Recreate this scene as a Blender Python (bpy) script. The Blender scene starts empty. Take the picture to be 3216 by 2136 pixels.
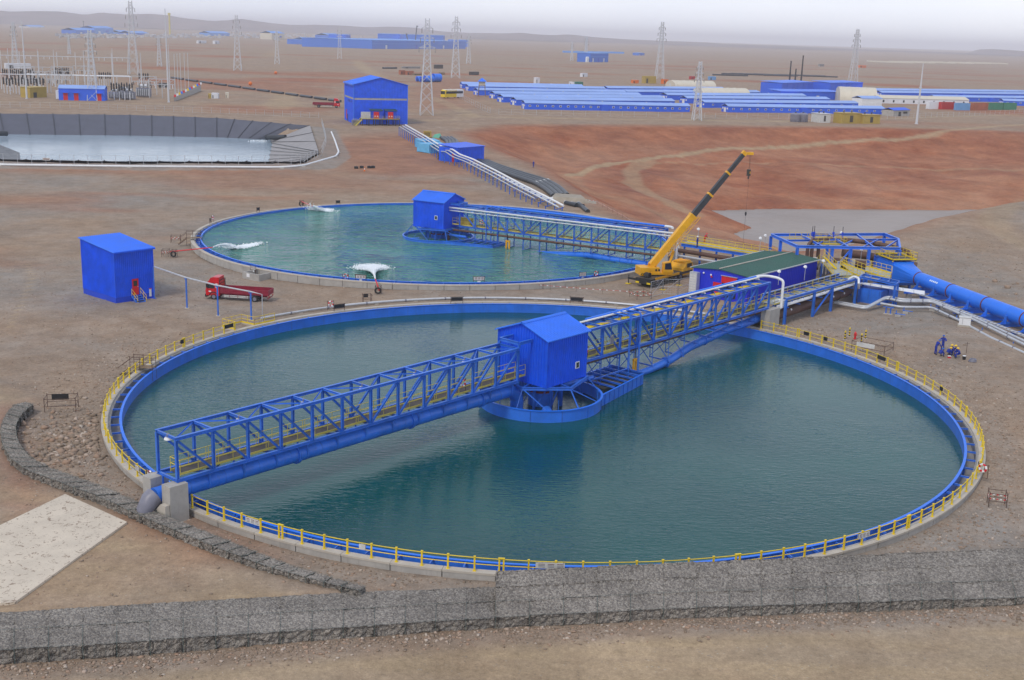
import bpy, bmesh, math, random
import numpy as np
from mathutils import Vector, Matrix
random.seed(7); RNG = np.random.default_rng(7)
S = bpy.context.scene; COL = S.collection
# ------------------------------------------------------------------ camera
FPX, PITCH, ROLL, HC = 3720.0, .2520, .0318, 34.1        # focal length in photo pixels, radians, metres above tank rim
PW, PH = 3216, 2136
cam = bpy.data.cameras.new('camera'); camo = bpy.data.objects.new('camera', cam); COL.objects.link(camo)
cam.sensor_width = 36; cam.lens = 36*FPX/PW; cam.clip_start = .5; cam.clip_end = 60000
camo.matrix_world = Matrix.Translation((0, 0, HC)) @ Matrix.Rotation(math.pi/2-PITCH, 4, 'X') @ Matrix.Rotation(ROLL, 4, 'Z')
S.camera = camo
# ------------------------------------------------------------------ light
SUN_EL, SUN_AZ = math.radians(50), math.radians(212)
w = bpy.data.worlds.new('World'); S.world = w; w.use_nodes = True
nt = w.node_tree; nt.nodes.clear()
def nn(t, **k):
    n = nt.nodes.new(t)
    for a, b in k.items(): setattr(n, a, b)
    return n
out = nn('ShaderNodeOutputWorld'); bg = nn('ShaderNodeBackground'); bg.inputs[1].default_value = 1
sky = nn('ShaderNodeTexSky', sky_type='NISHITA', sun_disc=False, sun_elevation=SUN_EL, sun_rotation=SUN_AZ)
sc = nn('ShaderNodeMix', data_type='RGBA', blend_type='MULTIPLY'); sc.inputs[0].default_value = 1
sc.inputs[7].default_value = (.1, .1, .1, 1); nt.links.new(sky.outputs[0], sc.inputs[6])
tc = nn('ShaderNodeTexCoord'); mp = nn('ShaderNodeMapping'); mp.inputs[3].default_value = (1, 1, 2.4)
nt.links.new(tc.outputs['Generated'], mp.inputs[0])
no = nn('ShaderNodeTexNoise'); no.inputs['Scale'].default_value = 2.3; no.inputs['Detail'].default_value = 5; no.inputs['Roughness'].default_value = .5
nt.links.new(mp.outputs[0], no.inputs[0])
cr = nn('ShaderNodeValToRGB'); cr.color_ramp.elements[0].position = .3; cr.color_ramp.elements[1].position = .72
cr.color_ramp.elements[0].color = (.92, .98, 1.12, 1); cr.color_ramp.elements[1].color = (1.18, 1.19, 1.22, 1)
nt.links.new(no.outputs[0], cr.inputs[0])
mx = nn('ShaderNodeMix', data_type='RGBA'); mx.inputs[0].default_value = .9
nt.links.new(sc.outputs[2], mx.inputs[6]); nt.links.new(cr.outputs[0], mx.inputs[7])
sx = nn('ShaderNodeSeparateXYZ'); nt.links.new(tc.outputs['Generated'], sx.inputs[0])
gr = nn('ShaderNodeValToRGB'); gr.color_ramp.interpolation = 'EASE'; gr.color_ramp.elements[0].position = .05; gr.color_ramp.elements[1].position = .52
gr.color_ramp.elements[0].color = (1, 1, 1, 1); gr.color_ramp.elements[1].color = (.50, .55, .64, 1); e_ = gr.color_ramp.elements.new(.25); e_.color = (.64, .70, .79, 1)
nt.links.new(sx.outputs[2], gr.inputs[0])          # overcast: white haze low down, grey-blue cloud overhead
m2 = nn('ShaderNodeMix', data_type='RGBA', blend_type='MULTIPLY'); m2.inputs[0].default_value = 1
nt.links.new(mx.outputs[2], m2.inputs[6]); nt.links.new(gr.outputs[0], m2.inputs[7]); nt.links.new(m2.outputs[2], bg.inputs[0]); nt.links.new(bg.outputs[0], out.inputs[0])
sun = bpy.data.lights.new('sun', 'SUN'); sun.energy = 1.5; sun.angle = math.radians(12); sun.color = (1, .91, .79)
suno = bpy.data.objects.new('sun', sun); COL.objects.link(suno)
# light comes from azimuth SUN_AZ (clockwise from +Y)
suno.rotation_euler = Vector((math.sin(SUN_AZ)*math.cos(SUN_EL), math.cos(SUN_AZ)*math.cos(SUN_EL), math.sin(SUN_EL))).to_track_quat('Z', 'Y').to_euler()
S.view_settings.view_transform = 'Standard'; S.view_settings.look = 'None'; S.view_settings.gamma = 1; S.view_settings.exposure = .16
S.render.engine = 'CYCLES'
S.cycles.max_bounces = 6; S.cycles.volume_bounces = 1; S.cycles.transparent_max_bounces = 8

# ------------------------------------------------------------------ photo pixel <-> place
def ray(px, py):
    x, y = (px-PW/2)/FPX, -(py-PH/2)/FPX
    c, s = math.cos(ROLL), math.sin(ROLL); x, y = c*x-s*y, s*x+c*y
    cp, sp = math.cos(PITCH), math.sin(PITCH)
    return np.array([x, cp+sp*y, -sp+cp*y])
def at(px, py, z=0.):
    d = ray(px, py); t = (z-HC)/d[2]; return Vector((d[0]*t, d[1]*t, z))
V_ = 1.3621
def av(x, y, z=0.): return at(x*V_, y*V_, z)
# ------------------------------------------------------------------ materials
MATS = {}
def mat(name, col, rough=.6, metal=0, noise=None, bump=None, spec=.5, streak=None):
    """col base colour; noise=(scale, amount) mottling; bump=(scale, strength); streak=(amount) vertical dirt"""
    if name in MATS: return MATS[name]
    m = bpy.data.materials.new(name); m.use_nodes = True; t = m.node_tree; b = t.nodes['Principled BSDF']
    b.inputs['Base Color'].default_value = (*col, 1); b.inputs['Roughness'].default_value = rough; b.inputs['Metallic'].default_value = metal
    b.inputs['Specular IOR Level'].default_value = spec
    if noise or bump or streak:
        g = t.nodes.new('ShaderNodeTexCoord')
        geo = t.nodes.new('ShaderNodeNewGeometry')
        src = geo.outputs['Position']
    c = None
    if noise:
        n = t.nodes.new('ShaderNodeTexNoise'); n.inputs['Scale'].default_value = noise[0]; n.inputs['Detail'].default_value = 6; n.inputs['Roughness'].default_value = .65
        t.links.new(src, n.inputs[0])
        r = t.nodes.new('ShaderNodeMapRange'); r.inputs[1].default_value = .3; r.inputs[2].default_value = .7; r.inputs[3].default_value = 1-noise[1]; r.inputs[4].default_value = 1+noise[1]
        t.links.new(n.outputs[0], r.inputs[0])
        x = t.nodes.new('ShaderNodeMix'); x.data_type = 'RGBA'; x.blend_type = 'MULTIPLY'; x.inputs[0].default_value = 1; x.inputs[6].default_value = (*col, 1)
        t.links.new(r.outputs[0], x.inputs[7]); c = x.outputs[2]
        rr = t.nodes.new('ShaderNodeMapRange'); rr.inputs[3].default_value = max(.05, rough-.15); rr.inputs[4].default_value = min(1, rough+.15)
        t.links.new(n.outputs[0], rr.inputs[0]); t.links.new(rr.outputs[0], b.inputs['Roughness'])
    if streak:
        mp = t.nodes.new('ShaderNodeMapping'); mp.inputs[3].default_value = (3, 3, .25); t.links.new(src, mp.inputs[0])
        n = t.nodes.new('ShaderNodeTexNoise'); n.inputs['Scale'].default_value = 1.3; n.inputs['Detail'].default_value = 5; t.links.new(mp.outputs[0], n.inputs[0])
        r = t.nodes.new('ShaderNodeMapRange'); r.inputs[1].default_value = .55; r.inputs[2].default_value = .8; r.inputs[3].default_value = 0; r.inputs[4].default_value = streak[0]
        t.links.new(n.outputs[0], r.inputs[0])
        x = t.nodes.new('ShaderNodeMix'); x.data_type = 'RGBA'; x.inputs[7].default_value = (*streak[1], 1)
        if c is not None: t.links.new(c, x.inputs[6])
        else: x.inputs[6].default_value = (*col, 1)
        t.links.new(r.outputs[0], x.inputs[0]); c = x.outputs[2]
    if c is not None: t.links.new(c, b.inputs['Base Color'])
    if bump:
        n = t.nodes.new('ShaderNodeTexNoise'); n.inputs['Scale'].default_value = bump[0]; n.inputs['Detail'].default_value = 4
        t.links.new(src, n.inputs[0]); bp = t.nodes.new('ShaderNodeBump'); bp.inputs[0].default_value = bump[1]; bp.inputs[1].default_value = .05
        t.links.new(n.outputs[0], bp.inputs['Height']); t.links.new(bp.outputs[0], b.inputs['Normal'])
    MATS[name] = m; return m
DIRT = (.16, .13, .10)
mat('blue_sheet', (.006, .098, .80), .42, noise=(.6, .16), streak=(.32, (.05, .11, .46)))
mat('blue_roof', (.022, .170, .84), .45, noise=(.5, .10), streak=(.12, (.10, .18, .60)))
mat('blue_steel', (.036, .165, .64), .36, noise=(.8, .24), streak=(.35, (.07, .10, .25)))
mat('blue_pipe', (.030, .175, .74), .36, noise=(.5, .2), streak=(.38, (.07, .12, .34)))
mat('blue_pipe_bright', (.016, .18, .83), .38, noise=(.4, .08), streak=(.12, (.10, .16, .45)))
mat('blue_far', (.02, .09, .60), .6, noise=(.05, .08))
mat('blue_far_roof', (.10, .22, .66), .5, noise=(.04, .12))
mat('blue_dark', (.010, .060, .58), .5, noise=(.5, .1))
mat('yellow', (.78, .56, .015), .5, noise=(1.5, .12))
mat('yellow_pale', (.60, .50, .10), .55, noise=(1.5, .15))
mat('yellow_crane', (.80, .40, .008), .42, noise=(1.2, .12), streak=(.25, (.25, .15, .05)))
mat('concrete', (.40, .38, .35), .85, noise=(.7, .16), bump=(6, .3), streak=(.4, (.22, .2, .18)))
mat('concrete_light', (.47, .425, .36), .85, noise=(.9, .12), bump=(5, .25))
mat('concrete_dark', (.27, .26, .25), .85, noise=(.8, .2), bump=(6, .3), streak=(.35, (.13, .12, .11)))
mat('grating', (.085, .075, .07), .8, noise=(3, .3))
mat('grating_light', (.36, .38, .36), .7, noise=(2, .15))
mat('brown_pipe', (.115, .06, .042), .6, noise=(.9, .35), streak=(.35, (.05, .03, .025)))
mat('rust_band', (.16, .035, .025), .7, noise=(2, .3))
mat('black_pipe', (.035, .038, .045), .42, noise=(.5, .25))
mat('grey_pipe', (.20, .20, .25), .45, noise=(.5, .2), streak=(.25, (.12, .11, .11)))
mat('galvanised', (.52, .54, .57), .42, metal=.25, noise=(2, .12))
mat('white_paint', (.78, .79, .80), .45, noise=(1, .08))
mat('white_dirty', (.60, .60, .58), .6, noise=(1.5, .15))
mat('silver', (.70, .72, .75), .32, metal=.5, noise=(2, .12))
mat('red_paint', (.62, .012, .022), .4, noise=(1, .12))
mat('red_truck', (.56, .008, .018), .3, noise=(1, .10))
mat('maroon', (.26, .012, .038), .5, noise=(1.2, .22), streak=(.3, (.18, .08, .07)))
mat('black', (.018, .018, .02), .55, noise=(3, .2))
mat('rubber', (.03, .028, .027), .85, noise=(3, .3))
mat('dark_steel', (.06, .055, .05), .6, noise=(2, .3))
mat('scaffold', (.10, .055, .04), .75, noise=(3, .35))
mat('glass', (.02, .028, .035), .08, spec=.8)
mat('green_roof', (.022, .095, .075), .5, noise=(.5, .16), streak=(.3, (.06, .12, .10)))
mat('orange', (.72, .16, .01), .5, noise=(1, .1))
mat('skin', (.30, .16, .10), .6)
mat('coverall', (.012, .035, .30), .85, noise=(4, .2))
mat('helmet_yellow', (.80, .52, .01), .35)
mat('rock', (.26, .22, .18), .9, noise=(2.5, .35))
mat('gabion_wire', (.11, .16, .15), .6)
mat('light_blue', (.13, .45, .75), .5, noise=(.7, .15), streak=(.3, (.2, .3, .35)))
mat('tan_box', (.42, .30, .06), .6, noise=(.5, .12))
mat('cream', (.62, .57, .46), .6, noise=(.2, .06))
mat('far_white', (.70, .72, .76), .6, noise=(.1, .1))
mat('wood', (.22, .15, .09), .8, noise=(2, .25))
# ------------------------------------------------------------------ mesh building
class MB:
    def __init__(s): s.v = []; s.f = []
    def add(s, vs, fs):
        o = len(s.v); s.v += [tuple(map(float, p)) for p in vs]; s.f += [tuple(i+o for i in f) for f in fs]; return s
    def box(s, x0, x1, y0, y1, z0, z1):
        return s.add([(x0,y0,z0),(x1,y0,z0),(x1,y1,z0),(x0,y1,z0),(x0,y0,z1),(x1,y0,z1),(x1,y1,z1),(x0,y1,z1)],
            [(0,3,2,1),(4,5,6,7),(0,1,5,4),(1,2,6,5),(2,3,7,6),(3,0,4,7)])
    def beam(s, p, q, w, h=None):
        h = h or w; p, q = Vector(p), Vector(q); d = (q-p).normalized()
        up = Vector((0,0,1)) if abs(d.z) < .99 else Vector((1,0,0))
        a = d.cross(up).normalized(); b = a.cross(d)
        vs = [e + a*(i*w/2) + b*(j*h/2) for e in (p, q) for i, j in ((-1,-1),(1,-1),(1,1),(-1,1))]
        return s.add(vs, [(0,3,2,1),(4,5,6,7),(0,1,5,4),(1,2,6,5),(2,3,7,6),(3,0,4,7)])
    def tube(s, pts, r, n=10, cap=True):
        pts = [Vector(p) for p in pts]; k = len(pts); rs = r if isinstance(r, (list, tuple)) else [r]*k
        vs = []; prev = None
        for i, p in enumerate(pts):
            d = (pts[min(i+1,k-1)]-pts[max(i-1,0)]).normalized()
            if prev is None: a = d.cross(Vector((0,0,1)) if abs(d.z) < .95 else Vector((1,0,0))).normalized()
            else: a = (prev - d*prev.dot(d)).normalized()
            prev = a; b = d.cross(a)
            vs += [p + (a*math.cos(2*math.pi*j/n) + b*math.sin(2*math.pi*j/n))*rs[i] for j in range(n)]
        fs = [(i*n+j, i*n+(j+1)%n, (i+1)*n+(j+1)%n, (i+1)*n+j) for i in range(k-1) for j in range(n)]
        if cap: fs += [tuple(range(n-1,-1,-1)), tuple((k-1)*n+j for j in range(n))]
        return s.add(vs, fs)
    def prism(s, poly, z0, z1):
        n = len(poly); vs = [(x,y,z0) for x,y in poly]+[(x,y,z1) for x,y in poly]
        return s.add(vs, [tuple(range(n-1,-1,-1)), tuple(range(n,2*n))]+[(i,(i+1)%n,n+(i+1)%n,n+i) for i in range(n)])
    def extrude(s, prof, y0, y1):   # profile in x,z
        n = len(prof); vs = [(x,y0,z) for x,z in prof]+[(x,y1,z) for x,z in prof]
        return s.add(vs, [tuple(range(n)), tuple(range(2*n-1,n-1,-1))]+[(i,n+i,n+(i+1)%n,(i+1)%n) for i in range(n)])
    def ring(s, r0, r1, z0, z1, a0=0, a1=2*math.pi, n=160):
        full = abs(a1-a0-2*math.pi) < 1e-6; m = n if full else n+1
        vs = []
        for i in range(m):
            a = a0+(a1-a0)*i/n; c, q = math.cos(a), math.sin(a)
            vs += [(r0*c,r0*q,z0),(r1*c,r1*q,z0),(r1*c,r1*q,z1),(r0*c,r0*q,z1)]
        fs = []
        for i in range(n):
            A, B = i*4, ((i+1)%m)*4
            fs += [(A+j, B+j, B+(j+1)%4, A+(j+1)%4) for j in range(4)]
        if not full: fs += [(0,1,2,3), (m*4-1,m*4-2,m*4-3,m*4-4)]
        return s.add(vs, fs)
    def lathe(s, prof, n=16, c=(0,0,0)):
        k = len(prof); vs = [(c[0]+r*math.cos(2*math.pi*j/n), c[1]+r*math.sin(2*math.pi*j/n), c[2]+z) for r,z in prof for j in range(n)]
        fs = [(i*n+j, i*n+(j+1)%n, (i+1)*n+(j+1)%n, (i+1)*n+j) for i in range(k-1) for j in range(n)]
        fs += [tuple(range(n-1,-1,-1)), tuple((k-1)*n+j for j in range(n))]
        return s.add(vs, fs)
    def sphere(s, c, r, n=8, m=6, sz=1):
        return s.lathe([(max(.001, r*math.sin(math.pi*i/m)), -r*sz*math.cos(math.pi*i/m)) for i in range(m+1)], n, c)
    def torus(s, c, R, r, ax='y', n=20, k=8):
        vs = []
        for i in range(n):
            a = 2*math.pi*i/n
            for j in range(k):
                b = 2*math.pi*j/k; rr = R+r*math.cos(b); h = r*math.sin(b)
                p = (rr*math.cos(a), h, rr*math.sin(a)) if ax == 'y' else ((rr*math.cos(a), rr*math.sin(a), h) if ax == 'z' else (h, rr*math.cos(a), rr*math.sin(a)))
                vs.append((c[0]+p[0], c[1]+p[1], c[2]+p[2]))
        return s.add(vs, [(i*k+j, ((i+1)%n)*k+j, ((i+1)%n)*k+(j+1)%k, i*k+(j+1)%k) for i in range(n) for j in range(k)])
    def mesh(s, name, m, smooth=False):
        me = bpy.data.meshes.new(name); me.from_pydata(s.v, [], s.f); me.update()
        if m is not None: me.materials.append(MATS[m] if isinstance(m, str) else m)
        bm = bmesh.new(); bm.from_mesh(me); bmesh.ops.recalc_face_normals(bm, faces=bm.faces); bm.to_mesh(me); bm.free()
        if smooth:
            me.polygons.foreach_set('use_smooth', [True]*len(me.polygons))
            me.set_sharp_from_angle(angle=math.radians(40))
        return me
    def build(s, name, m, parent=None, smooth=False, **k):
        return link(name, s.mesh(name, m, smooth), parent, **k)
def link(name, me, parent=None, label=None, cat=None, group=None, kind=None, loc=None, rz=0):
    o = bpy.data.objects.new(name, me); COL.objects.link(o)
    if parent is not None: o.parent = parent
    if loc is not None: o.location = loc
    if rz: o.rotation_euler = (0, 0, rz)
    tag(o, label, cat, group, kind); return o
def tag(o, label=None, cat=None, group=None, kind=None):
    for a, b in (('label', label), ('category', cat), ('group', group), ('kind', kind)):
        if b is not None: o[a] = b
    return o
def thing(name, label, cat, loc=(0,0,0), rz=0, group=None):
    o = link(name, None, None, label, cat, group, None, loc, rz); o.empty_display_size = .3; return o
SHARED = {}
def shared(key, fn):
    if key not in SHARED: SHARED[key] = fn()
    return SHARED[key]
def unit(kind, m):
    """shared unit bar along +Y from 0 to 1, cross-section 1 x 1"""
    def f():
        b = MB()
        if kind == 'box': b.box(-.5,.5,0,1,-.5,.5)
        elif kind == 'I':
            t, wb = .10, .06
            pr = [(-.5,-.5),(.5,-.5),(.5,-.5+t),(wb,-.5+t),(wb,.5-t),(.5,.5-t),(.5,.5),(-.5,.5),(-.5,.5-t),(-wb,.5-t),(-wb,-.5+t),(-.5,-.5+t)]
            b.extrude(pr, 0, 1)
        elif kind == 'L': b.extrude([(-.5,-.5),(.5,-.5),(.5,-.4),(-.4,-.4),(-.4,.5),(-.5,.5)], 0, 1)
        elif kind == 'tube': b.tube([(0,0,0),(0,1,0)], .5, 10)
        return b.mesh('bar', m, kind == 'tube')
    return shared((kind, m), f)
def bar(name, parent, p, q, w, h=None, m='blue_steel', kind='box', **k):
    """one straight member from p to q as an object of its own"""
    p, q = Vector(p), Vector(q); d = q-p; L = d.length; d.normalize()
    up = Vector((0,0,1)) if abs(d.z) < .99 else Vector((1,0,0))
    a = d.cross(up).normalized(); b = a.cross(d)
    o = link(name, unit(kind, m), parent, **k)
    M = Matrix(((a.x*w, d.x*L, b.x*(h or w), p.x), (a.y*w, d.y*L, b.y*(h or w), p.y), (a.z*w, d.z*L, b.z*(h or w), p.z), (0,0,0,1)))
    o.matrix_local = M; return o
def pipe(name, parent, pts, r, m, n=12, bend=0, **k):
    """round pipe through points, corners rounded with radius bend"""
    pts = [Vector(p) for p in pts]
    if bend:
        q = [pts[0]]
        for i in range(1, len(pts)-1):
            a, b = (pts[i-1]-pts[i]), (pts[i+1]-pts[i]); L = min(bend, a.length*.45, b.length*.45)
            A, B = pts[i]+a.normalized()*L, pts[i]+b.normalized()*L
            q += [A*(1-t)**2 + pts[i]*2*t*(1-t) + B*t*t for t in (0,.25,.5,.75,1)]
        pts = q+[pts[-1]]
    return MB().tube(pts, r, n).build(name, m, parent, True, **k)
def ring_pts(r, z, a0, a1, n): return [(r*math.cos(a0+(a1-a0)*i/n), r*math.sin(a0+(a1-a0)*i/n), z) for i in range(n+1)]
def copy_tree(o, parent=None):
    c = o.copy(); COL.objects.link(c); c.parent = parent
    for ch in list(o.children): copy_tree(ch, c)
    return c
# ------------------------------------------------------------------ terrain
C1 = Vector((3.01, 111.97, 0)); C2 = Vector((-13.2, 201.2, .35))      # tank centres, rim level
A1, A2 = math.radians(49.0), math.radians(-29.5)                       # bridge directions
def ss(a, b, x): t = np.clip((x-a)/(b-a), 0, 1); return t*t*(3-2*t)
def segdist(x, y, a, b):
    a, b = np.array(a[:2]), np.array(b[:2]); d = b-a; L = max((d**2).sum(), 1e-9)
    t = np.clip(((x-a[0])*d[0]+(y-a[1])*d[1])/L, 0, 1)
    return np.hypot(x-a[0]-t*d[0], y-a[1]-t*d[1]), t
def polydist(x, y, P, closed=True):
    D = np.full(np.shape(x), 1e9); n = len(P)
    for i in range(n if closed else n-1): D = np.minimum(D, segdist(x, y, P[i], P[(i+1) % n])[0])
    return D
def linedist(x, y, P):
    """distance to a polyline and interpolated third coordinate"""
    D = np.full(np.shape(x), 1e9); Z = np.zeros(np.shape(x))
    for i in range(len(P)-1):
        d, t = segdist(x, y, P[i], P[i+1]); z = P[i][2]+(P[i+1][2]-P[i][2])*t
        Z = np.where(d < D, z, Z); D = np.minimum(D, d)
    return D, Z
def inside(x, y, P):
    c = np.zeros(np.shape(x), bool); n = len(P)
    for i in range(n):
        a, b = P[i], P[(i+1) % n]
        k = ((a[1] > y) != (b[1] > y)); c ^= k & (x < (b[0]-a[0])*(y-a[1])/((b[1]-a[1]) or 1e-9)+a[0])
    return c
def sdf(x, y, P): d = polydist(x, y, P); return np.where(inside(x, y, P), -d, d)
def vn(x, y, s, seed=0):
    """smooth value noise, about -1..1"""
    x, y = np.asarray(x)/s, np.asarray(y)/s; i, j = np.floor(x), np.floor(y); fx, fy = x-i, y-j
    h = lambda a, b: np.modf(np.abs(np.sin(a*127.1+b*311.7+seed*74.7)*43758.5453))[0]
    fx, fy = fx*fx*(3-2*fx), fy*fy*(3-2*fy)
    return 2*((h(i,j)*(1-fx)+h(i+1,j)*fx)*(1-fy)+(h(i,j+1)*(1-fx)+h(i+1,j+1)*fx)*fy)-1
PZ = -16.0
POND = [av(x, y, PZ) for x, y in ((1640,486),(1780,482),(2000,483),(2190,485),(2420,480),(2430,530),(2200,560),(2000,590),(1850,592),(1770,561),(1722,556),(1700,543),(1690,540),(1736,526),(1690,508))]
PITRIM = [av(x, y, z) for x, y, z in ((1045,302,0),(1150,284,0),(1300,284,0),(1600,286,0),(2000,290,0),(2361,300,0),(2900,320,0),(2900,430,2),(2361,452,3),(2260,485,2.2),(2160,530,1.0),(2060,568,.3),(1900,590,-.2),(1780,588,-.3),(1700,566,-.4),(1560,528,-.4),(1430,503,-.4),(1345,462,-.4),(1215,378,-.3),(1100,335,-.2))]
HILL = [(*av(x, y, z)[:2], z) for x, y, z in ((2120,580,.2),(2245,520,1.4),(2380,484,2.8),(2700,430,4.5))]
LPOND_T = [av(x, y, .3) for x, y in ((-420,262),(0,265),(300,268),(500,275),(715,293),(735,355),(700,377),(300,377),(0,372),(-420,365))]
LPZ = -5.2
LPOND_B = [av(x, y, LPZ) for x, y in ((-400,300),(10,310),(300,313),(500,317),(622,322),(626,330),(612,404),(300,402),(0,398),(-400,392))]
def cA(x, y, z): return at(x/1.5047, 1094+y/1.5047, z)
GW_OUT = [cA(*p, .45) for p in ((118,252),(70,258),(22,318),(2,372),(12,450),(50,520),(120,570),(220,610),(330,650),(450,692),(570,745),(700,805),(850,868),(1000,928),(1200,998),(1400,1055),(1700,1125))]
GW_IN = [cA(*p, .45) for p in ((160,262),(120,290),(88,330),(72,372),(85,440),(130,500),(200,548),(340,600),(480,650),(620,710),(740,772),(870,822),(1000,876),(1180,940),(1400,1020),(1730,1105))]
FR = [av(0,1500,-.35), av(400,1473,-.35), av(787,1447,-.35), av(1153,1423,-.32), av(1574,1402,-.15), av(2361,1377,.05)]      # front edge of the front gabion
FR = [FR[0]+(FR[0]-FR[1])*.9]+FR+[FR[-1]+(FR[-1]-FR[-2])*.35]
SLABZONE = [Vector((-90, 58, 0)), FR[0], FR[1], FR[3], FR[4]+Vector((0, 3, 0)), GW_OUT[-1], *GW_OUT[::-1][1:], Vector((-44, 106, 0)), Vector((-60, 118, 0)), Vector((-110, 120, 0))]
def front_line(x):
    xs = [p.x for p in FR]; return np.interp(x, xs, [p.y for p in FR]), np.interp(x, xs, [p.z for p in FR])
def road_z(x): return np.interp(x, [-30, 0, 35], [-1.35, -1.1, -.55])
def base(x, y):
    x, y = np.asarray(x, float), np.asarray(y, float)
    z = -.42+.10*vn(x, y, 14, 1)+.05*vn(x, y, 4, 2)+.02*vn(x, y, 1.3, 3)
    d1 = np.hypot(x-C1.x, y-C1.y); d2 = np.hypot(x-C2.x, y-C2.y)
    a1 = np.arctan2(y-C1.y, x-C1.x)
    near = ss(52, 41, d1)
    z = z+near*np.where((a1 > .1) & (a1 < 2.7), .22, -.08)            # soil banked up behind the near tank
    z = z-.45*ss(62, 43, d2)*ss(-5, -45, x)*ss(220, 150, y)
    z = z+.9*ss(24, 60, x)*ss(85, 120, y)*ss(165, 140, y)             # gentle rise towards the right-hand pipes
    # lower ground beyond the curved gabion
    sd = sdf(x, y, SLABZONE); t = ss(.9, .1, sd); z = np.where(sd < 3, z*(1-t)+t*(-.17+.2*(z+.42)), z)
    # road below the front gabion
    fy, fz = front_line(x); t = ss(4.5, 3.6, y-fy)
    z = z*(1-t)+t*(road_z(x)+.06*vn(x, y, 5, 8)+.03*vn(x, y, 1.1, 9))
    t2 = ss(-2, -5, y-fy); z = z-.1*t2
    z = z-.25*ss(4.5, 3.6, y-fy)*ss(.2, .9, y-fy)
    # hill on the right
    d, hz = linedist(x, y, HILL); z = z+np.where(x > 30, (hz+.8)*np.exp(-(d/17)**2)+.35*vn(x, y, 7, 11)*np.exp(-(d/17)**2), 0)
    z = np.where(d1 < 60, np.minimum(z, -.2+np.maximum(0, d1-42.2)*.10), z); z = np.where(d2 < 60, np.minimum(z, .05+np.maximum(0, d2-42.2)*.10), z)
    # excavated basin
    sp, st = sdf(x, y, POND), sdf(x, y, PITRIM)
    q = np.clip(sp/(np.maximum(sp, 0)+np.maximum(-st, 0)+1e-6), 0, 1)
    depth = np.where(sp < 0, PZ-.6-.05*np.minimum(-sp, 30), 0)
    inpit = (st < 0)
    fq = np.interp(q+.035*vn(x, y, 40, 17), [0,.04,.40,.58,.66,.74,.93,1], [0,.05,.33,.44,.47,.58,.97,1])
    zz = PZ+(z-PZ)*fq+(.9*vn(x, y, 26, 4)+.6*vn(x*1.0+y*.25, y*.3, 7, 5)+.3*vn(x*1.0+y*.25, y*.35, 3.3, 14))*np.sin(np.pi*np.clip(q, 0, 1))
    z = np.where(inpit, zz, z); z = np.where(sp < 0, depth, z)
    # lined pond
    bt, bb = sdf(x, y, LPOND_T), sdf(x, y, LPOND_B)
    q = np.clip(bb/(np.maximum(bb, 0)+np.maximum(-bt, 0)+1e-6), 0, 1)
    z = np.where((bt > 0) & (bt < 12), z+.75*ss(10, 2, bt), z)
    z = np.where(bt < 0, LPZ-.9+(.3-LPZ+.3)*q**1.5, z); z = np.where(bb < 0, LPZ-1, z)
    # far country: gentle swells, spoil banks, hills on the horizon
    far = ss(600, 1600, y)
    z = z+far*(.9*vn(x, y, 260, 21)+.5*vn(x, y, 90, 22))+ss(3000, 12000, y)*18
    zb = ss(575, 600, y)*ss(640, 610, y)*ss(-20, 60, x)*0
    return z+zb
def terr(x, y):
    z = base(x, y)
    d1 = np.hypot(np.asarray(x)-C1.x, np.asarray(y)-C1.y); d2 = np.hypot(np.asarray(x)-C2.x, np.asarray(y)-C2.y)
    return np.where((d1 < 40.4) | (d2 < 40.4), -8, z)
def gz(x, y): return float(base(np.array([x]), np.array([y]))[0])
def hit(px, py):
    """where the line of sight through a photo pixel meets the ground"""
    d = ray(px, py); t = np.geomspace(40, 14000, 260)
    for _ in range(2):
        h = base(d[0]*t, d[1]*t)-(HC+d[2]*t); k = max(1, int(np.argmax(h > 0)) if (h > 0).any() else len(t)-1)
        a, b = t[k-1], t[k]; f = h[k-1]/(h[k-1]-h[k]-1e-12); t = np.linspace(a, b, 24)
    b = a+(b-a)*float(np.clip(f, 0, 1))
    return Vector((d[0]*b, d[1]*b, gz(d[0]*b, d[1]*b)))
def hv(x, y): return hit(x*V_, y*V_)
def axis(segs):
    r = [segs[0][0]]
    for a, b, s0, g in segs:
        s_ = s0
        while r[-1] < b: r.append(r[-1]+s_); s_ *= g
    return np.array(r)
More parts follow.
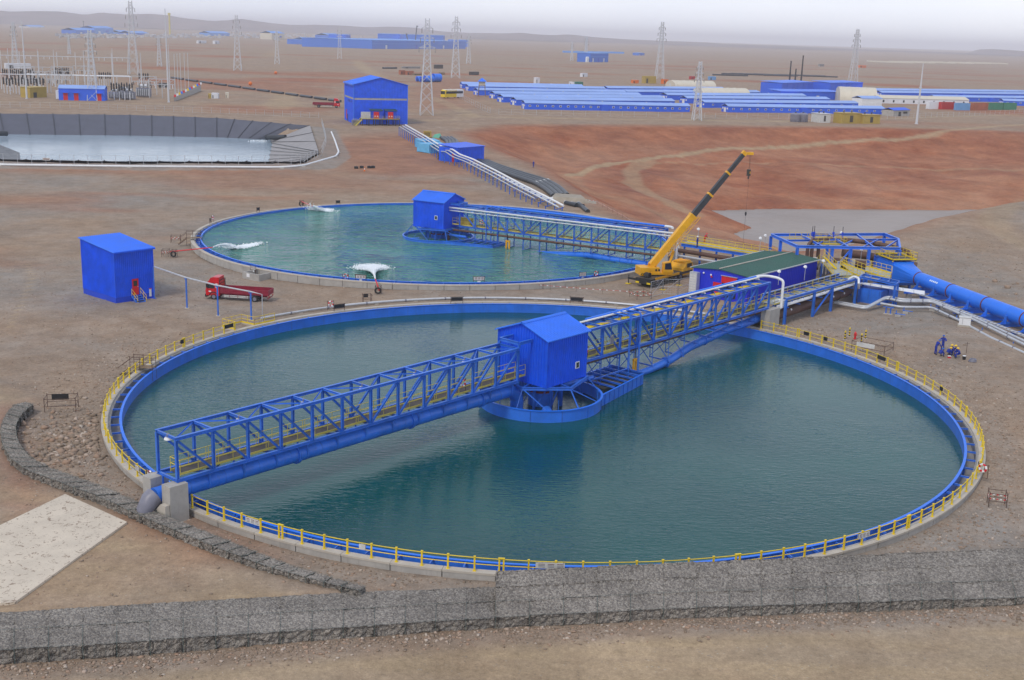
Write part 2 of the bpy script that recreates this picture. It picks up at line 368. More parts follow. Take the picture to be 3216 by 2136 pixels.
def terrain():
    xh = axis([(0, 60, .6, 1.0), (60, 330, .65, 1.018), (330, 16000, 6, 1.075)]); xs = np.concatenate([-xh[:0:-1], xh])
    ys = axis([(-60, 40, 4, .985), (40, 130, .55, 1.0), (130, 760, .6, 1.0062), (760, 24000, 5, 1.05)])
    X, Y = np.meshgrid(xs, ys); Z = terr(X, Y)
    nx, ny = len(xs), len(ys); v = np.stack([X, Y, Z], -1).reshape(-1, 3)
    i = (np.arange(ny-1)[:, None]*nx+np.arange(nx-1)[None, :]).ravel(); f = np.stack([i, i+1, i+nx+1, i+nx], 1)
    me = bpy.data.meshes.new('ground'); me.vertices.add(len(v)); me.vertices.foreach_set('co', v.ravel())
    me.loops.add(f.size); me.loops.foreach_set('vertex_index', f.ravel().astype(np.int32))
    me.polygons.add(len(f)); me.polygons.foreach_set('loop_start', np.arange(0, f.size, 4, dtype=np.int32)); me.polygons.foreach_set('loop_total', np.full(len(f), 4, np.int32))
    me.polygons.foreach_set('use_smooth', np.ones(len(f), bool)); me.update(calc_edges=True)
    # soil kinds: R red earth, G pale track, B grey gravel
    red = np.zeros(X.shape); pale = np.zeros(X.shape); grey = np.zeros(X.shape)
    st, sp = sdf(X, Y, PITRIM), sdf(X, Y, POND)
    red = np.maximum(red, ss(6, -10, st)*(.88+.12*vn(X, Y, 20, 31)))
    def blob(pts, soft, amt):
        nonlocal red
        s_ = sdf(X, Y, [hv(*p) for p in pts]); red = np.maximum(red, amt*ss(soft, -soft, s_+soft*.8*vn(X, Y, soft*2.2, 33)))
    blob(((775,315),(1010,305),(1080,345),(1090,400),(900,415),(770,395),(730,360)), 12, .55)
    blob(((350,415),(700,385),(980,420),(1000,455),(700,440),(420,440)), 14, .34)
    blob(((0,375),(350,385),(700,378),(700,400),(300,408),(0,395)), 8, .45)
    blob(((480,240),(760,250),(760,262),(480,262)), 9, .5)
    blob(((320,180),(560,185),(760,205),(760,222),(560,210),(330,195)), 14, .5)
    blob(((940,190),(1060,175),(1120,200),(1090,250),(960,260)), 16, .42)
    blob(((0,930),(25,1050),(130,1150),(60,1180),(0,1160)), 2.5, .5)
    blob(((300,1170),(600,1220),(640,1290),(420,1300),(280,1230)), 3, .28)
    far = ss(420, 700, Y)
    red = np.maximum(red, far*ss(3200, 1500, Y)*ss(.05, .75, .6*vn(X, Y, 70, 41)*1.0+.5*vn(X*.35, Y, 55, 42)+.25*vn(X*.3, Y, 22, 43))*.75)
    red = np.maximum(red, ss(130, 200, Y)*ss(450, 250, Y)*ss(.2, .8, .6*vn(X*.5, Y, 14, 44)+.5*vn(X*.4, Y, 6, 45))*.35)
    d, _ = linedist(X, Y, HILL); hill = np.exp(-(d/20)**2)*(X > 25); red = red*(1-.75*hill*(st > -14)); 
    def track(pts, wd, amt, soft=.5):
        nonlocal pale
        P = [(*hv(*p)[:2], 0) for p in pts]; dd, _ = linedist(X, Y, P); dd = dd+.25*wd*vn(X, Y, wd*2.5, 51)
        pale = np.maximum(pale, amt*ss(wd, wd*soft, dd))
    track(((1310,405),(1400,378),(1480,370),(1640,346),(1900,330),(2150,312),(2361,287)), 2.8, .85)
    track(((1490,372),(1455,395),(1462,425),(1500,450),(1560,478),(1600,492)), 4.5, .55)
    track(((1310,405),(1330,430),(1440,460),(1560,510)), 5, .25); track(((1500,378),(1700,372),(1900,380),(2100,388),(2361,392)), 1.2, .45)
    track(((820,140),(850,165),(880,180)), 8, .7); track(((620,130),(632,118),(650,112)), 9, .5)
    track(((640,250),(660,225),(655,212)), 9, .55); track(((780,245),(400,240),(0,235)), 4, .5)
    track(((1060,268),(1400,275),(1800,280),(2361,265)), 4, .6); track(((1000,225),(1090,268)), 5, .5)
    track(((940,280),(1060,275),(1090,268)), 5, .35)
    track(((60,610),(75,640),(50,700),(20,760)), .25, .5); track(((720,625),(640,640),(660,610),(690,590)), .2, .3)
    track(((420,565),(520,535),(600,520),(690,500),(700,490)), .22, .55); track(((405,560),(500,535),(590,512),(680,487)), .22, .55)
    track(((2361,463),(2310,480),(2290,510),(2310,540),(2361,570)), 3.5, .35)
    fy, fz = front_line(X); rr = Y-fy
    pale = np.maximum(pale, ss(-1.2, -3.2, rr)*(.66+.22*vn(X*.06, Y-.03*X, .5, 52)+.22*vn(X*.03, Y-.03*X, 1.3, 54)))
    szd = sdf(X, Y, SLABZONE); pale = np.maximum(pale, ss(.5, -2.5, szd)*(.38+.3*vn(X*.3, Y, 1.6, 53))*(rr > 0))
    grey = np.clip(.35+.5*vn(X, Y, 26, 61)+.3*vn(X, Y, 9, 62), 0, 1)*ss(420, 260, Y)*(1-ss(6, -10, st))
    grey = np.maximum(grey, .75*ss(40, 10, np.hypot(X-62, Y-128))*ss(0, 20, -st*0+10))
    grey = np.maximum(grey, ss(2.6, .6, np.abs(np.hypot(X-C1.x, Y-C1.y)-42.5))*.5)
    lp = sdf(X, Y, LPOND_T); grey = np.where((lp > 0) & (lp < 9), .9, grey); red = np.where((lp > 0) & (lp < 9), red*.3, red)
    ca = np.stack([red, pale, grey, np.ones(X.shape)], -1).reshape(-1, 4).astype(np.float32)
    at_ = me.color_attributes.new('soil', 'FLOAT_COLOR', 'POINT'); at_.data.foreach_set('color', np.clip(ca, 0, 1).ravel())
    return me
def ground_mat():
    m = bpy.data.materials.new('desert_ground'); m.use_nodes = True; t = m.node_tree; b = t.nodes['Principled BSDF']; N = t.nodes.new; L = t.links.new
    b.inputs['Roughness'].default_value = .95; b.inputs['Specular IOR Level'].default_value = .15
    geo = N('ShaderNodeNewGeometry'); vc = N('ShaderNodeVertexColor'); vc.layer_name = 'soil'; sep = N('ShaderNodeSeparateColor'); L(vc.outputs[0], sep.inputs[0])
    def noise(s, d=6, r=.6, v=None):
        n = N('ShaderNodeTexNoise'); n.inputs['Scale'].default_value = s; n.inputs['Detail'].default_value = d; n.inputs['Roughness'].default_value = r; L(v or geo.outputs['Position'], n.inputs[0]); return n.outputs[0]
    def rng(i, a, c, d, e):
        n = N('ShaderNodeMapRange'); n.inputs[1].default_value = a; n.inputs[2].default_value = c; n.inputs[3].default_value = d; n.inputs[4].default_value = e; L(i, n.inputs[0]); return n.outputs[0]
    def mix(f, a, c, bt='MIX'):
        n = N('ShaderNodeMix'); n.data_type = 'RGBA'; n.blend_type = bt
        for i, v in ((0, f), (6, a), (7, c)):
            if isinstance(v, tuple): n.inputs[i].default_value = (*v, 1)
            elif isinstance(v, (int, float)): n.inputs[i].default_value = v
            else: L(v, n.inputs[i])
        return n.outputs[2]
    def math_(op, a, c):
        n = N('ShaderNodeMath'); n.operation = op
        for i, v in ((0, a), (1, c)):
            if isinstance(v, (int, float)): n.inputs[i].default_value = v
            else: L(v, n.inputs[i])
        n.use_clamp = True; return n.outputs[0]
    big, mid, fine, grit = noise(.035, 5), noise(.32, 7), noise(2.6, 6, .7), noise(9, 3, .8)
    spkr = noise(.12, 6, .6)
    col = mix(rng(mid, .35, .68, 0, 1), (.278, .196, .136), (.360, .276, .208))
    col = mix(rng(big, .4, .65, 0, .75), col, (.345, .238, .155))
    col = mix(math_('MULTIPLY', sep.outputs[2], rng(mid, .3, .6, .5, 1)), col, (.275, .250, .222))
    red = mix(rng(spkr, .35, .65, 0, 1), (.270, .082, .036), (.400, .150, .072))
    sp = N('ShaderNodeSeparateXYZ'); L(geo.outputs['Position'], sp.inputs[0])
    red = mix(math_('MULTIPLY', rng(noise(.018, 4), .42, .62, 0, .8), rng(sp.outputs[2], -4, -12, 0, 1)), red, (.46, .245, .145))
    red = mix(rng(noise(.028, 5), .5, .7, 0, .7), red, (.22, .062, .036))
    f = math_('MULTIPLY', sep.outputs[0], rng(fine, .25, .6, .75, 1.1)); col = mix(f, col, red)
    col = mix(math_('MULTIPLY', sep.outputs[1], rng(mid, .3, .6, .7, 1)), col, (.41, .305, .185))
    vo = N('ShaderNodeTexVoronoi'); vo.inputs['Scale'].default_value = 3.2; L(geo.outputs['Position'], vo.inputs[0])
    peb = rng(vo.outputs['Distance'], .12, .3, 1, 0); pm = math_('MULTIPLY', peb, rng(noise(.8, 4), .5, .62, 0, .6))
    col = mix(pm, col, mix(rng(vo.outputs['Color'], .2, .8, 0, 1), (.20, .17, .14), (.46, .41, .34)))
    col = mix(1, col, rng(fine, .25, .75, .76, 1.20), 'MULTIPLY'); col = mix(1, col, rng(grit, .3, .7, .82, 1.15), 'MULTIPLY'); spk = noise(.55, 10, .82); col = mix(1, col, rng(spk, .3, .7, .80, 1.18), 'MULTIPLY'); spk2 = noise(.09, 9, .75); col = mix(1, col, rng(spk2, .3, .7, .80, 1.18), 'MULTIPLY')
    L(col, b.inputs['Base Color'])
    h = math_('ADD', math_('MULTIPLY', fine, .6), math_('MULTIPLY', mid, .6)); h = math_('ADD', h, math_('MULTIPLY', peb, .25))
    bp = N('ShaderNodeBump'); bp.inputs[0].default_value = .55; bp.inputs[1].default_value = .12; L(h, bp.inputs['Height']); L(bp.outputs[0], b.inputs['Normal'])
    return m
gme = terrain(); gme.materials.append(ground_mat())
link('ground', gme, kind='structure')
# far hills on the horizon
def hills():
    m = MB(); n = 420; rows = 7
    xs = np.linspace(-9000, 15000, n)*.62; prof = np.interp(xs/.62, [-9000,-6200,-4600,-3800,-2700,-1500,-200,900,2200,3600,15000], [160,160,158,152,138,110,76,52,30,12,8])
    h = prof*(1+.16*vn(xs, xs*0, 430, 71)+.14*vn(xs, xs*0, 160, 72)+.07*vn(xs, xs*0, 70, 73))
    h = h+62*np.exp(-((xs/.62-4880)/165)**4)
    for j in range(rows):
        t = j/(rows-1); y = 6600+t*1200+300*vn(xs, xs*0+j*50, 500, 75)
        z = -6+.42*h*np.sin(t*math.pi/2)**.8*(1+(.22*vn(xs, xs*0+j*300, 330, 76)+.15*vn(xs, xs*0+j*300, 140, 77))*(t < 1))+14
        m.v += [(float(a), float(b), float(c)) for a, b, c in zip(xs, y, z)]
    m.f = [(j*n+i, j*n+i+1, (j+1)*n+i+1, (j+1)*n+i) for j in range(rows-1) for i in range(n-1)]
    return m.build('hills', mat('hill_soil', (.19, .135, .12), .95, noise=(.004, .3)), None, True, kind='structure')
hills()
# ------------------------------------------------------------------ water
def water_mat(name, col, deep, wave, bump, rough=.06, rot=.6, foam=0.0, aniso=3.2):
    m = bpy.data.materials.new(name); m.use_nodes = True; t = m.node_tree; b = t.nodes['Principled BSDF']; N = t.nodes.new; L = t.links.new
    geo = N('ShaderNodeNewGeometry'); b.inputs['Roughness'].default_value = rough; b.inputs['IOR'].default_value = 1.34
    def noise(s, d, r, sc=(1,1,1), rz=0., dist=0.):
        mp = N('ShaderNodeMapping'); mp.inputs[2].default_value = (0,0,rz); mp.inputs[3].default_value = sc; L(geo.outputs['Position'], mp.inputs[0])
        n = N('ShaderNodeTexNoise'); n.inputs['Scale'].default_value = s; n.inputs['Detail'].default_value = d; n.inputs['Roughness'].default_value = r; n.inputs['Distortion'].default_value = dist; L(mp.outputs[0], n.inputs[0]); return n.outputs[0]
    def rng(i, a, c, d, e):
        n = N('ShaderNodeMapRange'); n.inputs[1].default_value = a; n.inputs[2].default_value = c; n.inputs[3].default_value = d; n.inputs[4].default_value = e; L(i, n.inputs[0]); return n.outputs[0]
    n1 = noise(.05, 4, .5); mx = N('ShaderNodeMix'); mx.data_type = 'RGBA'; mx.inputs[6].default_value = (*col, 1); mx.inputs[7].default_value = (*deep, 1)
    L(rng(n1, .35, .65, 0, 1), mx.inputs[0]); L(mx.outputs[2], b.inputs['Base Color'])
    a = noise(wave, 3, .55, (1, aniso, 1), rot, .4); c = noise(wave*2.6, 2, .5, (1, aniso*.8, 1), rot+.5); e = noise(wave*.35, 2, .5, (1, 1.6, 1), rot-.3)
    def mth(op, x, y):
        n = N('ShaderNodeMath'); n.operation = op
        for i, v in ((0, x), (1, y)):
            if isinstance(v, (int, float)): n.inputs[i].default_value = v
            else: L(v, n.inputs[i])
        return n.outputs[0]
    patch = rng(noise(.045, 3, .5, (1,1,1), 1.0), .35, .65, .35, 1.3)
    h = mth('ADD', mth('ADD', a, mth('MULTIPLY', c, .45)), mth('MULTIPLY', e, .8)); h = mth('MULTIPLY', h, patch)
    bp = N('ShaderNodeBump'); bp.inputs[0].default_value = 1; bp.inputs[1].default_value = bump; L(h, bp.inputs['Height']); L(bp.outputs[0], b.inputs['Normal'])
    MATS[name] = m; return m
water_mat('tank_water_calm', (.004, .078, .070), (.003, .060, .060), .9, .05, rough=.035, rot=2.2)
water_mat('tank_water_choppy', (.085, .275, .23), (.055, .22, .195), .30, 3.4, rough=.08, rot=.2, aniso=2.4)
water_mat('pond_water_sky_tint', (.36, .45, .52), (.32, .42, .50), .5, .05, rough=.12)  # lined pond: pale blue of the reflected sky put into the base colour
water_mat('pond_water_muddy', (.25, .195, .155), (.22, .172, .138), .25, .25, rough=.3)
water_mat('feedwell_water', (.012, .05, .05), (.01, .04, .04), 1.2, .03, rough=.05)
def disc(name, c, r, z, m, n=128, **k):
    return MB().add([(r*math.cos(2*math.pi*i/n), r*math.sin(2*math.pi*i/n), 0) for i in range(n)], [tuple(range(n))]).build(name, m, None, loc=(c[0], c[1], z), **k)
WZ1, WZ2 = -1.12, .02
disc('water', C1, 39.40, WZ1, 'tank_water_calm', kind='structure')
disc('water', C2, 39.40, WZ2, 'tank_water_choppy', kind='structure')
def flat(name, poly, z, m, **k):
    return MB().add([(p[0], p[1], 0) for p in poly], [tuple(range(len(poly)))]).build(name, m, None, loc=(0, 0, z), **k)
from mathutils import geometry as _g
def grow(poly, d):
    c = sum((Vector((p[0], p[1])) for p in poly), Vector((0, 0)))/len(poly); return [Vector((p[0], p[1]))+(Vector((p[0], p[1]))-c).normalized()*d for p in poly]
flat('water', grow(POND, 5), PZ, 'pond_water_muddy', kind='structure')
flat('water', grow(LPOND_B, .6), LPZ, 'pond_water_sky_tint', kind='structure')
# ------------------------------------------------------------------ tanks
def tank(C, zbot, label, name='thickener_tank', wet=True):
    T = thing(name, label, 'tank', C)
    NP = 72; da = 2*math.pi/NP
    pm = shared('wall_panel', lambda: MB().ring(40.42, 41.05, -3, -.16, .0009, da-.0009, 6).mesh('wall_panel', 'concrete'))
    cm = shared('rim_cap', lambda: MB().ring(40.52, 41.09, -.155, 0, .0004, da-.0004, 6).mesh('rim_cap', 'concrete_light'))
    for i in range(NP):
        link('wall_panel', pm, T, rz=i*da); link('rim_cap', cm, T, rz=i*da)
    MB().ring(40.30, 40.415, -8, -.165).build('inner_wall', 'concrete_dark', T)
    MB().ring(39.47, 40.295, -1.2, -1.0).build('launder_floor', 'concrete_dark' if not wet else 'blue_steel', T)
    MB().ring(39.40, 39.465, -6, .0).build('weir_wall', 'blue_pipe', T)
    MB().ring(39.33, 39.56, .002, .05).build('weir_flange', 'blue_pipe_bright', T)
    for i in range(110):
        a = 2*math.pi*i/110; c, s = math.cos(a), math.sin(a)
        bar('strut', T, (39.47*c, 39.47*s, -.12), (40.30*c, 40.30*s, -.12), .10, .14, 'blue_steel', 'I')
    for i in range(36):
        a = 2*math.pi*(i+.5)/36; c, s = math.cos(a), math.sin(a)
        bar('wall_rib', T, (39.52*c, 39.52*s, -1.0), (39.52*c, 39.52*s, -.02), .09, .12, 'blue_steel')
    return T
T1 = tank(C1, -8, 'near round concrete tank with blue inner wall and calm dark green water', wet=False)
T2 = tank(C2, -8, 'far round concrete tank filled to the brim with choppy green water')
def railing(C, R, arcs, label):
    G = thing('guard_rail', label, 'railing', C)
    post = shared('rail_post', lambda: MB().box(-.055,.055,-.055,.055,0,1.0).box(-.075,.075,-.075,.075,1.0,1.05).box(-.11,.11,-.11,.11,0,.02).mesh('post', 'yellow'))
    wide = shared('rail_post_w', lambda: MB().box(-.055,.055,-.2,-.09,0,1.0).box(-.055,.055,.09,.2,0,1.0).box(-.075,.075,-.22,.22,1.0,1.05).mesh('post', 'yellow'))
    for a0, a1 in arcs:
        a0, a1 = math.radians(a0), math.radians(a1); n = max(1, round((a1-a0)*R/1.78))
        for i in range(n+1):
            a = a0+(a1-a0)*i/n; link('post', wide if i % 9 == 5 else post, G, loc=(R*math.cos(a), R*math.sin(a), 0), rz=a)
        for z, nm in ((.95, 'top_rail'), (.5, 'middle_rail')):
            MB().tube(ring_pts(R, z, a0, a1, max(8, n*2)), .03, 6).build(nm, 'yellow', G, True)
    return G
railing(C1, 40.83, ((-129.4, 47.4), (149.3, 221.4)), 'yellow railing around the rim of the near tank')
# ------------------------------------------------------------------ bridges (local x along the bridge, y to its far side)
ZB, HT, HW, PIT = 2.45, 3.15, 1.22, 3.08
def corrugated(x0, x1, z0, z1, y, pitch=.25, depth=.06, top=None):
    """ribbed sheet in the x-z plane at y facing -y; top(x) optional slanted top"""
    m = MB(); n = max(1, int(round((x1-x0)/pitch))); xs = []
    for i in range(n):
        a = x0+(x1-x0)*i/n; w_ = (x1-x0)/n; xs += [(a, 0), (a+w_*.62, 0), (a+w_*.70, -depth), (a+w_*.92, -depth)]
    xs.append((x1, 0)); k = len(xs)
    m.v = [(x, y+d, z0) for x, d in xs]+[(x, y+d, (top(x) if top else z1)) for x, d in xs]
    m.f = [(i, i+1, k+i+1, k+i) for i in range(k-1)]; return m
def sheet_wall(name, parent, p, q, z0, z1, m='blue_sheet', pitch=.32, top=None, depth=.06):
    """ribbed wall from p to q (xy, local), ribs to the right-hand side of p->q; z1 at p,q, top(t) for gables"""
    p, q = Vector((p[0], p[1], 0)), Vector((q[0], q[1], 0)); L = (q-p).length
    o = corrugated(0, L, z0, z1, 0, pitch, depth, top).build(name, m, parent); o.location = p; o.rotation_euler = (0, 0, math.atan2(q.y-p.y, q.x-p.x)); return o
def sheet_roof(name, parent, x0, x1, y0, z0, y1, z1, m='blue_roof', pitch=.32, depth=.05):
    """ribbed roof slope: ribs run from eave (y0,z0) to ridge (y1,z1)"""
    c = MB(); n = int(round((x1-x0)/pitch)); xs = []
    for i in range(n):
        a = x0+(x1-x0)*i/n; w_ = (x1-x0)/n; xs += [(a, 0), (a+w_*.62, 0), (a+w_*.70, depth), (a+w_*.92, depth)]
    xs.append((x1, 0)); k = len(xs)
    c.v = [(x, y0, z0+d) for x, d in xs]+[(x, y1, z1+d) for x, d in xs]+[(x, y1, z1+d-.09) for x, d in xs]+[(x, y0, z0+d-.09) for x, d in xs]
    for r in range(4): c.f += [(r*k+i, r*k+i+1, ((r+1) % 4)*k+i+1, ((r+1) % 4)*k+i) for i in range(k-1)]
    c.f += [(0, k, 2*k, 3*k), (k-1, 2*k-1, 3*k-1, 4*k-1)]
    return c.build(name, m, parent)
def shed(T, x0, x1, y0, y1, zb, ze, zr, win=None, m='blue_sheet', rm='blue_roof', over=.3):
    """gabled drive house: ridge along x"""
    ym = (y0+y1)/2; g = lambda t: ze+(zr-ze)*(1-abs(t/(y1-y0)*2-1))
    sheet_wall('wall', T, (x0, y0), (x1, y0), zb, ze, m); sheet_wall('wall', T, (x1, y1), (x0, y1), zb, ze, m)
    sheet_wall('gable_wall', T, (x1, y0), (x1, y1), zb, ze, m, top=g); sheet_wall('gable_wall', T, (x0, y1), (x0, y0), zb, ze, m, top=g)
    MB().box(x0+.01, x1-.01, y0+.01, y1-.01, zb-.02, zb+.08).build('floor', 'blue_dark', T)
    s_ = (zr-ze)/(ym-y0)
    sheet_roof('roof', T, x0-over, x1+over, y0-over, ze-over*s_+.1, ym, zr+.1, rm); sheet_roof('roof', T, x0-over, x1+over, y1+over, ze-over*s_+.1, ym, zr+.1, rm)
    MB().extrude([(-.28,-.28*s_+.02),(0,.06),(.28,-.28*s_+.02),(0,.0)], 0, 1).build('ridge_cap', rm, T).matrix_local = Matrix.Translation((x0-over, ym, zr+.15)) @ Matrix.Rotation(-math.pi/2, 4, 'Z') @ Matrix.Diagonal((1, x1-x0+2*over, 1, 1))
    for xx in (x0, x1):
        for yy in (y0, y1): MB().box(xx-.07, xx+.07, yy-.07, yy+.07, zb-.03, ze-.02).build('corner_trim', m, T)
    if win:
        x, y, z, ww, hh = win; f = MB().box(x-ww/2-.08, x+ww/2+.08, y-.09, y-.0, z-hh/2-.08, z+hh/2+.08).build('window', 'white_paint', T)
        MB().box(x-ww/2, x+ww/2, y-.10, y-.05, z-hh/2, z+hh/2).build('pane', 'glass', f)
def walkway(T, x0, x1, yc, w_, z, step=1.54, m='yellow_pale', deck='grating'):
    MB().box(x0, x1, yc-w_/2, yc+w_/2, z-.04, z).build('deck', deck, T)
    for s in (-1, 1):
        y = yc+s*w_/2
        bar('toe_board', T, (x0, y, z+.02), (x1, y, z+.02), .05, .17, m)
        for h, nm in ((1.05, 'top_rail'), (.58, 'middle_rail')): bar(nm, T, (x0, y, z+h), (x1, y, z+h), .05, .05, m, 'tube')
        n = int(round(abs(x1-x0)/step))
        for i in range(n+1):
            x = x0+(x1-x0)*i/n; bar('rail_post', T, (x, y, z-.1), (x, y, z+1.05), .05, .05, m, 'tube')
            if i % 3 == 2: bar('rail_post', T, (x+.22, y, z-.1), (x+.22, y, z+1.05), .05, .05, m, 'tube')
def lamp(T, p, z0, arm=.0):
    l = MB().lathe([(.06, 0), (.24, -.02), (.30, -.18), (.02, -.2)], 12).build('floodlight', 'white_paint', T, True, loc=(p[0], p[1], z0))
    MB().lathe([(.05, .02), (.12, .05), (.12, .22), (.05, .28)], 10).build('lamp_housing', 'grey_pipe', l, True)
def truss(T, us, flip, top=True, zb=ZB):
    zt = zb+HT; u0, u1 = us[0], us[-1]
    for s in (-1, 1):
        y = s*HW
        bar('bottom_chord', T, (u0-.1, y, zb), (u1+.1, y, zb), .24, .24, 'blue_steel', 'I'); bar('top_chord', T, (u0-.1, y, zt), (u1+.1, y, zt), .24, .24, 'blue_steel', 'I')
        for u in us: bar('post', T, (u, y, zb+.12), (u, y, zt-.12), .20, .20, 'blue_steel', 'I')
        for a, b in zip(us[:-1], us[1:]):
            down = (a+b)/2 < flip
            bar('diagonal', T, (a+.1, y, zt-.15 if down else zb+.15), (b-.1, y, zb+.15 if down else zt-.15), .15, .17, 'blue_steel', 'I')
    for i, u in enumerate(us):
        bar('cross_beam', T, (u, -HW+.1, zt+.01), (u, HW-.1, zt+.01), .16, .18, 'blue_steel', 'I'); bar('cross_beam', T, (u, -HW+.1, zb-.01), (u, HW-.1, zb-.01), .18, .18, 'blue_steel', 'I')
    for i, (a, b) in enumerate(zip(us[:-1], us[1:])):
        s = 1 if i % 2 else -1
        bar('bracing', T, (a+.1, s*(HW-.1), zt+.03), (b-.1, -s*(HW-.1), zt+.03), .09, .09, 'blue_steel', 'L'); bar('bracing', T, (a+.1, -s*(HW-.1), zb-.04), (b-.1, s*(HW-.1), zb-.04), .09, .09, 'blue_steel', 'L')
# ---- near bridge, left span
L_us = [-42.0+PIT*i for i in range(13)]; R_us = [5.04+PIT*i for i in range(13)]
B = thing('truss_bridge', 'open blue truss bridge over a fat blue pipe on the left of the near tank', 'bridge', C1, A1)
truss(B, L_us, -23); walkway(B, -41.4, -3.3, -.05, 1.25, ZB+.16)
bar('end_rail', B, (-41.4, -.66, ZB+1.2), (-41.4, .56, ZB+1.2), .05, .05, 'yellow', 'tube'); bar('end_rail', B, (-41.4, -.66, ZB+.75), (-41.4, .56, ZB+.75), .05, .05, 'yellow', 'tube')
for u in L_us[0:12:2]: lamp(B, (u+.05, -.15, 0), ZB+HT-.12)
for u in L_us: 
    for s in (-1, 1): bar('pipe_hanger', B, (u, s*.66, ZB-.1), (u, s*.68, 1.2), .08, .12, 'blue_steel'); bar('hanger_brace', B, (u, s*(HW-.1), ZB-.12), (u, s*.64, 1.9), .08, .08, 'blue_steel', 'L')
for s in (-1, 1):  # stubs into the house
    bar('stub_beam', B, (-4.94, s*HW, ZB+HT+.5), (-3.05, s*HW, ZB+HT+.5), .2, .3, 'blue_steel', 'I'); bar('stub_post', B, (-4.94, s*HW, ZB+HT+.13), (-4.94, s*HW, ZB+HT+.34), .2, .2, 'blue_steel', 'I')
bar('stub_beam', B, (-4.94, -HW+.1, ZB+HT+.5), (-4.94, HW-.1, ZB+HT+.5), .2, .3, 'blue_steel', 'I')
P = thing('feed_pipe', 'fat blue pipe slung under the left half of the near bridge, grey at its end', 'pipe', C1, A1)
pipe('pipe_barrel', P, [(-43.2, 0, 1.22), (-4.6, 0, 1.22), (-3.6, 0, .4), (-3.6, 0, -1.6)], .64, 'blue_pipe', 20, 1.2)
pipe('grey_sleeve', P, [(-43.15, 0, 1.22), (-43.5, 0, 1.05), (-43.95, 0, .45), (-43.98, 0, -.5)], [.72, .71, .62, .55], 'grey_pipe', 20)
for u in (-30.5, -18.0, -9): MB().tube([(u-.05, 0, 1.22), (u+.05, 0, 1.22)], .77, 20).build('flange', 'blue_pipe', P, True); MB().tube([(u+.09, 0, 1.22), (u+.17, 0, 1.22)], .77, 20).build('flange', 'blue_pipe', P, True)
for u in [-40.5+PIT*i for i in range(12)]: MB().tube([(u-.03, 0, 1.22), (u+.03, 0, 1.22)], .652, 20).build('weld_band', 'blue_steel', P, True)
for u in L_us[1:]: MB().tube([(u-.06, 0, 1.22), (u+.06, 0, 1.22)], .658, 20).build('strap', 'blue_steel', P, True)
# ---- near bridge, right span
B = thing('truss_bridge', 'blue truss bridge with brown pipe on the right of the near tank', 'bridge', C1, A1)
truss(B, R_us, 20); walkway(B, 3.3, 43.2, -.05, 1.25, ZB+.16)
MB().box(6, 41.8, -.15, .55, ZB+HT-.22, ZB+HT-.18).build('cable_tray', 'yellow', B)
for y, r, m, nm in ((.95, .16, 'blue_pipe_bright', 'top_pipe'), (.55, .10, 'white_paint', 'white_conduit')):
    pipe(nm, B, [(8 if y > .9 else 3.2, y, ZB+HT+.38), (42.2, y, ZB+HT+.38)], r, m, 10)
pipe('white_elbow', B, [(42.2, .95, ZB+HT+.38), (43.6, .4, ZB+HT+.45), (44.2, -1.0, ZB+HT+.3), (44.4, -1.7, ZB+HT), (44.4, -1.7, 2.2)], .17, 'white_paint', 10, .6)
for u in R_us[3:]: bar('pipe_saddle', B, (u, .3, ZB+HT+.2), (u, 1.2, ZB+HT+.2), .1, .1, 'white_paint')
pipe('brown_pipe', B, [(1, -.55, 1.95), (43.4, -.55, 1.95)], .17, 'brown_pipe', 10)
for i, u in enumerate(R_us):
    zl = .45 if u > 18 else -.9
    zl = {7: .5, 8: .7, 9: .9, 10: 1.0, 11: 1.1, 12: 1.2}.get(i, -.35 if i > 3 else -.9)
    for s in (-1, 1): bar('hanger', B, (u, s*HW, ZB-.1), (u, s*HW, zl), .10, .10, 'blue_steel', 'L')
    if i < 7: bar('hanger_brace', B, (u, -HW, ZB-.15), (u, HW, zl+.2), .07, .07, 'blue_steel', 'L'); bar('hanger_brace', B, (u, HW, ZB-.15), (u, -HW, zl+.2), .07, .07, 'blue_steel', 'L')
    bar('hanger_beam', B, (u, -HW-.1, zl+.05), (u, HW+.1, zl+.05), .12, .14, 'blue_steel', 'I')
    bar('pipe_shelf', B, (u, -HW, 1.70), (u, HW, 1.70), .09, .10, 'blue_steel', 'I')
for u in (12.6, 14.4):   # sampling pipework portal
    for y in (-1.5, -1.35, 1.0): pipe('riser_pipe', B, [(u, y, -.8), (u, y, ZB+HT+.45), (u, -y*.6, ZB+HT+.45)], .05, 'blue_pipe', 8, .25)
for u in (13.0, 13.7): bar('valve', B, (u, -1.5, 3.6), (u, -1.5, 3.9), .16, .16, 'black', 'tube')
for u in (12.2, 13.4, 14.6, 15.8): pipe('top_manifold', B, [(u, -1.1, ZB+HT+.5), (u, 1.1, ZB+HT+.5)], .06, 'blue_pipe', 8)
MB().box(9.3, 9.75, -1.45, -1.3, 3.6, 4.4).build('control_box', 'grey_pipe', B)
MB().box(8.2, 11.0, -.95, -.70, ZB+.05, ZB+.35).build('side_step', 'yellow_pale', B)
W = thing('hose_hanger', 'yellow bracket hanging below the near bridge beside the trough end', 'bracket', C1, A1)
MB().box(13.75,13.95,-1.3,-1.15,-.6,1.1).box(14.2,14.4,-1.3,-1.15,-.6,1.1).box(13.75,14.4,-1.32,-1.13,.9,1.15).build('frame', 'yellow_crane', W)
MB().tube([(14.05,-1.22,1.1),(14.05,-1.22,2.4)], .05, 6).build('hanger_rod', 'dark_steel', W)
P = thing('discharge_pipe', 'blue pipe at the waterline rising beneath the right half of the near bridge', 'pipe', C1, A1)
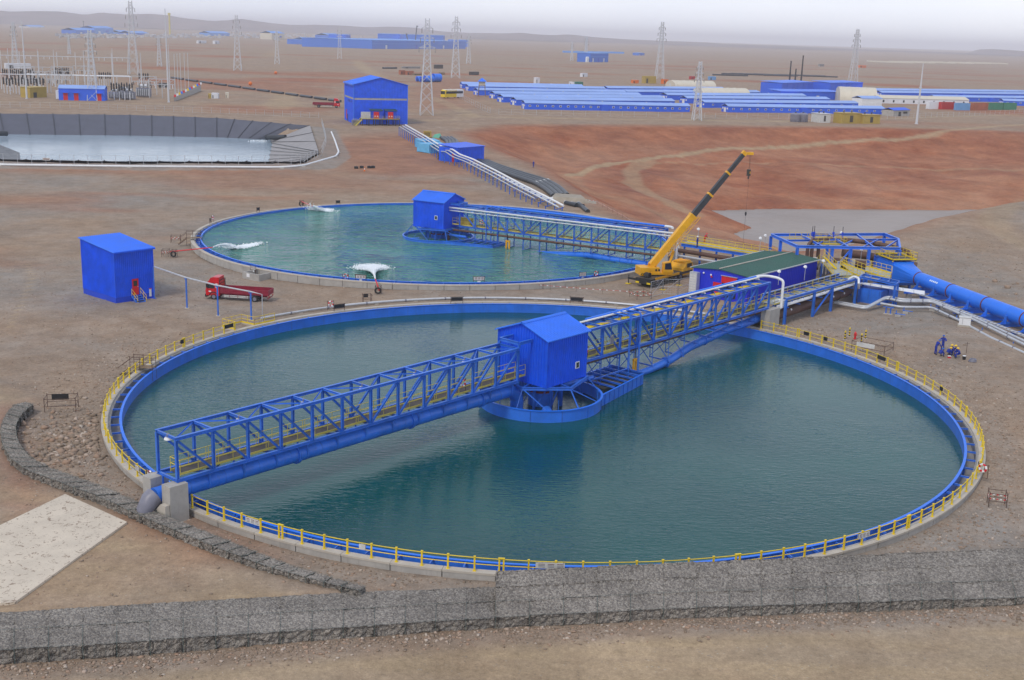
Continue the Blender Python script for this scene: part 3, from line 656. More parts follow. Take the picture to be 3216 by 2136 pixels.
pipe('pipe_barrel', P, [(13.3, -.9, -.85), (17, -.9, -.85), (21.5, -.7, -.55), (26, -.3, .1), (34, 0, .62), (43.0, 0, .95)], [.36, .38, .46, .5, .5, .5], 'blue_pipe', 18)
for u, z, y in ((15.0, -.85, -.9), (20.6, -.6, -.75), (29.2, .3, -.15)): MB().tube([(u-.06, y, z), (u+.06, y, z+.005)], .6 if u > 16 else .47, 18).build('flange', 'blue_pipe', P, True)
for u, z, y in ((24, -.2, -.45), (32, .5, -.08), (35.5, .68, 0), (38.5, .78, 0)): MB().tube([(u-.03, y, z), (u+.03, y, z)], .512, 18).build('weld_band', 'blue_steel', P, True)
# ---- near drive house
H1 = thing('drive_house', 'blue sheet-metal house astride the near bridge with one white-framed window', 'house', C1, A1)
shed(H1, -3.0, 3.0, -3.1, 3.1, 1.75, 6.4, 7.55, (1.6, -3.1, 3.2, .42, .52))
def feedwell(C, A, zt, label, ch=13.2):
    F = thing('feedwell', label, 'feedwell', (C[0], C[1], zt), A); R = 6.05
    MB().ring(R-.05, R, -3.5, 0, n=96).build('shell', 'blue_pipe', F, True); MB().ring(R-.14, R+.1, .002, .06, n=96).build('rim_flange', 'blue_pipe_bright', F)
    for i in range(10):
        a = -2.6+i*.5; bar('shell_rib', F, (R*1.004*math.cos(a), R*1.004*math.sin(a), -1.6), (R*1.004*math.cos(a), R*1.004*math.sin(a), -.02), .07, .07, 'blue_steel')
    # trough running out along the bridge
    y0, y1 = -3.6, 1.2
    y0 = -3.0; ya = -4.72
    d_ = Vector((ch-3.74, y0-ya, 0)); n_ = Vector((d_.y, -d_.x, 0)).normalized()
    MB().beam((3.74, ya, -1.5), (ch, y0, -1.5), .06, 2.96).build('trough_wall', 'blue_pipe', F); bar('trough_flange', F, (3.74, ya, .02), (ch, y0, .02), .2, .06, 'blue_pipe_bright')
    for k in range(9): q_ = Vector((3.74, ya, 0))+d_*((k+.6)/9.2)+n_*.05; bar('trough_rib', F, q_-Vector((0,0,2)), q_-Vector((0,0,.02)), .08, .06, 'blue_steel')
    for y, ux in ((y1, 5.95),):
        MB().box(ux, ch, y-.03, y+.03, -3, -.02).build('trough_wall', 'blue_pipe', F); bar('trough_flange', F, (ux, y, .02), (ch, y, .02), .2, .06, 'blue_pipe_bright')
        for k in range(7): bar('trough_rib', F, (ux+.7+k*1.15, y+(-.05 if y < 0 else .05), -2), (ux+.7+k*1.15, y+(-.05 if y < 0 else .05), -.02), .08, .06, 'blue_steel')
    MB().box(ch-.03, ch+.03, y0, y1, -3, 0).build('trough_end', 'blue_pipe', F)
    for k in range(6): bar('trough_beam', F, (6.6+k*1.3, y0-1.15+.22*k, .1), (6.6+k*1.3, y1, .1), .14, .16, 'blue_steel', 'I')
    for k in range(5): MB().box(6.9+k*1.3, 7.7+k*1.3, y0+.4, y1-.4, -.55, -.5).build('baffle_plate', 'dark_steel', F)
    bar('trough_rail', F, (6.2, y0+1.6, .35), (13, y0+1.6, .35), .12, .12, 'blue_steel', 'I')
    # centre column, ring beam and hangers
    MB().tube([(0,0,-3), (0,0,2.2)], 1.25, 24).build('centre_column', 'blue_pipe', F, True); MB().tube([(0,0,.3), (0,0,.5)], 1.35, 24).build('column_band', 'rust_band', F, True)
    for k in range(8):
        a = k*math.pi/4+.39; c, s = math.cos(a), math.sin(a)
        bar('column_post', F, (2.1*c, 2.1*s, -2.5), (2.1*c, 2.1*s, 1.7), .22, .22, 'blue_steel', 'I')
        bar('column_brace', F, (2.1*c, 2.1*s, -1), (2.1*math.cos(a+.785), 2.1*math.sin(a+.785), 1.6), .1, .1, 'blue_steel', 'L')
    pts = [(4.6*math.cos(k*math.pi/3+.3), 4.6*math.sin(k*math.pi/3+.3), 1.6) for k in range(6)]
    for k in range(6):
        a, b = pts[k], pts[(k+1) % 6]; bar('ring_beam', F, a, b, .18, .30, 'blue_steel', 'I'); bar('spoke_beam', F, (2.0*a[0]/4.6, 2.0*a[1]/4.6, 1.6), a, .16, .26, 'blue_steel', 'I')
        ra = math.atan2(a[1], a[0]); bar('hanger_rod', F, a, (5.9*math.cos(ra), 5.9*math.sin(ra), .05), .09, .09, 'blue_steel', 'L')
        bar('hanger_rod', F, a, (5.9*math.cos(ra+.5), 5.9*math.sin(ra+.5), .05), .08, .08, 'blue_steel', 'L'); bar('hanger_post', F, (5.7*math.cos(ra-.35), 5.7*math.sin(ra-.35), 1.0), (5.7*math.cos(ra-.35), 5.7*math.sin(ra-.35), -1.2), .08, .08, 'blue_steel', 'L')
    pipe('inlet_pipe', F, [(-2.2, -2.6, -.75), (-3.4, -4.0, -.75)], .48, 'blue_pipe', 16); pipe('spray_pipe', F, [(2.2, -1.0, .6), (4.6, -1.4, .6), (6.5, -1.4, .6)], .22, 'blue_pipe', 12)
    return F
feedwell(C1, A1, 0, 'round blue feedwell and trough below the near drive house')
disc('water', C1, 6.0, WZ1+.004, 'feedwell_water', kind='structure')
# ---- far bridge
us2 = [5.04+PIT*i for i in range(12)]+[41.5]
C2b = Vector((C2.x, C2.y, .22))
B = thing('truss_bridge', 'blue truss bridge with white pipes crossing the far tank', 'bridge', C2b, A2)
truss(B, us2, 16.5); walkway(B, 3.3, 42.8, -.05, 1.3, ZB+.16, m='yellow_pale')
for s in (-1, 1):
    bar('stub_beam', B, (3.05, s*HW, ZB+HT+.5), (5.04, s*HW, ZB+HT+.5), .2, .35, 'blue_steel', 'I')
bar('stub_beam', B, (5.04, -HW+.1, ZB+HT+.5), (5.04, HW-.1, ZB+HT+.5), .2, .35, 'blue_steel', 'I')
pipe('top_pipe', B, [(9, .9, ZB+HT+.42), (41.2, .9, ZB+HT+.42)], .17, 'blue_pipe_bright', 10)
pipe('white_elbow', B, [(41.2, .9, ZB+HT+.42), (42.4, .5, ZB+HT+.45), (42.9, -.3, ZB+HT+.5)], .2, 'white_paint', 10, .5)
for dy, dz, r in ((-1.5, -.15, .17), (-1.45, -.62, .12)):
    pipe('white_pipe', B, [(3.1, dy, ZB+HT+dz), (43.6+(.3 if r > .15 else 0), dy, ZB+HT+dz), (44.3, dy, ZB+HT+dz-.1), (44.3, dy, .4), (45.2, dy-.3, .1), (58, dy-3, .1)], r, 'silver', 10, .6)
for u in us2[1:]: bar('pipe_bracket', B, (u, -HW, ZB+HT-.35), (u, -1.7, ZB+HT-.35), .1, .1, 'blue_steel')
for u in (10.2, 11, 11.8, 12.6): pipe('top_manifold', B, [(u, -1.1, ZB+HT+.45), (u, 1.3, ZB+HT+.5)], .06, 'blue_pipe_bright', 8)
for u in (10.4, 12.6):
    for y in (-1.55, -1.35, 1.1): pipe('riser_pipe', B, [(u, y, .1), (u, y, ZB+HT+.45), (u, -y*.6, ZB+HT+.45)], .05, 'blue_pipe', 8, .25)
pipe('brown_pipe', B, [(2.8, -1.15, -.2), (2.9, -1.15, 1.55), (3.6, -1.15, 1.72), (43.4, -1.15, 1.72)], .19, 'brown_pipe', 10, .5)
for i, u in enumerate(us2):
    zl = -.4 if u < 22 else (.55 if u < 40 else 1.2)
    for s in (-1, 1): bar('hanger', B, (u, s*HW, ZB-.1), (u, s*HW, zl), .13, .13, 'blue_steel', 'L')
    bar('hanger_beam', B, (u, -HW-.1, zl+.2), (u, HW+.1, zl+.2), .12, .14, 'blue_steel', 'I'); bar('pipe_shelf', B, (u, -HW-.1, 1.45), (u, HW, 1.45), .09, .1, 'blue_steel', 'I')
    if i % 2 == 0: bar('hanger_brace', B, (u, HW, ZB-.15), (u, -HW, zl+.25), .07, .07, 'blue_steel', 'L')
MB().box(4.2, 6.6, -.2, .6, ZB+.2, ZB+1.3).build('equipment_box', 'tan_box', B)
H2 = thing('drive_house', 'blue sheet-metal house at the open end of the far bridge', 'house', C2b, A2)
shed(H2, -3.0, 3.0, -3.1, 3.1, 1.9, 6.4, 7.55, (1.55, -3.1, 3.75, .42, .55))
feedwell(C2, A2, .42, 'round blue feedwell below the far drive house, brimful of water', 12.6)
disc('water', C2, 6.0, WZ2+.004, 'tank_water_choppy', kind='structure')
P = thing('discharge_pipe', 'blue pipe surfacing from the water under the far bridge', 'pipe', C2b, A2)
pipe('pipe_barrel', P, [(16, -.3, -.85), (20, -.3, -.6), (24.5, -.3, -.22), (28.8, -.2, .18), (33.5, -.1, -.06), (41, 0, -.18)], [.4, .45, .5, .52, .55, .55], 'blue_pipe_bright', 18)
for u, z in ((31.4, .04), (36.5, -.12)): MB().tube([(u-.06, -.1, z), (u+.06, -.1, z-.004)], .64, 18).build('flange', 'blue_pipe', P, True)
for u, z in ((25.2, -.15), (28.2, .14), (34.5, -.09), (39, -.15)): MB().tube([(u-.03, -.2, z), (u+.03, -.2, z)], .565, 18).build('weld_band', 'blue_steel', P, True)
W = thing('hose_hanger', 'yellow bracket hanging over the water beneath the far bridge', 'bracket', C2b, A2)
MB().box(14.2,14.45,-1.5,-1.3,-.2,1.1).box(14.75,15.0,-1.5,-1.3,-.2,1.1).box(14.2,15.0,-1.52,-1.28,.85,1.15).build('frame', 'yellow_crane', W); MB().tube([(14.6,-1.4,1.1),(14.4,-1.4,2.2)], .08, 6).build('hanger_rod', 'black', W)
# ---- piers
def pier(label, C, A, boxes, zlow=-2.5):
    T = thing('bridge_pier', label, 'pier', C, A); 
    for k, (x0, x1, y0, y1, z1) in enumerate(boxes): MB().box(x0, x1, y0, y1, zlow, z1).build('pillar', 'concrete', T)
    return T
WY = ((-1.7,-2.5),(-1.7,1.0),(-1.1,1.0),(.25,-.3),(.25,-2.5))
T = pier('pair of concrete pillars under the left end of the near bridge', C1, A1, [(-43.0, -41.5, -1.75, -.72, 2.31), (-43.0, -41.5, .72, 1.75, 2.31)])
MB().add([(-43.4,y,z) for y,z in WY]+[(-43.04,y,z) for y,z in WY], [(0,1,2,3,4),(9,8,7,6,5)]+[(k,(k+1)%5,5+(k+1)%5,5+k) for k in range(5)]).build('wing_wall', 'concrete_light', T)
pier('tall concrete pier under the right end of the near bridge', C1, A1, [(41.4, 43.8, -1.9, -.62, 2.31), (41.4, 43.8, .62, 1.7, 2.31)])
pier('concrete pier under the right end of the far bridge', C2b, A2, [(40.9, 43.0, -1.7, 1.7, 2.31)])
# ------------------------------------------------------------------ gabions
def worley(P, s, seed=0):
    """3-D cellular noise: distance to nearest feature point, in cells"""
    q = P/s; i = np.floor(q); best = np.full(len(P), 9.)
    for dx in (-1,0,1):
        for dy in (-1,0,1):
            for dz in (-1,0,1):
                c = i+np.array([dx,dy,dz]); h = lambda k: np.modf(np.abs(np.sin(c@np.array([127.1,311.7,74.7])+k*13.37+seed)*43758.5453))[0]
                f = c+np.stack([h(1),h(2),h(3)], 1); best = np.minimum(best, ((q-f)**2).sum(1))
    return np.sqrt(best)
def stone_mat():
    m = bpy.data.materials.new('gabion_stone'); m.use_nodes = True; t = m.node_tree; b = t.nodes['Principled BSDF']; N = t.nodes.new; L = t.links.new
    geo = N('ShaderNodeNewGeometry'); b.inputs['Roughness'].default_value = .9; b.inputs['Specular IOR Level'].default_value = .2
    v = N('ShaderNodeTexVoronoi'); v.inputs['Scale'].default_value = 9.5; L(geo.outputs['Position'], v.inputs[0])
    r = N('ShaderNodeValToRGB'); e = r.color_ramp.elements; e[0].color = (.165,.15,.135,1); e[1].color = (.36,.33,.29,1); e.new(.5).color = (.245,.22,.195,1)
    s = N('ShaderNodeSeparateColor'); L(v.outputs['Color'], s.inputs[0]); L(s.outputs[0], r.inputs[0])
    n = N('ShaderNodeTexNoise'); n.inputs['Scale'].default_value = .35; L(geo.outputs['Position'], n.inputs[0])
    mr = N('ShaderNodeMapRange'); mr.inputs[1].default_value = .35; mr.inputs[2].default_value = .65; mr.inputs[3].default_value = .85; mr.inputs[4].default_value = 1.15; L(n.outputs[0], mr.inputs[0])
    x = N('ShaderNodeMix'); x.data_type = 'RGBA'; x.blend_type = 'MULTIPLY'; x.inputs[0].default_value = 1; L(r.outputs[0], x.inputs[6]); L(mr.outputs[0], x.inputs[7])
    n2 = N('ShaderNodeTexNoise'); n2.inputs['Scale'].default_value = 14; n2.inputs['Detail'].default_value = 4; L(geo.outputs['Position'], n2.inputs[0])
    L(x.outputs[2], b.inputs['Base Color'])
    mh = N('ShaderNodeMath'); mh.operation = 'MULTIPLY_ADD'; L(v.outputs['Distance'], mh.inputs[0]); mh.inputs[1].default_value = -1; L(n2.outputs[0], mh.inputs[2])
    bp = N('ShaderNodeBump'); bp.inputs[0].default_value = .9; bp.inputs[1].default_value = .09; L(mh.outputs[0], bp.inputs['Height']); L(bp.outputs[0], b.inputs['Normal'])
    MATS['gabion_stone'] = m
stone_mat()
def basket(parent, q, zt, zb, wire=True, cell=.19, res=.10):
    """stone-filled basket: q four plan corners, zt their top heights, zb bottom"""
    q = [np.array([p[0], p[1]]) for p in q]; zt = list(zt); cen = sum(q)/4
    def quad(a, b, c, d, side=False):
        a, b, c, d = map(np.array, (a, b, c, d))
        nu = max(2, int(max(np.linalg.norm(b-a), np.linalg.norm(c-d))/res)); nv = max(2, int(max(np.linalg.norm(d-a), np.linalg.norm(c-b))/res))
        u, v = np.meshgrid(np.linspace(0,1,nu+1), np.linspace(0,1,nv+1)); u, v = u[...,None], v[...,None]
        P = (a*(1-u)*(1-v)+b*u*(1-v)+c*u*v+d*(1-u)*v).reshape(-1,3); n = np.cross(b-a, d-a); n = n/np.linalg.norm(n)
        w_ = worley(P, cell*(1.5 if side else 1), 3.1); edge = np.minimum(np.minimum(u, 1-u), np.minimum(v, 1-v)).reshape(-1); k = 1.0+0*edge
        P = P+n*((.06-(.30 if side else .13)*np.clip(w_, 0, .9))*k)[:,None]
        f = [(j*(nu+1)+i, j*(nu+1)+i+1, (j+1)*(nu+1)+i+1, (j+1)*(nu+1)+i) for j in range(nv) for i in range(nu)]
        return P.tolist(), f
    T = [(*q[i], zt[i]) for i in range(4)]; Bt = [(*q[i], zb) for i in range(4)]
    m = MB(); m.add(*quad(*T))
    for i in range(4): j = (i+1) % 4; m.add(*quad(Bt[i], Bt[j], T[j], T[i], True))
    me = bpy.data.meshes.new('basket'); me.from_pydata(m.v, [], m.f); me.materials.append(MATS['gabion_stone'])
    o = link('basket', me, parent)
    if wire:
        k = MB(); up = .055
        Tt = [(p[0]+(p[0]-cen[0])*.015, p[1]+(p[1]-cen[1])*.015, p[2]+up) for p in T]; Bb = [(a[0], a[1], zb) for a in Tt]
        for i in range(4):
            j = (i+1) % 4; k.beam(Tt[i], Tt[j], .007); k.beam(Bb[i], Tt[i], .010)
            for s_ in (.33, .66):
                a = [Tt[i][c]*(1-s_)+Tt[j][c]*s_ for c in range(3)]; k.beam((a[0], a[1], zb), a, .006)
        k.build('wire_cage', 'gabion_wire', o)
    return o
def resample(P, n):
    P = [Vector(p) for p in P]; L = [0]
    for a, b in zip(P[:-1], P[1:]): L.append(L[-1]+(b-a).length)
    r = []
    for k in range(n+1):
        s_ = L[-1]*k/n; i = min(max(np.searchsorted(L, s_)-1, 0), len(P)-2); t = (s_-L[i])/max(L[i+1]-L[i], 1e-6); r.append(P[i].lerp(P[i+1], t))
    return r
G = thing('gabion_wall', 'narrow curved gabion wall beside the pale concrete slab', 'gabion wall')
go, gi = resample(GW_OUT, 40), resample(GW_IN, 40)
for k in range(40):
    e = .012; a, b, c, d = go[k].lerp(go[k+1], e), go[k].lerp(go[k+1], 1-e), gi[k].lerp(gi[k+1], 1-e), gi[k].lerp(gi[k+1], e)
    dz = random.uniform(-.03, .03); z = .44+dz-max(0,k-29)*.03; basket(G, (a, b, c, d), (z, z, z, z), -.9)
G = thing('gabion_wall', 'wide gabion terrace of grey stone along the road at the front', 'gabion wall')
BKL = [av(0,1412,-.12), av(400,1388,-.14), av(787,1367,-.2), av(1146,1352,-.28)]; BKL = [BKL[0]+(BKL[0]-BKL[1])*.9]+BKL
BKR = [av(1143,1316,1.1), av(1574,1297,1.08), av(2361,1262,1.0)]; BKR = BKR+[BKR[-1]+(BKR[-1]-BKR[-2])*.3]
i0 = BKL[-1].x
FRL = [p for p in FR if p.x < i0-.5]; j = len(FRL); t = (i0-FR[j-1].x)/(FR[j].x-FR[j-1].x); mid = FR[j-1].lerp(FR[j], t); FRL.append(mid); FRR = [mid]+FR[j:]
def terrace(fr, bk, n, rows, steps):
    f, b = resample(fr, n), resample(bk, n)
    for k in range(n):
        for r in range(rows):
            t0, t1 = r/rows, (r+1)/rows; e = .0015
            def P(kk, tt): return f[kk].lerp(b[kk], tt)
            q = [P(k, t0).lerp(P(k+1, t0), e), P(k, t0).lerp(P(k+1, t0), 1-e), P(k, t1-.001).lerp(P(k+1, t1-.001), 1-e), P(k, t1-.001).lerp(P(k+1, t1-.001), e)]
            dz = random.uniform(-.025, .025)+(steps*(.5-0) if steps else 0)*0
            zz = [p.z+dz for p in q]
            pass
            basket(G, q, zz, (road_z(q[0].x)-.35) if r == 0 else min(zz)-1.6, r == 0, .20, .12)
terrace(FRL, BKL, 20, 2, 0); terrace(FRR, BKR, 20, 3, 1)
# ------------------------------------------------------------------ concrete slab
sl = [cA(308,688,0), cA(600,820,0), cA(68,1200,0), cA(-700,1250,0), cA(-700,1170,0)]
def slab_mat():
    m = mat('slab', (.60, .52, .415), .9, noise=(.5, .10), bump=(8, .3)); t = m.node_tree; b = t.nodes['Principled BSDF']; N = t.nodes.new; L = t.links.new
    geo = N('ShaderNodeNewGeometry'); n = N('ShaderNodeTexNoise'); n.inputs['Scale'].default_value = 2.2; n.inputs['Detail'].default_value = 8; n.inputs['Roughness'].default_value = .72; n.inputs['Distortion'].default_value = 1.2; L(geo.outputs['Position'], n.inputs[0])
    r = N('ShaderNodeMapRange'); r.inputs[1].default_value = .57; r.inputs[2].default_value = .60; L(n.outputs[0], r.inputs[0])
    x = N('ShaderNodeMix'); x.data_type = 'RGBA'; old = b.inputs['Base Color'].links[0].from_socket; L(old, x.inputs[6]); x.inputs[7].default_value = (.27,.20,.145,1); L(r.outputs[0], x.inputs[0]); L(x.outputs[2], b.inputs['Base Color'])
slab_mat()
MB().prism([(p.x, p.y) for p in sl][::-1], -.5, .0).build('pavement', 'slab', None, kind='structure')
# ------------------------------------------------------------------ loose stones
def stone_meshes():
    base = bmesh.new(); bmesh.ops.create_icosphere(base, subdivisions=1, radius=1); v0 = np.array([v.co for v in base.verts]); f0 = np.array([[l.index for l in f.verts] for f in base.faces]); base.free()
    return v0, f0
SV, SF = stone_meshes()
def rocks(name, pts, size, m, kind='stuff', seed=1, sink=.35, **k):
    r = np.random.default_rng(seed); n = len(pts); sz = size[0]*(size[1]/size[0])**(r.random(n)**2.2)
    a = r.random(n)*6.28; sq = np.stack([sz*(.7+.6*r.random(n)), sz*(.7+.6*r.random(n)), sz*(.45+.4*r.random(n))], 1)
    jit = 1+.28*r.standard_normal((n, len(SV), 1)); P = SV[None]*jit*sq[:,None,:]
    c, s_ = np.cos(a)[:,None], np.sin(a)[:,None]; x, y = P[...,0]*c-P[...,1]*s_, P[...,0]*s_+P[...,1]*c
    z = P[...,2]+(pts[:,2]+sz*(.5-sink))[:,None]; P = np.stack([x+pts[:,0:1], y+pts[:,1:2], z], -1).reshape(-1,3)
    F = (SF[None]+(np.arange(n)*len(SV))[:,None,None]).reshape(-1,3)
    me = bpy.data.meshes.new(name); me.vertices.add(len(P)); me.vertices.foreach_set('co', P.ravel()); me.loops.add(F.size); me.loops.foreach_set('vertex_index', F.ravel().astype(np.int32))
    me.polygons.add(len(F)); me.polygons.foreach_set('loop_start', np.arange(0, F.size, 3, dtype=np.int32)); me.polygons.foreach_set('loop_total', np.full(len(F), 3, np.int32)); me.update(calc_edges=True)
    me.materials.append(MATS[m]); return link(name, me, kind=kind, **k)
def rock_mat():
    m = bpy.data.materials.new('loose_stone'); m.use_nodes = True; t = m.node_tree; b = t.nodes['Principled BSDF']; b.inputs['Roughness'].default_value = .92; b.inputs['Specular IOR Level'].default_value = .2
    g = t.nodes.new('ShaderNodeNewGeometry'); r = t.nodes.new('ShaderNodeValToRGB'); e = r.color_ramp.elements; e[0].color = (.22,.165,.12,1); e[1].color = (.50,.43,.36,1); e.new(.45).color = (.30,.235,.18,1); e.new(.75).color = (.36,.24,.17,1)
    t.links.new(g.outputs['Random Per Island'], r.inputs[0]); t.links.new(r.outputs[0], b.inputs['Base Color']); MATS['loose_stone'] = m
rock_mat()
def on_ground(x, y):
    z = base(x, y); return np.stack([x, y, z], 1)
xs = RNG.uniform(-36, 42, 8000); fy, fz = front_line(xs); ys = fy-.1-np.abs(RNG.normal(0, .95, 8000)); rocks('rubble', on_ground(xs, ys), (.025, .14), 'loose_stone', seed=2)
n = 26000; a = RNG.uniform(0, 6.283, n); r_ = 41.3+np.abs(RNG.normal(0, 4.5, n)); x, y = C1.x+r_*np.cos(a), C1.y+r_*np.sin(a); fy, fz = front_line(x); k = (y > fy+5.2) & (sdf(x, y, SLABZONE) > .3) & ((y < 130) | (x > 30))
rocks('rubble', on_ground(x[k], y[k]), (.025, .13), 'loose_stone', seed=3)
n = 1500; x, y = RNG.normal(-36.5, 2.6, n), RNG.normal(95.5, 4.5, n); k = (np.hypot(x-C1.x, y-C1.y) > 41.6) & (sdf(x, y, SLABZONE) > .4); rocks('rubble', on_ground(x[k], y[k]), (.06, .34), 'loose_stone', seed=4)
n = 12000; x, y = RNG.uniform(30, 95, n), RNG.uniform(95, 215, n); k = (np.hypot(x-C1.x, y-C1.y) > 42) & (sdf(x, y, PITRIM) > -8) & (x < y*.47); rocks('rubble', on_ground(x[k], y[k]), (.025, .15), 'loose_stone', seed=5)
n = 9000; x, y = RNG.uniform(-75, -5, n), RNG.uniform(60, 175, n); k = (np.hypot(x-C1.x, y-C1.y) > 41.5) & (np.hypot(x-C2.x, y-C2.y) > 41.5) & (sdf(x, y, [Vector(p) for p in sl]) > .35); fy, fz = front_line(x); k &= (y > fy+5); rocks('rubble', on_ground(x[k], y[k]), (.03, .12), 'loose_stone', seed=6)
for px, py, s_ in ((2945,905,.95), (2985,925,1.3), (3195,912,.8), (3012,945,.7), (3100,960,.6)):
    p = hit(px+180 if px < 3100 else px, py-20); rocks('boulder', np.array([[p.x, p.y, p.z]]), (s_*.5, s_*.5), 'loose_stone', None, seed=int(px), label='pale boulder on the slope above the big blue pipe, '+{2945:'second largest', 2985:'largest of the group', 3195:'at the right edge', 3012:'below the largest', 3100:'smallest of the group'}[px], cat='boulder', group='boulders on the slope')
# ------------------------------------------------------------------ blue house on the left, its pipe, the red truck
def door(parent, x, y, z, w_, h, m='red_paint', glass=True):
    """door leaf in the x-z plane at y, facing -y"""
    d = MB().box(x-w_/2, x+w_/2, y-.08, y-.0, z, z+h).build('door', m, parent)
    MB().box(x-w_/2-.07, x-w_/2, y-.1, y+.0, z, z+h+.07).box(x+w_/2, x+w_/2+.07, y-.1, y+.0, z, z+h+.07).box(x-w_/2, x+w_/2, y-.1, y+.0, z+h, z+h+.07).build('door_frame', 'blue_dark', d)
    MB().box(x+w_*.32, x+w_*.4, y-.13, y-.08, z+h*.48, z+h*.52).build('handle', 'silver', d)
    if glass: MB().box(x-w_*.28, x+w_*.28, y-.095, y-.06, z+h*.55, z+h*.88).build('door_window', 'glass', d)
    return d
A3 = math.radians(49); hz = -.52
H = thing('pump_house', 'tall blue sheet-metal hut with red door, left of the parked truck', 'hut', (-50.4, 146.5, hz), A3)
LX, LY = 5.5, 7.9        # local x along the door face, local y along the left face
zf, zk = 6.55, 7.3
sheet_wall('wall', H, (0, 0), (LX, 0), .75, zf, pitch=.28); sheet_wall('wall', H, (LX, 0), (LX, LY), .75, zf, pitch=.28, top=lambda t: zf+(zk-zf)*t/LY)
sheet_wall('wall', H, (LX, LY), (0, LY), .75, zk, pitch=.28); sheet_wall('wall', H, (0, LY), (0, 0), .75, zf, pitch=.28, top=lambda t: zk+(zf-zk)*t/LY)
MB().box(-.03, LX+.03, -.03, LY+.03, -.6, .75).build('plinth', 'blue_dark', H)
sheet_roof('roof', H, -.25, LX+.25, -.3, zf+.09, LY+.3, zk+.16, pitch=.28)
bar('gutter', H, (-.2, -.32, zf-.02), (LX+.2, -.32, zf-.02), .12, .16, 'blue_sheet')
for x, y in ((0,0),(LX,0),(0,LY),(LX,LY)): MB().box(x-.06, x+.06, y-.06, y+.06, .7, (zf if y == 0 else zk)-.02).build('corner_trim', 'blue_sheet', H)
door(H, 2.75, -.04, .8, .95, 2.1)
st = MB()
for k in range(4): st.box(2.2, 3.4, -.45-.32*k, -.12-.32*k, .62-.2*k, .66-.2*k)
st.box(2.15, 2.2, -1.5, -.1, -.2, .05).build('stair', 'blue_steel', H)
for x in (2.17, 3.43):
    bar('stair_stringer', H, (x, -.1, .66), (x, -1.55, -.25), .06, .2, 'blue_steel'); bar('stair_rail', H, (x, -.1, 1.65), (x, -1.5, .85), .05, .05, 'yellow', 'tube'); bar('stair_rail', H, (x, -.1, 1.2), (x, -1.5, .4), .05, .05, 'yellow', 'tube')
    for yy, z0 in ((-.12, .65), (-.8, .2), (-1.5, -.2)): bar('stair_post', H, (x, yy, z0), (x, yy, z0+1.02), .05, .05, 'yellow', 'tube')
MB().box(4.75, 5.0, -.16, -.02, .3, 1.3).build('hose_cabinet', 'white_paint', H); MB().box(4.72, 5.03, -.18, -.02, 1.3, 1.36).build('cabinet_hood', 'red_paint', H)
MB().box(5.1, 5.45, -.5, .0, -.6, .05).build('cable_duct', 'blue_sheet', H)
P = thing('overhead_pipe', 'thin white pipe on three blue posts running out from the tall hut', 'pipe')
pz = 3.55; hp = [Vector((-46.4, 149.9, 3.75)), Vector((-40.9,144.7,pz)), Vector((-36.1,141.1,pz-.1)), Vector((-31.5,138.7,pz-.2)), Vector((-29.9,137.6,pz-.25))]
pipe('pipe_run', P, hp+[Vector((-29.9,137.55,-.1))], [.10,.10,.10,.09,.05,.035], 'galvanised', 8)
for p in hp[1:4]:
    g = gz(p.x, p.y); bar('post', P, (p.x, p.y, g+.05), (p.x, p.y, p.z-.1), .2, .2, 'blue_steel', 'tube'); MB().box(p.x-.25, p.x+.25, p.y-.25, p.y+.25, g-.1, g+.07).build('base_plate', 'concrete_light', P); bar('pipe_saddle', P, (p.x-.25, p.y, p.z-.14), (p.x+.25, p.y, p.z-.14), .12, .08, 'blue_steel')
bar('post', P, (-46.6, 150.0, -.5), (-46.6, 150.0, 3.7), .14, .14, 'blue_steel', 'tube')
def wheel(parent, x, y, r, wd, name='wheel'):
    w_ = MB().tube([(x, y-wd/2, r), (x, y-wd/2+.04, r), (x, y+wd/2-.04, r), (x, y+wd/2, r)], [r*.9, r, r, r*.9], 20).build(name, 'rubber', parent, True)
    MB().tube([(x, y-wd/2-.012, r), (x, y+wd/2+.012, r)], r*.55, 14).build('rim', 'grey_pipe', w_, True); MB().tube([(x, y-wd/2-.05, r), (x, y-wd/2, r)], r*.22, 10).build('hub', 'dark_steel', w_, True)
    return w_
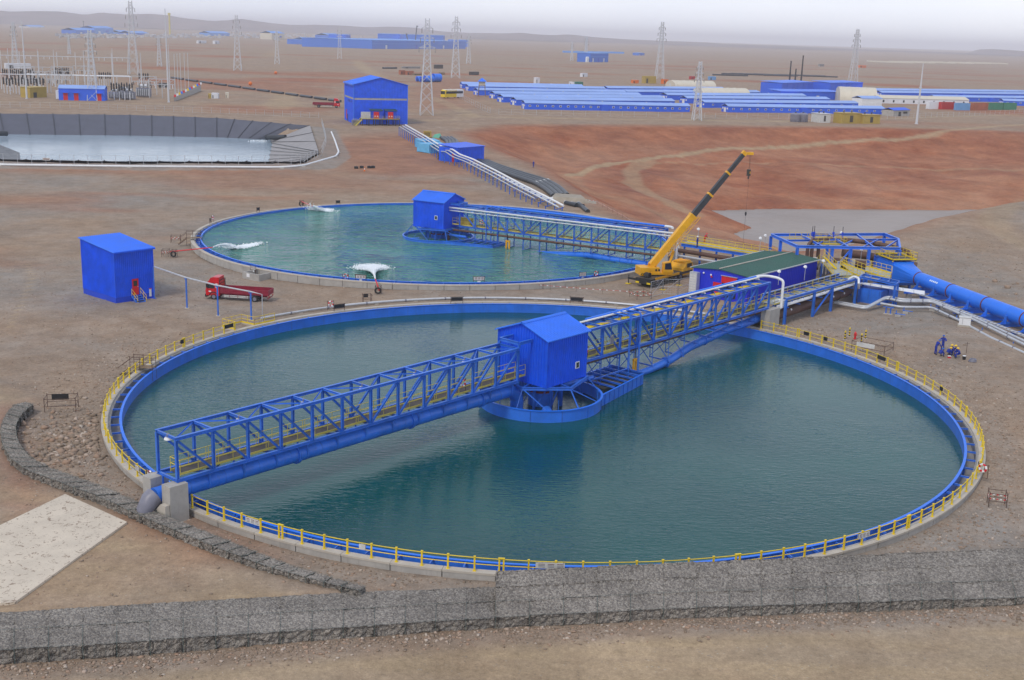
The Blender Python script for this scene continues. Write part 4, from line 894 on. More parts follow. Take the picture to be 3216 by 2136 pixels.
def flatbed(loc, rz, label, s=1.0, bed_m='maroon'):
    """cab-over flatbed truck, front towards +x, origin under the rear axle"""
    T = thing('flatbed_truck', label, 'truck', loc, rz)
    if s != 1: T.scale = (s, s, s)
    # cab shell
    pr = [(5.05,.62),(6.95,.62),(7.02,1.25),(6.95,1.55),(6.78,2.45),(6.55,2.62),(5.05,2.62)]
    cab = MB().extrude(pr, -1.12, 1.12).build('cab', 'red_truck', T)
    MB().extrude([(5.1,2.6),(6.6,2.6),(6.3,3.05),(5.9,3.18),(5.1,3.18)], -1.0, 1.0).build('wind_deflector', 'red_truck', cab)
    for y, f in ((-1.135, 0), (1.12, 0)):
        MB().extrude([(5.75,1.62),(6.72,1.62),(6.6,2.38),(5.75,2.38)], y, y+.015).build('side_window', 'glass', cab); MB().extrude([(5.25,1.7),(5.55,1.7),(5.55,2.35),(5.25,2.35)], y, y+.015).build('side_window', 'white_dirty', cab)
        MB().extrude([(5.7,.95),(5.73,.95),(5.73,2.45),(5.7,2.45)], y-.003, y+.018).build('door_seam', 'maroon', cab)
        MB().box(6.2, 6.55, y, y+.018, 1.12, 1.28).build('door_badge', 'white_paint', cab)
    MB().add([(6.93,-1.0,1.62),(6.93,1.0,1.62),(6.78,1.0,2.42),(6.78,-1.0,2.42),(6.97,-1.0,1.62),(6.97,1.0,1.62),(6.82,1.0,2.42),(6.82,-1.0,2.42)], [(0,1,2,3),(4,7,6,5),(0,4,5,1),(1,5,6,2),(2,6,7,3),(3,7,4,0)]).build('windscreen', 'glass', cab)
    MB().box(6.85, 7.12, -1.1, 1.1, .38, .78).build('bumper', 'black', T); MB().box(6.99, 7.05, -.7, .7, .85, 1.15).build('grille', 'black', cab)
    for y in (-.9, .9): MB().box(6.98, 7.14, y-.17, y+.17, .62, .76).build('headlight', 'white_paint', T); bar('mirror', T, (6.75, y*1.42, 1.75), (6.75, y*1.42, 2.25), .12, .2, 'black'); bar('mirror_arm', T, (6.75, y*1.24, 2.3), (6.75, y*1.42, 2.25), .04, .04, 'black')
    for y in (-1.13, 1.02): MB().tube([(5.85+.62*math.cos(a), y+.11, .5+.62*math.sin(a)) for a in np.linspace(.2, math.pi-.2, 9)], .07, 6).build('wheel_arch', 'black', T)
    # chassis
    for y in (-.4, .4): bar('chassis_rail', T, (-1.6, y, .78), (5.6, y, .78), .12, .24, 'maroon', 'I')
    for x in (-1.4, 0, 1.6, 3.2, 4.8): bar('chassis_cross', T, (x, -.38, .78), (x, .38, .78), .1, .18, 'maroon')
    # bed
    MB().box(-1.9, 4.85, -1.18, 1.18, 1.02, 1.12).build('bed_floor', bed_m, T)
    for y0, y1 in ((-1.20, -1.13), (1.13, 1.20)):
        o = MB().box(-1.9, 4.85, y0, y1, 1.125, 1.68).build('side_board', bed_m, T)
        yo = y0 if y0 < 0 else y1
        for k in range(24): bar('rib', o, (-1.75+k*.285, yo, 1.15), (-1.75+k*.285, yo, 1.64), .07, .05, bed_m)
        bar('top_edge', o, (-1.9, (y0+y1)/2, 1.69), (4.85, (y0+y1)/2, 1.69), .12, .05, bed_m)
    MB().box(-1.97, -1.9, -1.2, 1.2, 1.0, 1.70).build('tailgate', bed_m, T); MB().box(4.85, 4.92, -1.2, 1.2, 1.0, 1.80).build('headboard', bed_m, T)
    for y in (-1.1, 1.1): bar('headboard_post', T, (4.98, y, 1.0), (4.98, y, 2.75), .07, .07, 'black')
    bar('headboard_bar', T, (4.98, -1.1, 2.75), (4.98, 1.1, 2.75), .07, .07, 'black'); bar('headboard_bar', T, (4.98, -1.1, 2.3), (4.98, 1.1, 2.3), .05, .05, 'black')
    for y in (-1.1, 1.1):
        for z in (.55, .75): bar('side_guard', T, (.95, y, z), (4.4, y, z), .04, .1, 'white_dirty')
        for x in (1.2, 2.4, 3.6): bar('guard_post', T, (x, y, .5), (x, y, 1.0), .05, .05, 'maroon')
        MB().box(-.62, .62, y-.05 if y < 0 else y, y if y < 0 else y+.05, .9, 1.0).build('mudguard', 'black', T)
    bar('rear_bumper', T, (-1.85, -1.05, .6), (-1.85, 1.05, .6), .1, .12, 'maroon')
    for y in (-.8, .8): MB().box(-2.0, -1.95, y-.2, y+.2, .78, .92).build('tail_light', 'red_paint', T)
    for x in (0, 5.85):
        for y in (-.98, .98): wheel(T, x, y, .46, .28 if x else .34)
    return T
p0 = at(580+860/3.92, 600+1382/3.92, -.72); p1 = at(580+358/3.92, 600+1352/3.92, -.72); d = p1-p0
rzt = math.atan2(d.y, d.x); nrm = Vector((-math.sin(rzt), math.cos(rzt), 0)); nrm = nrm if nrm.y > 0 else -nrm
base_p = p0+nrm*1.1; g_ = gz(base_p.x, base_p.y)
flatbed((base_p.x, base_p.y, g_-.01), rzt, 'red flatbed truck with red cab parked beside the thin overhead pipe', d.length/5.85)
# ------------------------------------------------------------------ works on the right (C1/A1 frame: x along the bridge line, y away from the camera side)
def L1(u, n, z=0): c, s_ = math.cos(A1), math.sin(A1); return Vector((C1.x+u*c+n*s_, C1.y+u*s_-n*c, z))
def in1(p): d = Vector((p[0]-C1.x, p[1]-C1.y)); c, s_ = math.cos(A1), math.sin(A1); return (d.x*c+d.y*s_, -d.x*s_+d.y*c)
# green-roofed switch room: u 53..73, n -17..-8.2 -> local y 8.2..17
G = thing('switch_room', 'long dark blue building with a green roof and an open red door', 'building', (C1.x, C1.y, 0), A1)
zg, ze, zr = -.5, 3.35, 3.75; x0, x1, y0, y1 = 53.2, 72.9, 8.2, 17.0; ym = (y0+y1)/2
mat('blue_navy', (.012, .030, .66), .5, noise=(.4, .1))
sheet_wall('wall', G, (x0, y0), (x1, y0), zg, ze, 'blue_navy', .5, depth=.02); sheet_wall('wall', G, (x1, y1), (x0, y1), zg, ze, 'blue_navy', .5, depth=.02)
gt = lambda t: ze+(zr-ze)*(1-abs(t/(y1-y0)*2-1))
sheet_wall('gable_wall', G, (x1, y0), (x1, y1), zg, ze, 'blue_navy', .5, top=gt, depth=.02); sheet_wall('gable_wall', G, (x0, y1), (x0, y0), zg, ze, 'blue_navy', .5, top=gt, depth=.02)
sheet_roof('roof', G, x0-.25, x1+.25, y0-.25, ze+.08, ym, zr+.1, 'green_roof', .45); sheet_roof('roof', G, x0-.25, x1+.25, y1+.25, ze+.08, ym, zr+.1, 'green_roof', .45)
bar('roof_joint', G, (x0-.3, ym, zr+.18), (x1+.3, ym, zr+.18), .22, .10, 'concrete_light'); bar('gutter', G, (x0-.3, y0-.3, ze+.06), (x1+.3, y0-.3, ze+.06), .2, .12, 'galvanised'); bar('gutter', G, (x0-.3, y1+.3, ze+.06), (x1+.3, y1+.3, ze+.06), .2, .12, 'galvanised')
# red door with canopy on the left gable (local x = x0 face)
MB().box(x0-.07, x0-.02, 10.0, 12.2, 0.0, 1.95).build('doorway', 'black', G); d_ = MB().box(x0-.14, x0-.08, 12.25, 13.6, -.1, 1.9).build('door', 'red_paint', G); MB().box(x0-.18, x0-.14, 12.4, 12.5, .9, 1.0).build('handle', 'silver', d_)
MB().box(x0-.16, x0-.03, 9.9, 12.3, 2.0, 2.95).build('door_panel', 'red_paint', G); MB().box(x0-.25, x0-.02, 9.8, 12.4, 2.97, 3.03).build('door_canopy', 'galvanised', G)
for y, z, m in ((13.9, 2.55, 'red_paint'), (14.0, 2.8, 'white_paint'), (15.2, 2.9, 'white_paint')): MB().sphere((x0-.15, y, z), .14).build('alarm_lamp', m, G, True)
MB().box(x0-.9, x0-.1, 15.8, 17.0, -.4, 2.9).build('air_unit', 'galvanised', G)
for k in range(8): MB().box(x0-.92, x0-.90, 15.9, 16.9, -.2+k*.36, .05+k*.36).build('air_unit_slat', 'white_dirty', G)
# light poles
def light_pole(p, z0, h, label, off=(0,0)):
    T = thing('light_pole', label, 'lamp', (p[0], p[1], z0)); bar('pole', T, (0,0,0), (0,0,h), .07, .07, 'galvanised', 'tube')
    l = MB().lathe([(.07,.2),(.18,.12),(.26,-.06),(.25,-.09)], 14).build('lamp_shade', 'white_paint', T, True, loc=(-.05,-.12,h)); l.rotation_euler = (.5, .15, 0)
    MB().lathe([(.22,-.08),(.05,-.09)], 14).build('lens', 'white_dirty', l)
for k, (px, py, ty) in enumerate(((2444,895,872), (2526,880,850), (2583,860,835))):
    p = at(px, py, 2.7); light_pole(p, 2.7, 1.9, ('small white lamp on a pole at the near bridge end', 'small white lamp on a pole midway along the grey walkway', 'small white lamp on a pole where the grey walkway meets the platform')[k])
# walkway continuing from the near bridge
W = thing('walkway', 'grey walkway with yellow rails running from the near bridge past the green-roofed building', 'walkway', (C1.x, C1.y, 0), A1)
walkway(W, 43.6, 70.5, -.2, 1.9, 2.62, 1.7, 'yellow_pale', 'grating_light')
for x in range(45, 70, 3): bar('support_beam', W, (x, -1.3, 2.45), (x, 1.3, 2.45), .16, .2, 'blue_steel', 'I')
for y in (-.9, .7): bar('stringer', W, (43.6, y, 2.28), (70.5, y, 2.28), .16, .24, 'blue_steel', 'I')
# near pipe rack
R = thing('pipe_rack', 'blue pipe rack with white conduits in front of the grey walkway', 'pipe rack', (C1.x, C1.y, 0), A1)
for y in (-1.93, 1.3):
    bar('rack_beam', R, (45.0, y, 3.2), (66, y, 3.2), .24, .32, 'blue_steel', 'I')
    for x in (45.1, 52.6, 57.6, 64.7): bar('post', R, (x, y, -.4), (x, y, 3.03), .3, .3, 'blue_steel', 'I'); MB().box(x-.35, x+.35, y-.35, y+.35, -.8, -.3).build('footing', 'concrete', R)
bar('brace', R, (52.6, -1.93, -.1), (57.6, -1.93, 2.9), .16, .16, 'blue_steel', 'L')
for x in range(46, 66, 3): bar('cross_beam', R, (x, -1.9, 3.1), (x, 1.3, 3.1), .16, .2, 'blue_steel', 'I'); bar('pipe_shelf', R, (x, -1.9, 2.0), (x, -.4, 2.0), .1, .12, 'blue_steel')
MB().box(45.3, 65, 0.9, 1.2, 3.3, 3.36).build('cable_tray', 'black', R)
for y, z in ((-1.55, 2.3), (-1.2, 2.3)): pipe('white_conduit', R, [(43.6, y, 2.0), (46, y, 2.25), (65.5, y, 2.35), (66.5, y-.4, 2.35)], .13, 'white_paint', 10, .5)
for k in range(3): pipe('white_branch', R, [(44.3, -.6-.3*k, 2.9-.3*k), (45.4, -.6-.3*k, 2.9-.3*k), (45.6, -1.5-.2*k, 2.85-.3*k)], .13, 'white_paint', 8, .2)
B_ = thing('process_pipe', 'fat brown pipe lying under the near pipe rack', 'pipe', (C1.x, C1.y, 0), A1)
pipe('pipe_barrel', B_, [(43.3, -.35, .95), (46, -.5, .9), (66, -.4, 1.1), (69, 1.5, 1.3), (71, 5, 1.6)], .68, 'brown_pipe', 20, 2)
for x in (49, 58, 62): MB().tube([(x-.04, -.45, 1), (x+.04, -.45, 1)], .70, 20).build('weld_band', 'dark_steel', B_, True)
for x, y in ((48.3, -1.05), (60.0, -1.02), (63.2, -1.0)): MB().sphere((x, y, 1.25), .16).build('flange_cap', 'white_paint', B_, True)
pipe('small_brown_pipe', B_, [(43.4, -.55, 1.95), (47, -.5, 2.45), (65, -.5, 2.7)], .18, 'brown_pipe', 10, .5)
T = thing('collection_tank', 'square blue tank beneath the platform beside the big blue pipe', 'tank', (C1.x, C1.y, 0), A1)
MB().box(67, 72, -4.6, -1.2, -.5, 1.6).build('tank_body', 'blue_pipe', T)
for x in (66.98, 69.3, 71.5): bar('tank_rib', T, (x, -4.63, -.3), (x, -4.63, 1.55), .12, .08, 'blue_steel')
for y in (-4.4, -2.9, -1.5): bar('tank_rib', T, (66.97, y, -.3), (66.97, y, 1.55), .1, .08, 'blue_steel')
bar('tank_flange', T, (66.9, -4.7, 1.62), (72.1, -4.7, 1.62), .2, .1, 'blue_pipe_bright')
# second rack going right, with white tray
R = thing('pipe_rack', 'blue pipe rack carrying a white tray towards the big blue pipe', 'pipe rack')
a, b = at(2700, 870, 3.2), at(2815, 893, 3.1); c_ = (b-a)
for o in (Vector((0,0,0)), Vector((1.0, 1.9, 0))):
    bar('rack_beam', R, a+o, b+o, .22, .3, 'blue_steel', 'I')
    for t in (0.02, .97): q = a.lerp(b, t)+o; bar('post', R, (q.x, q.y, -.4), (q.x, q.y, 3.0), .26, .26, 'blue_steel', 'I')
for k in range(5): q = a.lerp(b, k/4); bar('cross_beam', R, q, q+Vector((1.0,1.9,0)), .14, .18, 'blue_steel', 'I')
MB().add([at(2700,892,2.1), at(2905,926,1.8), at(2905,914,1.8), at(2700,885,2.1)], [(0,1,2,3)]).build('white_tray', 'white_paint', R)
for k in range(7): q0, q1 = at(2700+34*k, 892+5.6*k, 2.14-.05*k), at(2700+34*k, 885+4.8*k, 2.14-.05*k); bar('tray_rung', R, q0, q1, .08, .06, 'galvanised')
pipe('white_elbow', R, [at(2665,877,3.3), at(2682,868,3.5), at(2697,875,3.5), at(2697,890,3.3), at(2697,905,2.2)], .15, 'white_paint', 8, .3)
# ---- pumping platform frame
PF = thing('pump_station', 'open blue steel frame full of pumps and brown pipes above the muddy pond', 'pump station')
zt = 5.0; cs = [at(2380+x/3.92, 700+y/3.92, zt) for x, y in ((490,292),(1750,318),(1730,205),(1560,140),(165,148))]
fl, fr, br, bm_, tl = cs; bl = tl; bR = br+Vector((0,.5,0))
def edge(a, b, w_=.32, h=.42, nm='roof_beam'): bar(nm, PF, a, b, w_, h, 'blue_pipe', 'I')
edge(fl, fr); edge(fl, tl); edge(tl, bm_); edge(fr, br); edge(br, bm_)
for t in (.25, .5, .75): edge(fl.lerp(fr, t), tl.lerp(bm_, t), .24, .3)
edge(fl.lerp(tl, .5), br, .24, .3)
for t in (.15,.4,.62,.85): a_, b_ = fl.lerp(fr, t), fl.lerp(tl,.5).lerp(br, min(1, t+.2)); edge(a_, b_, .16, .2, 'roof_brace')
posts = [fl, fl.lerp(fr,.34), fl.lerp(fr,.52), fl.lerp(fr,.70), fr, br, tl, fl.lerp(tl,.62), tl.lerp(bm_,.5), bm_]
for q in posts: bar('column', PF, (q.x, q.y, -.4), (q.x, q.y, zt-.2), .42, .42, 'blue_pipe', 'I')
edge(Vector((*fl.lerp(fr,.34)[:2],1.0)), Vector((*fl.lerp(fr,.52)[:2],zt-.3)), .2, .2, 'brace')
# platform inside, pumps and manifolds
o = at(2380+840/3.92, 700+250/3.92, 4.6); dx = (fr-fl).normalized(); dy = Vector((-dx.y, dx.x, 0))
def pf(x, y, z): return o+dx*x+dy*y+Vector((0,0,z-4.6))
MB().add([pf(-2.6,-1.2,4.6), pf(2.8,-1.2,4.6), pf(2.4,1.6,4.6), pf(-2.2,1.6,4.6), pf(-2.6,-1.2,4.52), pf(2.8,-1.2,4.52), pf(2.4,1.6,4.52), pf(-2.2,1.6,4.52)], [(0,1,2,3),(4,7,6,5),(0,4,5,1),(1,5,6,2),(2,6,7,3),(3,7,4,0)]).build('platform', 'grating_light', PF)
def rails(parent, pts, step=1.2, h=1.05, m='yellow', nm=('top_rail','middle_rail','rail_post','toe_board')):
    for a, b in zip(pts[:-1], pts[1:]):
        a, b = Vector(a), Vector(b)
        for z, q in ((h, 0), (h*.52, 1)): bar(nm[q], parent, a+Vector((0,0,z)), b+Vector((0,0,z)), .055, .055, m, 'tube')
        bar(nm[3], parent, a+Vector((0,0,.08)), b+Vector((0,0,.08)), .04, .18, m)
        n = max(1, int(round((b-a).length/step)))
        for k in range(n+1): q = a.lerp(b, k/n); bar(nm[2], parent, q, q+Vector((0,0,h)), .055, .055, m, 'tube')
rails(PF, [pf(-2.6,-1.2,4.62), pf(2.8,-1.2,4.62), pf(2.4,1.6,4.62), pf(-2.2,1.6,4.62), pf(-2.6,-1.2,4.62)], .9)
rails(PF, [pf(-5,2.6,4.62), pf(3.5,2.9,4.62)], 1.0)
for x, y in ((-1.9, 1.2), (-1.5, 1.5), (1.6, 1.7), (2.9, 1.3)):
    bar('valve_actuator', PF, pf(x,y,4.9), pf(x,y,6.1), .32, .32, 'blue_dark', 'tube'); bar('valve_spindle', PF, pf(x,y,6.1), pf(x,y,7.0), .09, .09, 'black', 'tube')
for k, (x, y) in enumerate(((-3.2,.2), (-2.4,.6), (-1.2,1.2))): pipe('riser_pipe', PF, [pf(x,y-1.5,.5), pf(x,y-1.5,4.4), pf(x+.7,y-1.2,5.2), pf(x+2.4,y,5.1)], .28, 'brown_pipe', 12, .8)
pipe('delivery_pipe', PF, [pf(2.0,1.2,5.0), pf(5.2,.9,4.9), pf(9.2,-.2,4.5), pf(12.3,-1.6,3.9), pf(12.9,-2.0,3.0)], .36, 'brown_pipe', 14, 1.2)
pipe('suction_pipe', PF, [pf(2.5,-.5,3.2), pf(6,-1.0,3.0), pf(11,-3.2,2.3), pf(13,-4.0,2.0)], .6, 'brown_pipe', 16, 1); pipe('suction_pipe', PF, [pf(1.0,-1.5,2.0), pf(5,-2.2,1.8), pf(11,-4.2,1.3)], .62, 'brown_pipe', 16, 1)
for x, y, r, h in ((-.8,-1.8,.45,3.0), (.2,-2.2,.4,2.4), (2.2,-2.8,.5,2.0), (4.8,-3.5,.45,1.8), (7,-3.2,.4,2.2)):
    MB().lathe([(r*.8,0),(r,.15),(r,h*.75),(r*.7,h*.85),(r*.5,h)], 14, tuple(pf(x,y,-.3))).build('pump', 'grey_pipe', PF, True)
for x, y, s_ in ((-2.2,-2.4,.9), (-1.4,-2.9,.7), (3.4,-3.0,.8), (5.6,-3.8,.7), (1.2,-3.2,.6), (8.2,-4.2,.8)): q = pf(x,y,1.8); MB().box(q.x-s_*.4, q.x+s_*.4, q.y-.25, q.y+.25, 1.6, 1.6+s_*1.3).build('control_cabinet', 'white_dirty', PF)
# yellow stairs and platforms in front of the frame
PL = thing('access_platform', 'tangle of yellow-railed platforms and stairs in front of the pump station', 'platform')
j = L1(71.2, .3, 2.62)
def pl(px, py, z): return at(2380+px/3.92, 700+py/3.92, z)
for q in (((790,490),(930,650),(1170,640),(1010,500)), ((1010,560),(1300,680),(1320,600),(1040,500)), ((1320,600),(1630,700),(1640,620),(1330,540))):
    P4 = [pl(x, y, 2.62) for x, y in q]; MB().add([*P4, *[p-Vector((0,0,.1)) for p in P4]], [(0,1,2,3),(7,6,5,4),(0,4,5,1),(1,5,6,2),(2,6,7,3),(3,7,4,0)]).build('deck', 'grating_light', PL); rails(PL, P4[:2], 1.0); rails(PL, P4[2:], 1.0)
    for p in P4: bar('support_post', PL, (p.x, p.y, -.4), (p.x, p.y, 2.5), .18, .18, 'blue_steel', 'I')
rails(PL, [pl(1310,680,2.62), pl(1640,705,2.62), pl(1650,620,2.62)], .9)
for (ax, ay, az), (bx, by, bz) in (((720,560,.6), (800,470,2.6)), ((820,420,4.3), (960,560,2.7))):
    a_, b_ = pl(ax, ay, az), pl(bx, by, bz); side = (b_-a_).cross(Vector((0,0,1))).normalized()*.5
    for s_ in (-1, 1):
        bar('stair_stringer', PL, a_+side*s_, b_+side*s_, .08, .24, 'yellow'); bar('stair_rail', PL, a_+side*s_+Vector((0,0,1)), b_+side*s_+Vector((0,0,1)), .06, .06, 'yellow', 'tube'); bar('stair_rail', PL, a_+side*s_+Vector((0,0,.5)), b_+side*s_+Vector((0,0,.5)), .06, .06, 'yellow', 'tube')
        for t in (0,.33,.66,1): q = a_.lerp(b_, t)+side*s_; bar('rail_post', PL, q, q+Vector((0,0,1)), .06, .06, 'yellow', 'tube')
    for k in range(9): q = a_.lerp(b_, (k+.5)/9); bar('tread', PL, q-side, q+side, .22, .04, 'grating_light')
# ---- big blue pipe
c0, c1_ = Vector((58.1,167.2,2.05)), Vector((63.2,144.5,2.0)); dr = (c1_-c0).normalized(); nx_ = Vector((-dr.y, dr.x, 0)); 
BP = thing('feed_main', 'huge bright blue pipe with rust-red rings leading off to the right', 'pipe')
RP = .98; end = c0+dr*62
MB().tube([c0, c0+dr*20, end], RP, 36, False).build('pipe_barrel', 'blue_pipe_bright', BP, True)
for k in range(9):
    s_ = .15+k*8.2; q = c0+dr*s_; MB().tube([q-dr*.09, q+dr*.09], RP+.05, 36).build('rust_ring', 'rust_band', BP, True)
    for e in (2.8, 5.4): q = c0+dr*(s_+e); MB().tube([q-dr*.03, q+dr*.03], RP+.014, 36).build('weld_band', 'blue_pipe', BP, True)
mat('lettering', (.75, .85, .95), .5)
for k in range(5): q = c0+dr*(4.1+k*.42)-nx_*(RP*.80)+Vector((0,0,RP*.62)); MB().box(-.13,.13,-.12,.12,0,.02).build('lettering', 'lettering', BP, loc=q).rotation_euler = (.9, 0, math.atan2(dr.y, dr.x))
def duct(A, sec0, Bp, sec1, n=24):
    """loft from a rectangle (w,h) at A to a circle r at Bp"""
    m = MB(); up = Vector((0,0,1)); L0 = []; L1_ = []
    for k in range(n):
        a = 2*math.pi*(k+.5)/n; c, s_ = math.cos(a), math.sin(a); q = max(abs(c), abs(s_)); L0.append(A+nx_*(sec0[0]/2*c/q)+up*(sec0[1]/2*s_/q)); L1_.append(Bp+nx_*(sec1*c)+up*(sec1*s_))
    return m.add(L0+L1_, [(k, (k+1) % n, n+(k+1) % n, n+k) for k in range(n)])
bc = c0-dr*4.6; duct(Vector((bc.x,bc.y,1.85)), (3.3, 3.5), c0, RP).build('transition', 'blue_pipe_bright', BP)
HB = thing('head_box', 'tall bright blue box at the head of the huge blue pipe', 'tank', (bc.x, bc.y, 0), math.atan2(dr.y, dr.x))
MB().box(-5.4, 0, -1.7, 1.7, .1, 3.62).build('box_body', 'blue_pipe_bright', HB)
for x in (-5.35, -3.6, -1.8, -.1): bar('box_rib', HB, (x, -1.72, .15), (x, -1.72, 3.6), .10, .10, 'blue_pipe')
for z in (1.2, 2.4): bar('box_rib', HB, (-5.3, -1.72, z), (-.1, -1.72, z), .08, .08, 'blue_pipe')
bar('box_flange', HB, (-5.4, -1.72, 3.64), (0, -1.72, 3.64), .16, .1, 'blue_pipe_bright'); MB().box(-4.4, -1.2, -1.2, 1.2, 3.63, 3.75).build('hatch', 'grating', HB)
for x, y in ((-5.2,-1.5),(-5.2,1.5),(-.2,-1.5),(-.2,1.5)): bar('leg', HB, (x, y, -.5), (x, y, .1), .3, .3, 'blue_steel', 'I')
MB().box(-4.8, .2, -1.9, 2.0, 3.85, 3.95).build('platform', 'grating', HB); rails(HB, [(-4.8,-1.9,3.95), (.2,-1.9,3.95), (.2,2.0,3.95), (-4.8,2.0,3.95), (-4.8,-1.9,3.95)], 1.0)
for x, y in ((-4.7,-1.8),(.1,-1.8),(.1,1.9),(-4.7,1.9)): bar('platform_post', HB, (x, y, 3.66), (x, y, 3.85), .12, .12, 'yellow')
for k in range(7):   # cradles
    s_ = 1.4+k*4.15; q = c0+dr*s_; g = gz(q.x, q.y)
    T = thing('pipe_cradle', ('blue cradle under the huge blue pipe, nearest its head box','blue cradle under the huge blue pipe, second from its head box','blue cradle under the huge blue pipe, third from its head box','blue cradle under the huge blue pipe, fourth from its head box','blue cradle under the huge blue pipe, fifth from its head box','blue cradle under the huge blue pipe, sixth from its head box','blue cradle under the huge blue pipe, at the right edge')[min(k,6)], 'pipe support', (q.x, q.y, 0), math.atan2(nx_.y, nx_.x), 'pipe cradles')
    bar('sleeper_beam', T, (-3.0,0,.55), (2.2,0,.55), .42, .62, 'blue_pipe', 'I')
    for x in (-1.05, 1.05): MB().box(x-.06, x+.06, -.2, .2, .86, 1.9).build('saddle_plate', 'blue_pipe', T); MB().add([(x,-.02,.87),(x+(.7 if x > 0 else -.7),-.02,.87),(x,-.02,1.6),(x,.02,.87),(x+(.7 if x > 0 else -.7),.02,.87),(x,.02,1.6)], [(0,1,2),(5,4,3),(0,3,4,1),(1,4,5,2),(2,5,3,0)]).build('gusset', 'blue_pipe', T)
    MB().box(-1.0, 1.0, -.2, .2, .87, 1.06).build('saddle', 'blue_pipe', T)
    for x in (-2.2, 1.8): MB().box(x-.3, x+.3, -.3, .3, -.9, .24).build('footing', 'concrete', T); bar('leg', T, (x,0,.2), (x,0,.3), .34, .34, 'blue_pipe')
# cable trays and grey pipes beside it
def off(s_, n, z): q = c0+dr*s_-nx_*n; return Vector((q.x, q.y, z))
TR = thing('cable_tray', 'pale ladder tray lying under the huge blue pipe', 'cable tray')
for n_ in (2.5, 3.1): bar('tray_side', TR, off(2,n_,.95), off(46,n_,.95), .05, .12, 'galvanised')
for k in range(60): bar('rung', TR, off(2.3+k*.72,2.5,.95), off(2.3+k*.72,3.1,.95), .3, .03, 'white_dirty')
sgn = 1 if (off(10,3,0)-off(10,0,0)).x < 0 else -1
def gp(pts, z): return [at(*p, zz) for p, zz in zip(pts, z)]
lines = [([(2620,951),(2718,970),(2782,936),(2830,947),(2925,947),(3060,1005),(3216,1082),(3330,1140)], (.25,.25,1.0,1.0,1.0,1.0,1.0,1.0)),
         ([(2620,946),(2722,965),(2786,931),(2832,941),(2925,943),(3060,997),(3216,1071),(3330,1130)], (.25,.25,1.0,1.0,1.0,1.0,1.0,1.0)),
         ([(2766,953),(2832,965),(2925,965),(3010,1005),(3110,1060),(3216,1108),(3330,1165)], (.55,.55,.55,.55,.55,.55,.55))]
for k, (pp, zz) in enumerate(lines):
    T = thing('grey_pipeline', ('near upper grey pipe zigzagging past the workers\' clearing', 'far upper grey pipe beside the huge blue pipe', 'lower grey pipe below the zigzag pair')[k], 'pipe', group='grey pipes on the right')
    q = gp(pp, zz); pipe('pipe_run', T, q, .17 if k < 2 else .16, 'galvanised', 12, .8)
    for a_, b_ in zip(q[2:-1], q[3:]):
        for t in (.3, .7): p = a_.lerp(b_, t); dd = (b_-a_).normalized(); MB().tube([p-dd*.05, p+dd*.05], .24, 12).build('coupling', 'grey_pipe', T, True)
for k, (px, py) in enumerate(((2790,975), (2822,985), (2846,975), (2930,965), (3012,1000), (3092,1040), (3190,1085))):
    p = at(px, py, .4); g = gz(p.x, p.y); T = thing('pipe_support', ('pair of thin blue legs holding up the grey pipes','concrete block with blue bracket under the grey pipes','second concrete block under the grey pipes','small bracket at the bend of the grey pipes','block under the grey pipes left of the white box','block under the grey pipes right of the white box','block under the grey pipes at the right edge')[k], 'pipe support', (p.x, p.y, 0), math.radians(-35), 'grey pipe supports')
    if k == 0:
        for x in (-.3, .3): bar('leg', T, (x,0,g-.1), (x,0,.85), .14, .14, 'blue_steel', 'I'); MB().box(x-.25,x+.25,-.25,.25,g-.2,g+.08).build('footing', 'concrete_light', T)
        bar('cross_bar', T, (-.7,0,.82), (.7,0,.82), .12, .1, 'blue_steel')
    else: MB().box(-.35,.35,-.25,.25,g-.3,.25).build('block', 'concrete', T); bar('bracket', T, (-.3,0,.24), (-.3,0,.78), .1, .1, 'blue_steel'); bar('bracket_arm', T, (-.5,0,.36), (.9,0,.36), .1, .08, 'blue_steel')
p = at(3028, 1028, .3); g = gz(p.x, p.y); T = thing('instrument_box', 'white box on a concrete pad beside the grey pipes', 'box', (p.x, p.y, g), math.radians(-20))
MB().box(-.8,.8,-.6,.6,.0,.18).build('pad', 'concrete_light', T); MB().box(-.68,.68,-.48,.48,.22,1.15).build('cabinet', 'white_paint', T); MB().box(-.74,.74,-.54,.54,1.15,1.22).build('lid', 'white_dirty', T); MB().box(-.3,-.27,-.5,-.48,.3,1.1).build('door_seam', 'grey_pipe', T)
# ---- walkway from the far bridge to the pump station
a, b = at(2140, 762, 2.75), at(2420, 806, 2.75); W = thing('walkway', 'yellow-railed walkway behind the crane leading from the far bridge to the pump station', 'walkway')
d_ = (b-a).normalized(); n_ = Vector((-d_.y, d_.x, 0)); L = (b-a).length
P4 = [a, b, b+n_*1.8, a+n_*1.8]; MB().add([*P4, *[p-Vector((0,0,.12)) for p in P4]], [(0,1,2,3),(7,6,5,4),(0,4,5,1),(1,5,6,2),(2,6,7,3),(3,7,4,0)]).build('deck', 'grating_light', W); rails(W, [P4[0], P4[1]], 1.5); rails(W, [P4[2], P4[3]], 1.5)
bar('stringer', W, a-Vector((0,0,.35)), b-Vector((0,0,.35)), .25, .4, 'blue_pipe', 'I'); bar('stringer', W, P4[3]-Vector((0,0,.35)), P4[2]-Vector((0,0,.35)), .25, .4, 'blue_pipe', 'I')
for k in range(6): p = a.lerp(b, .04+k*.185); bar('column', W, (p.x,p.y,-.4), (p.x,p.y,2.2), .3, .3, 'blue_steel', 'I')
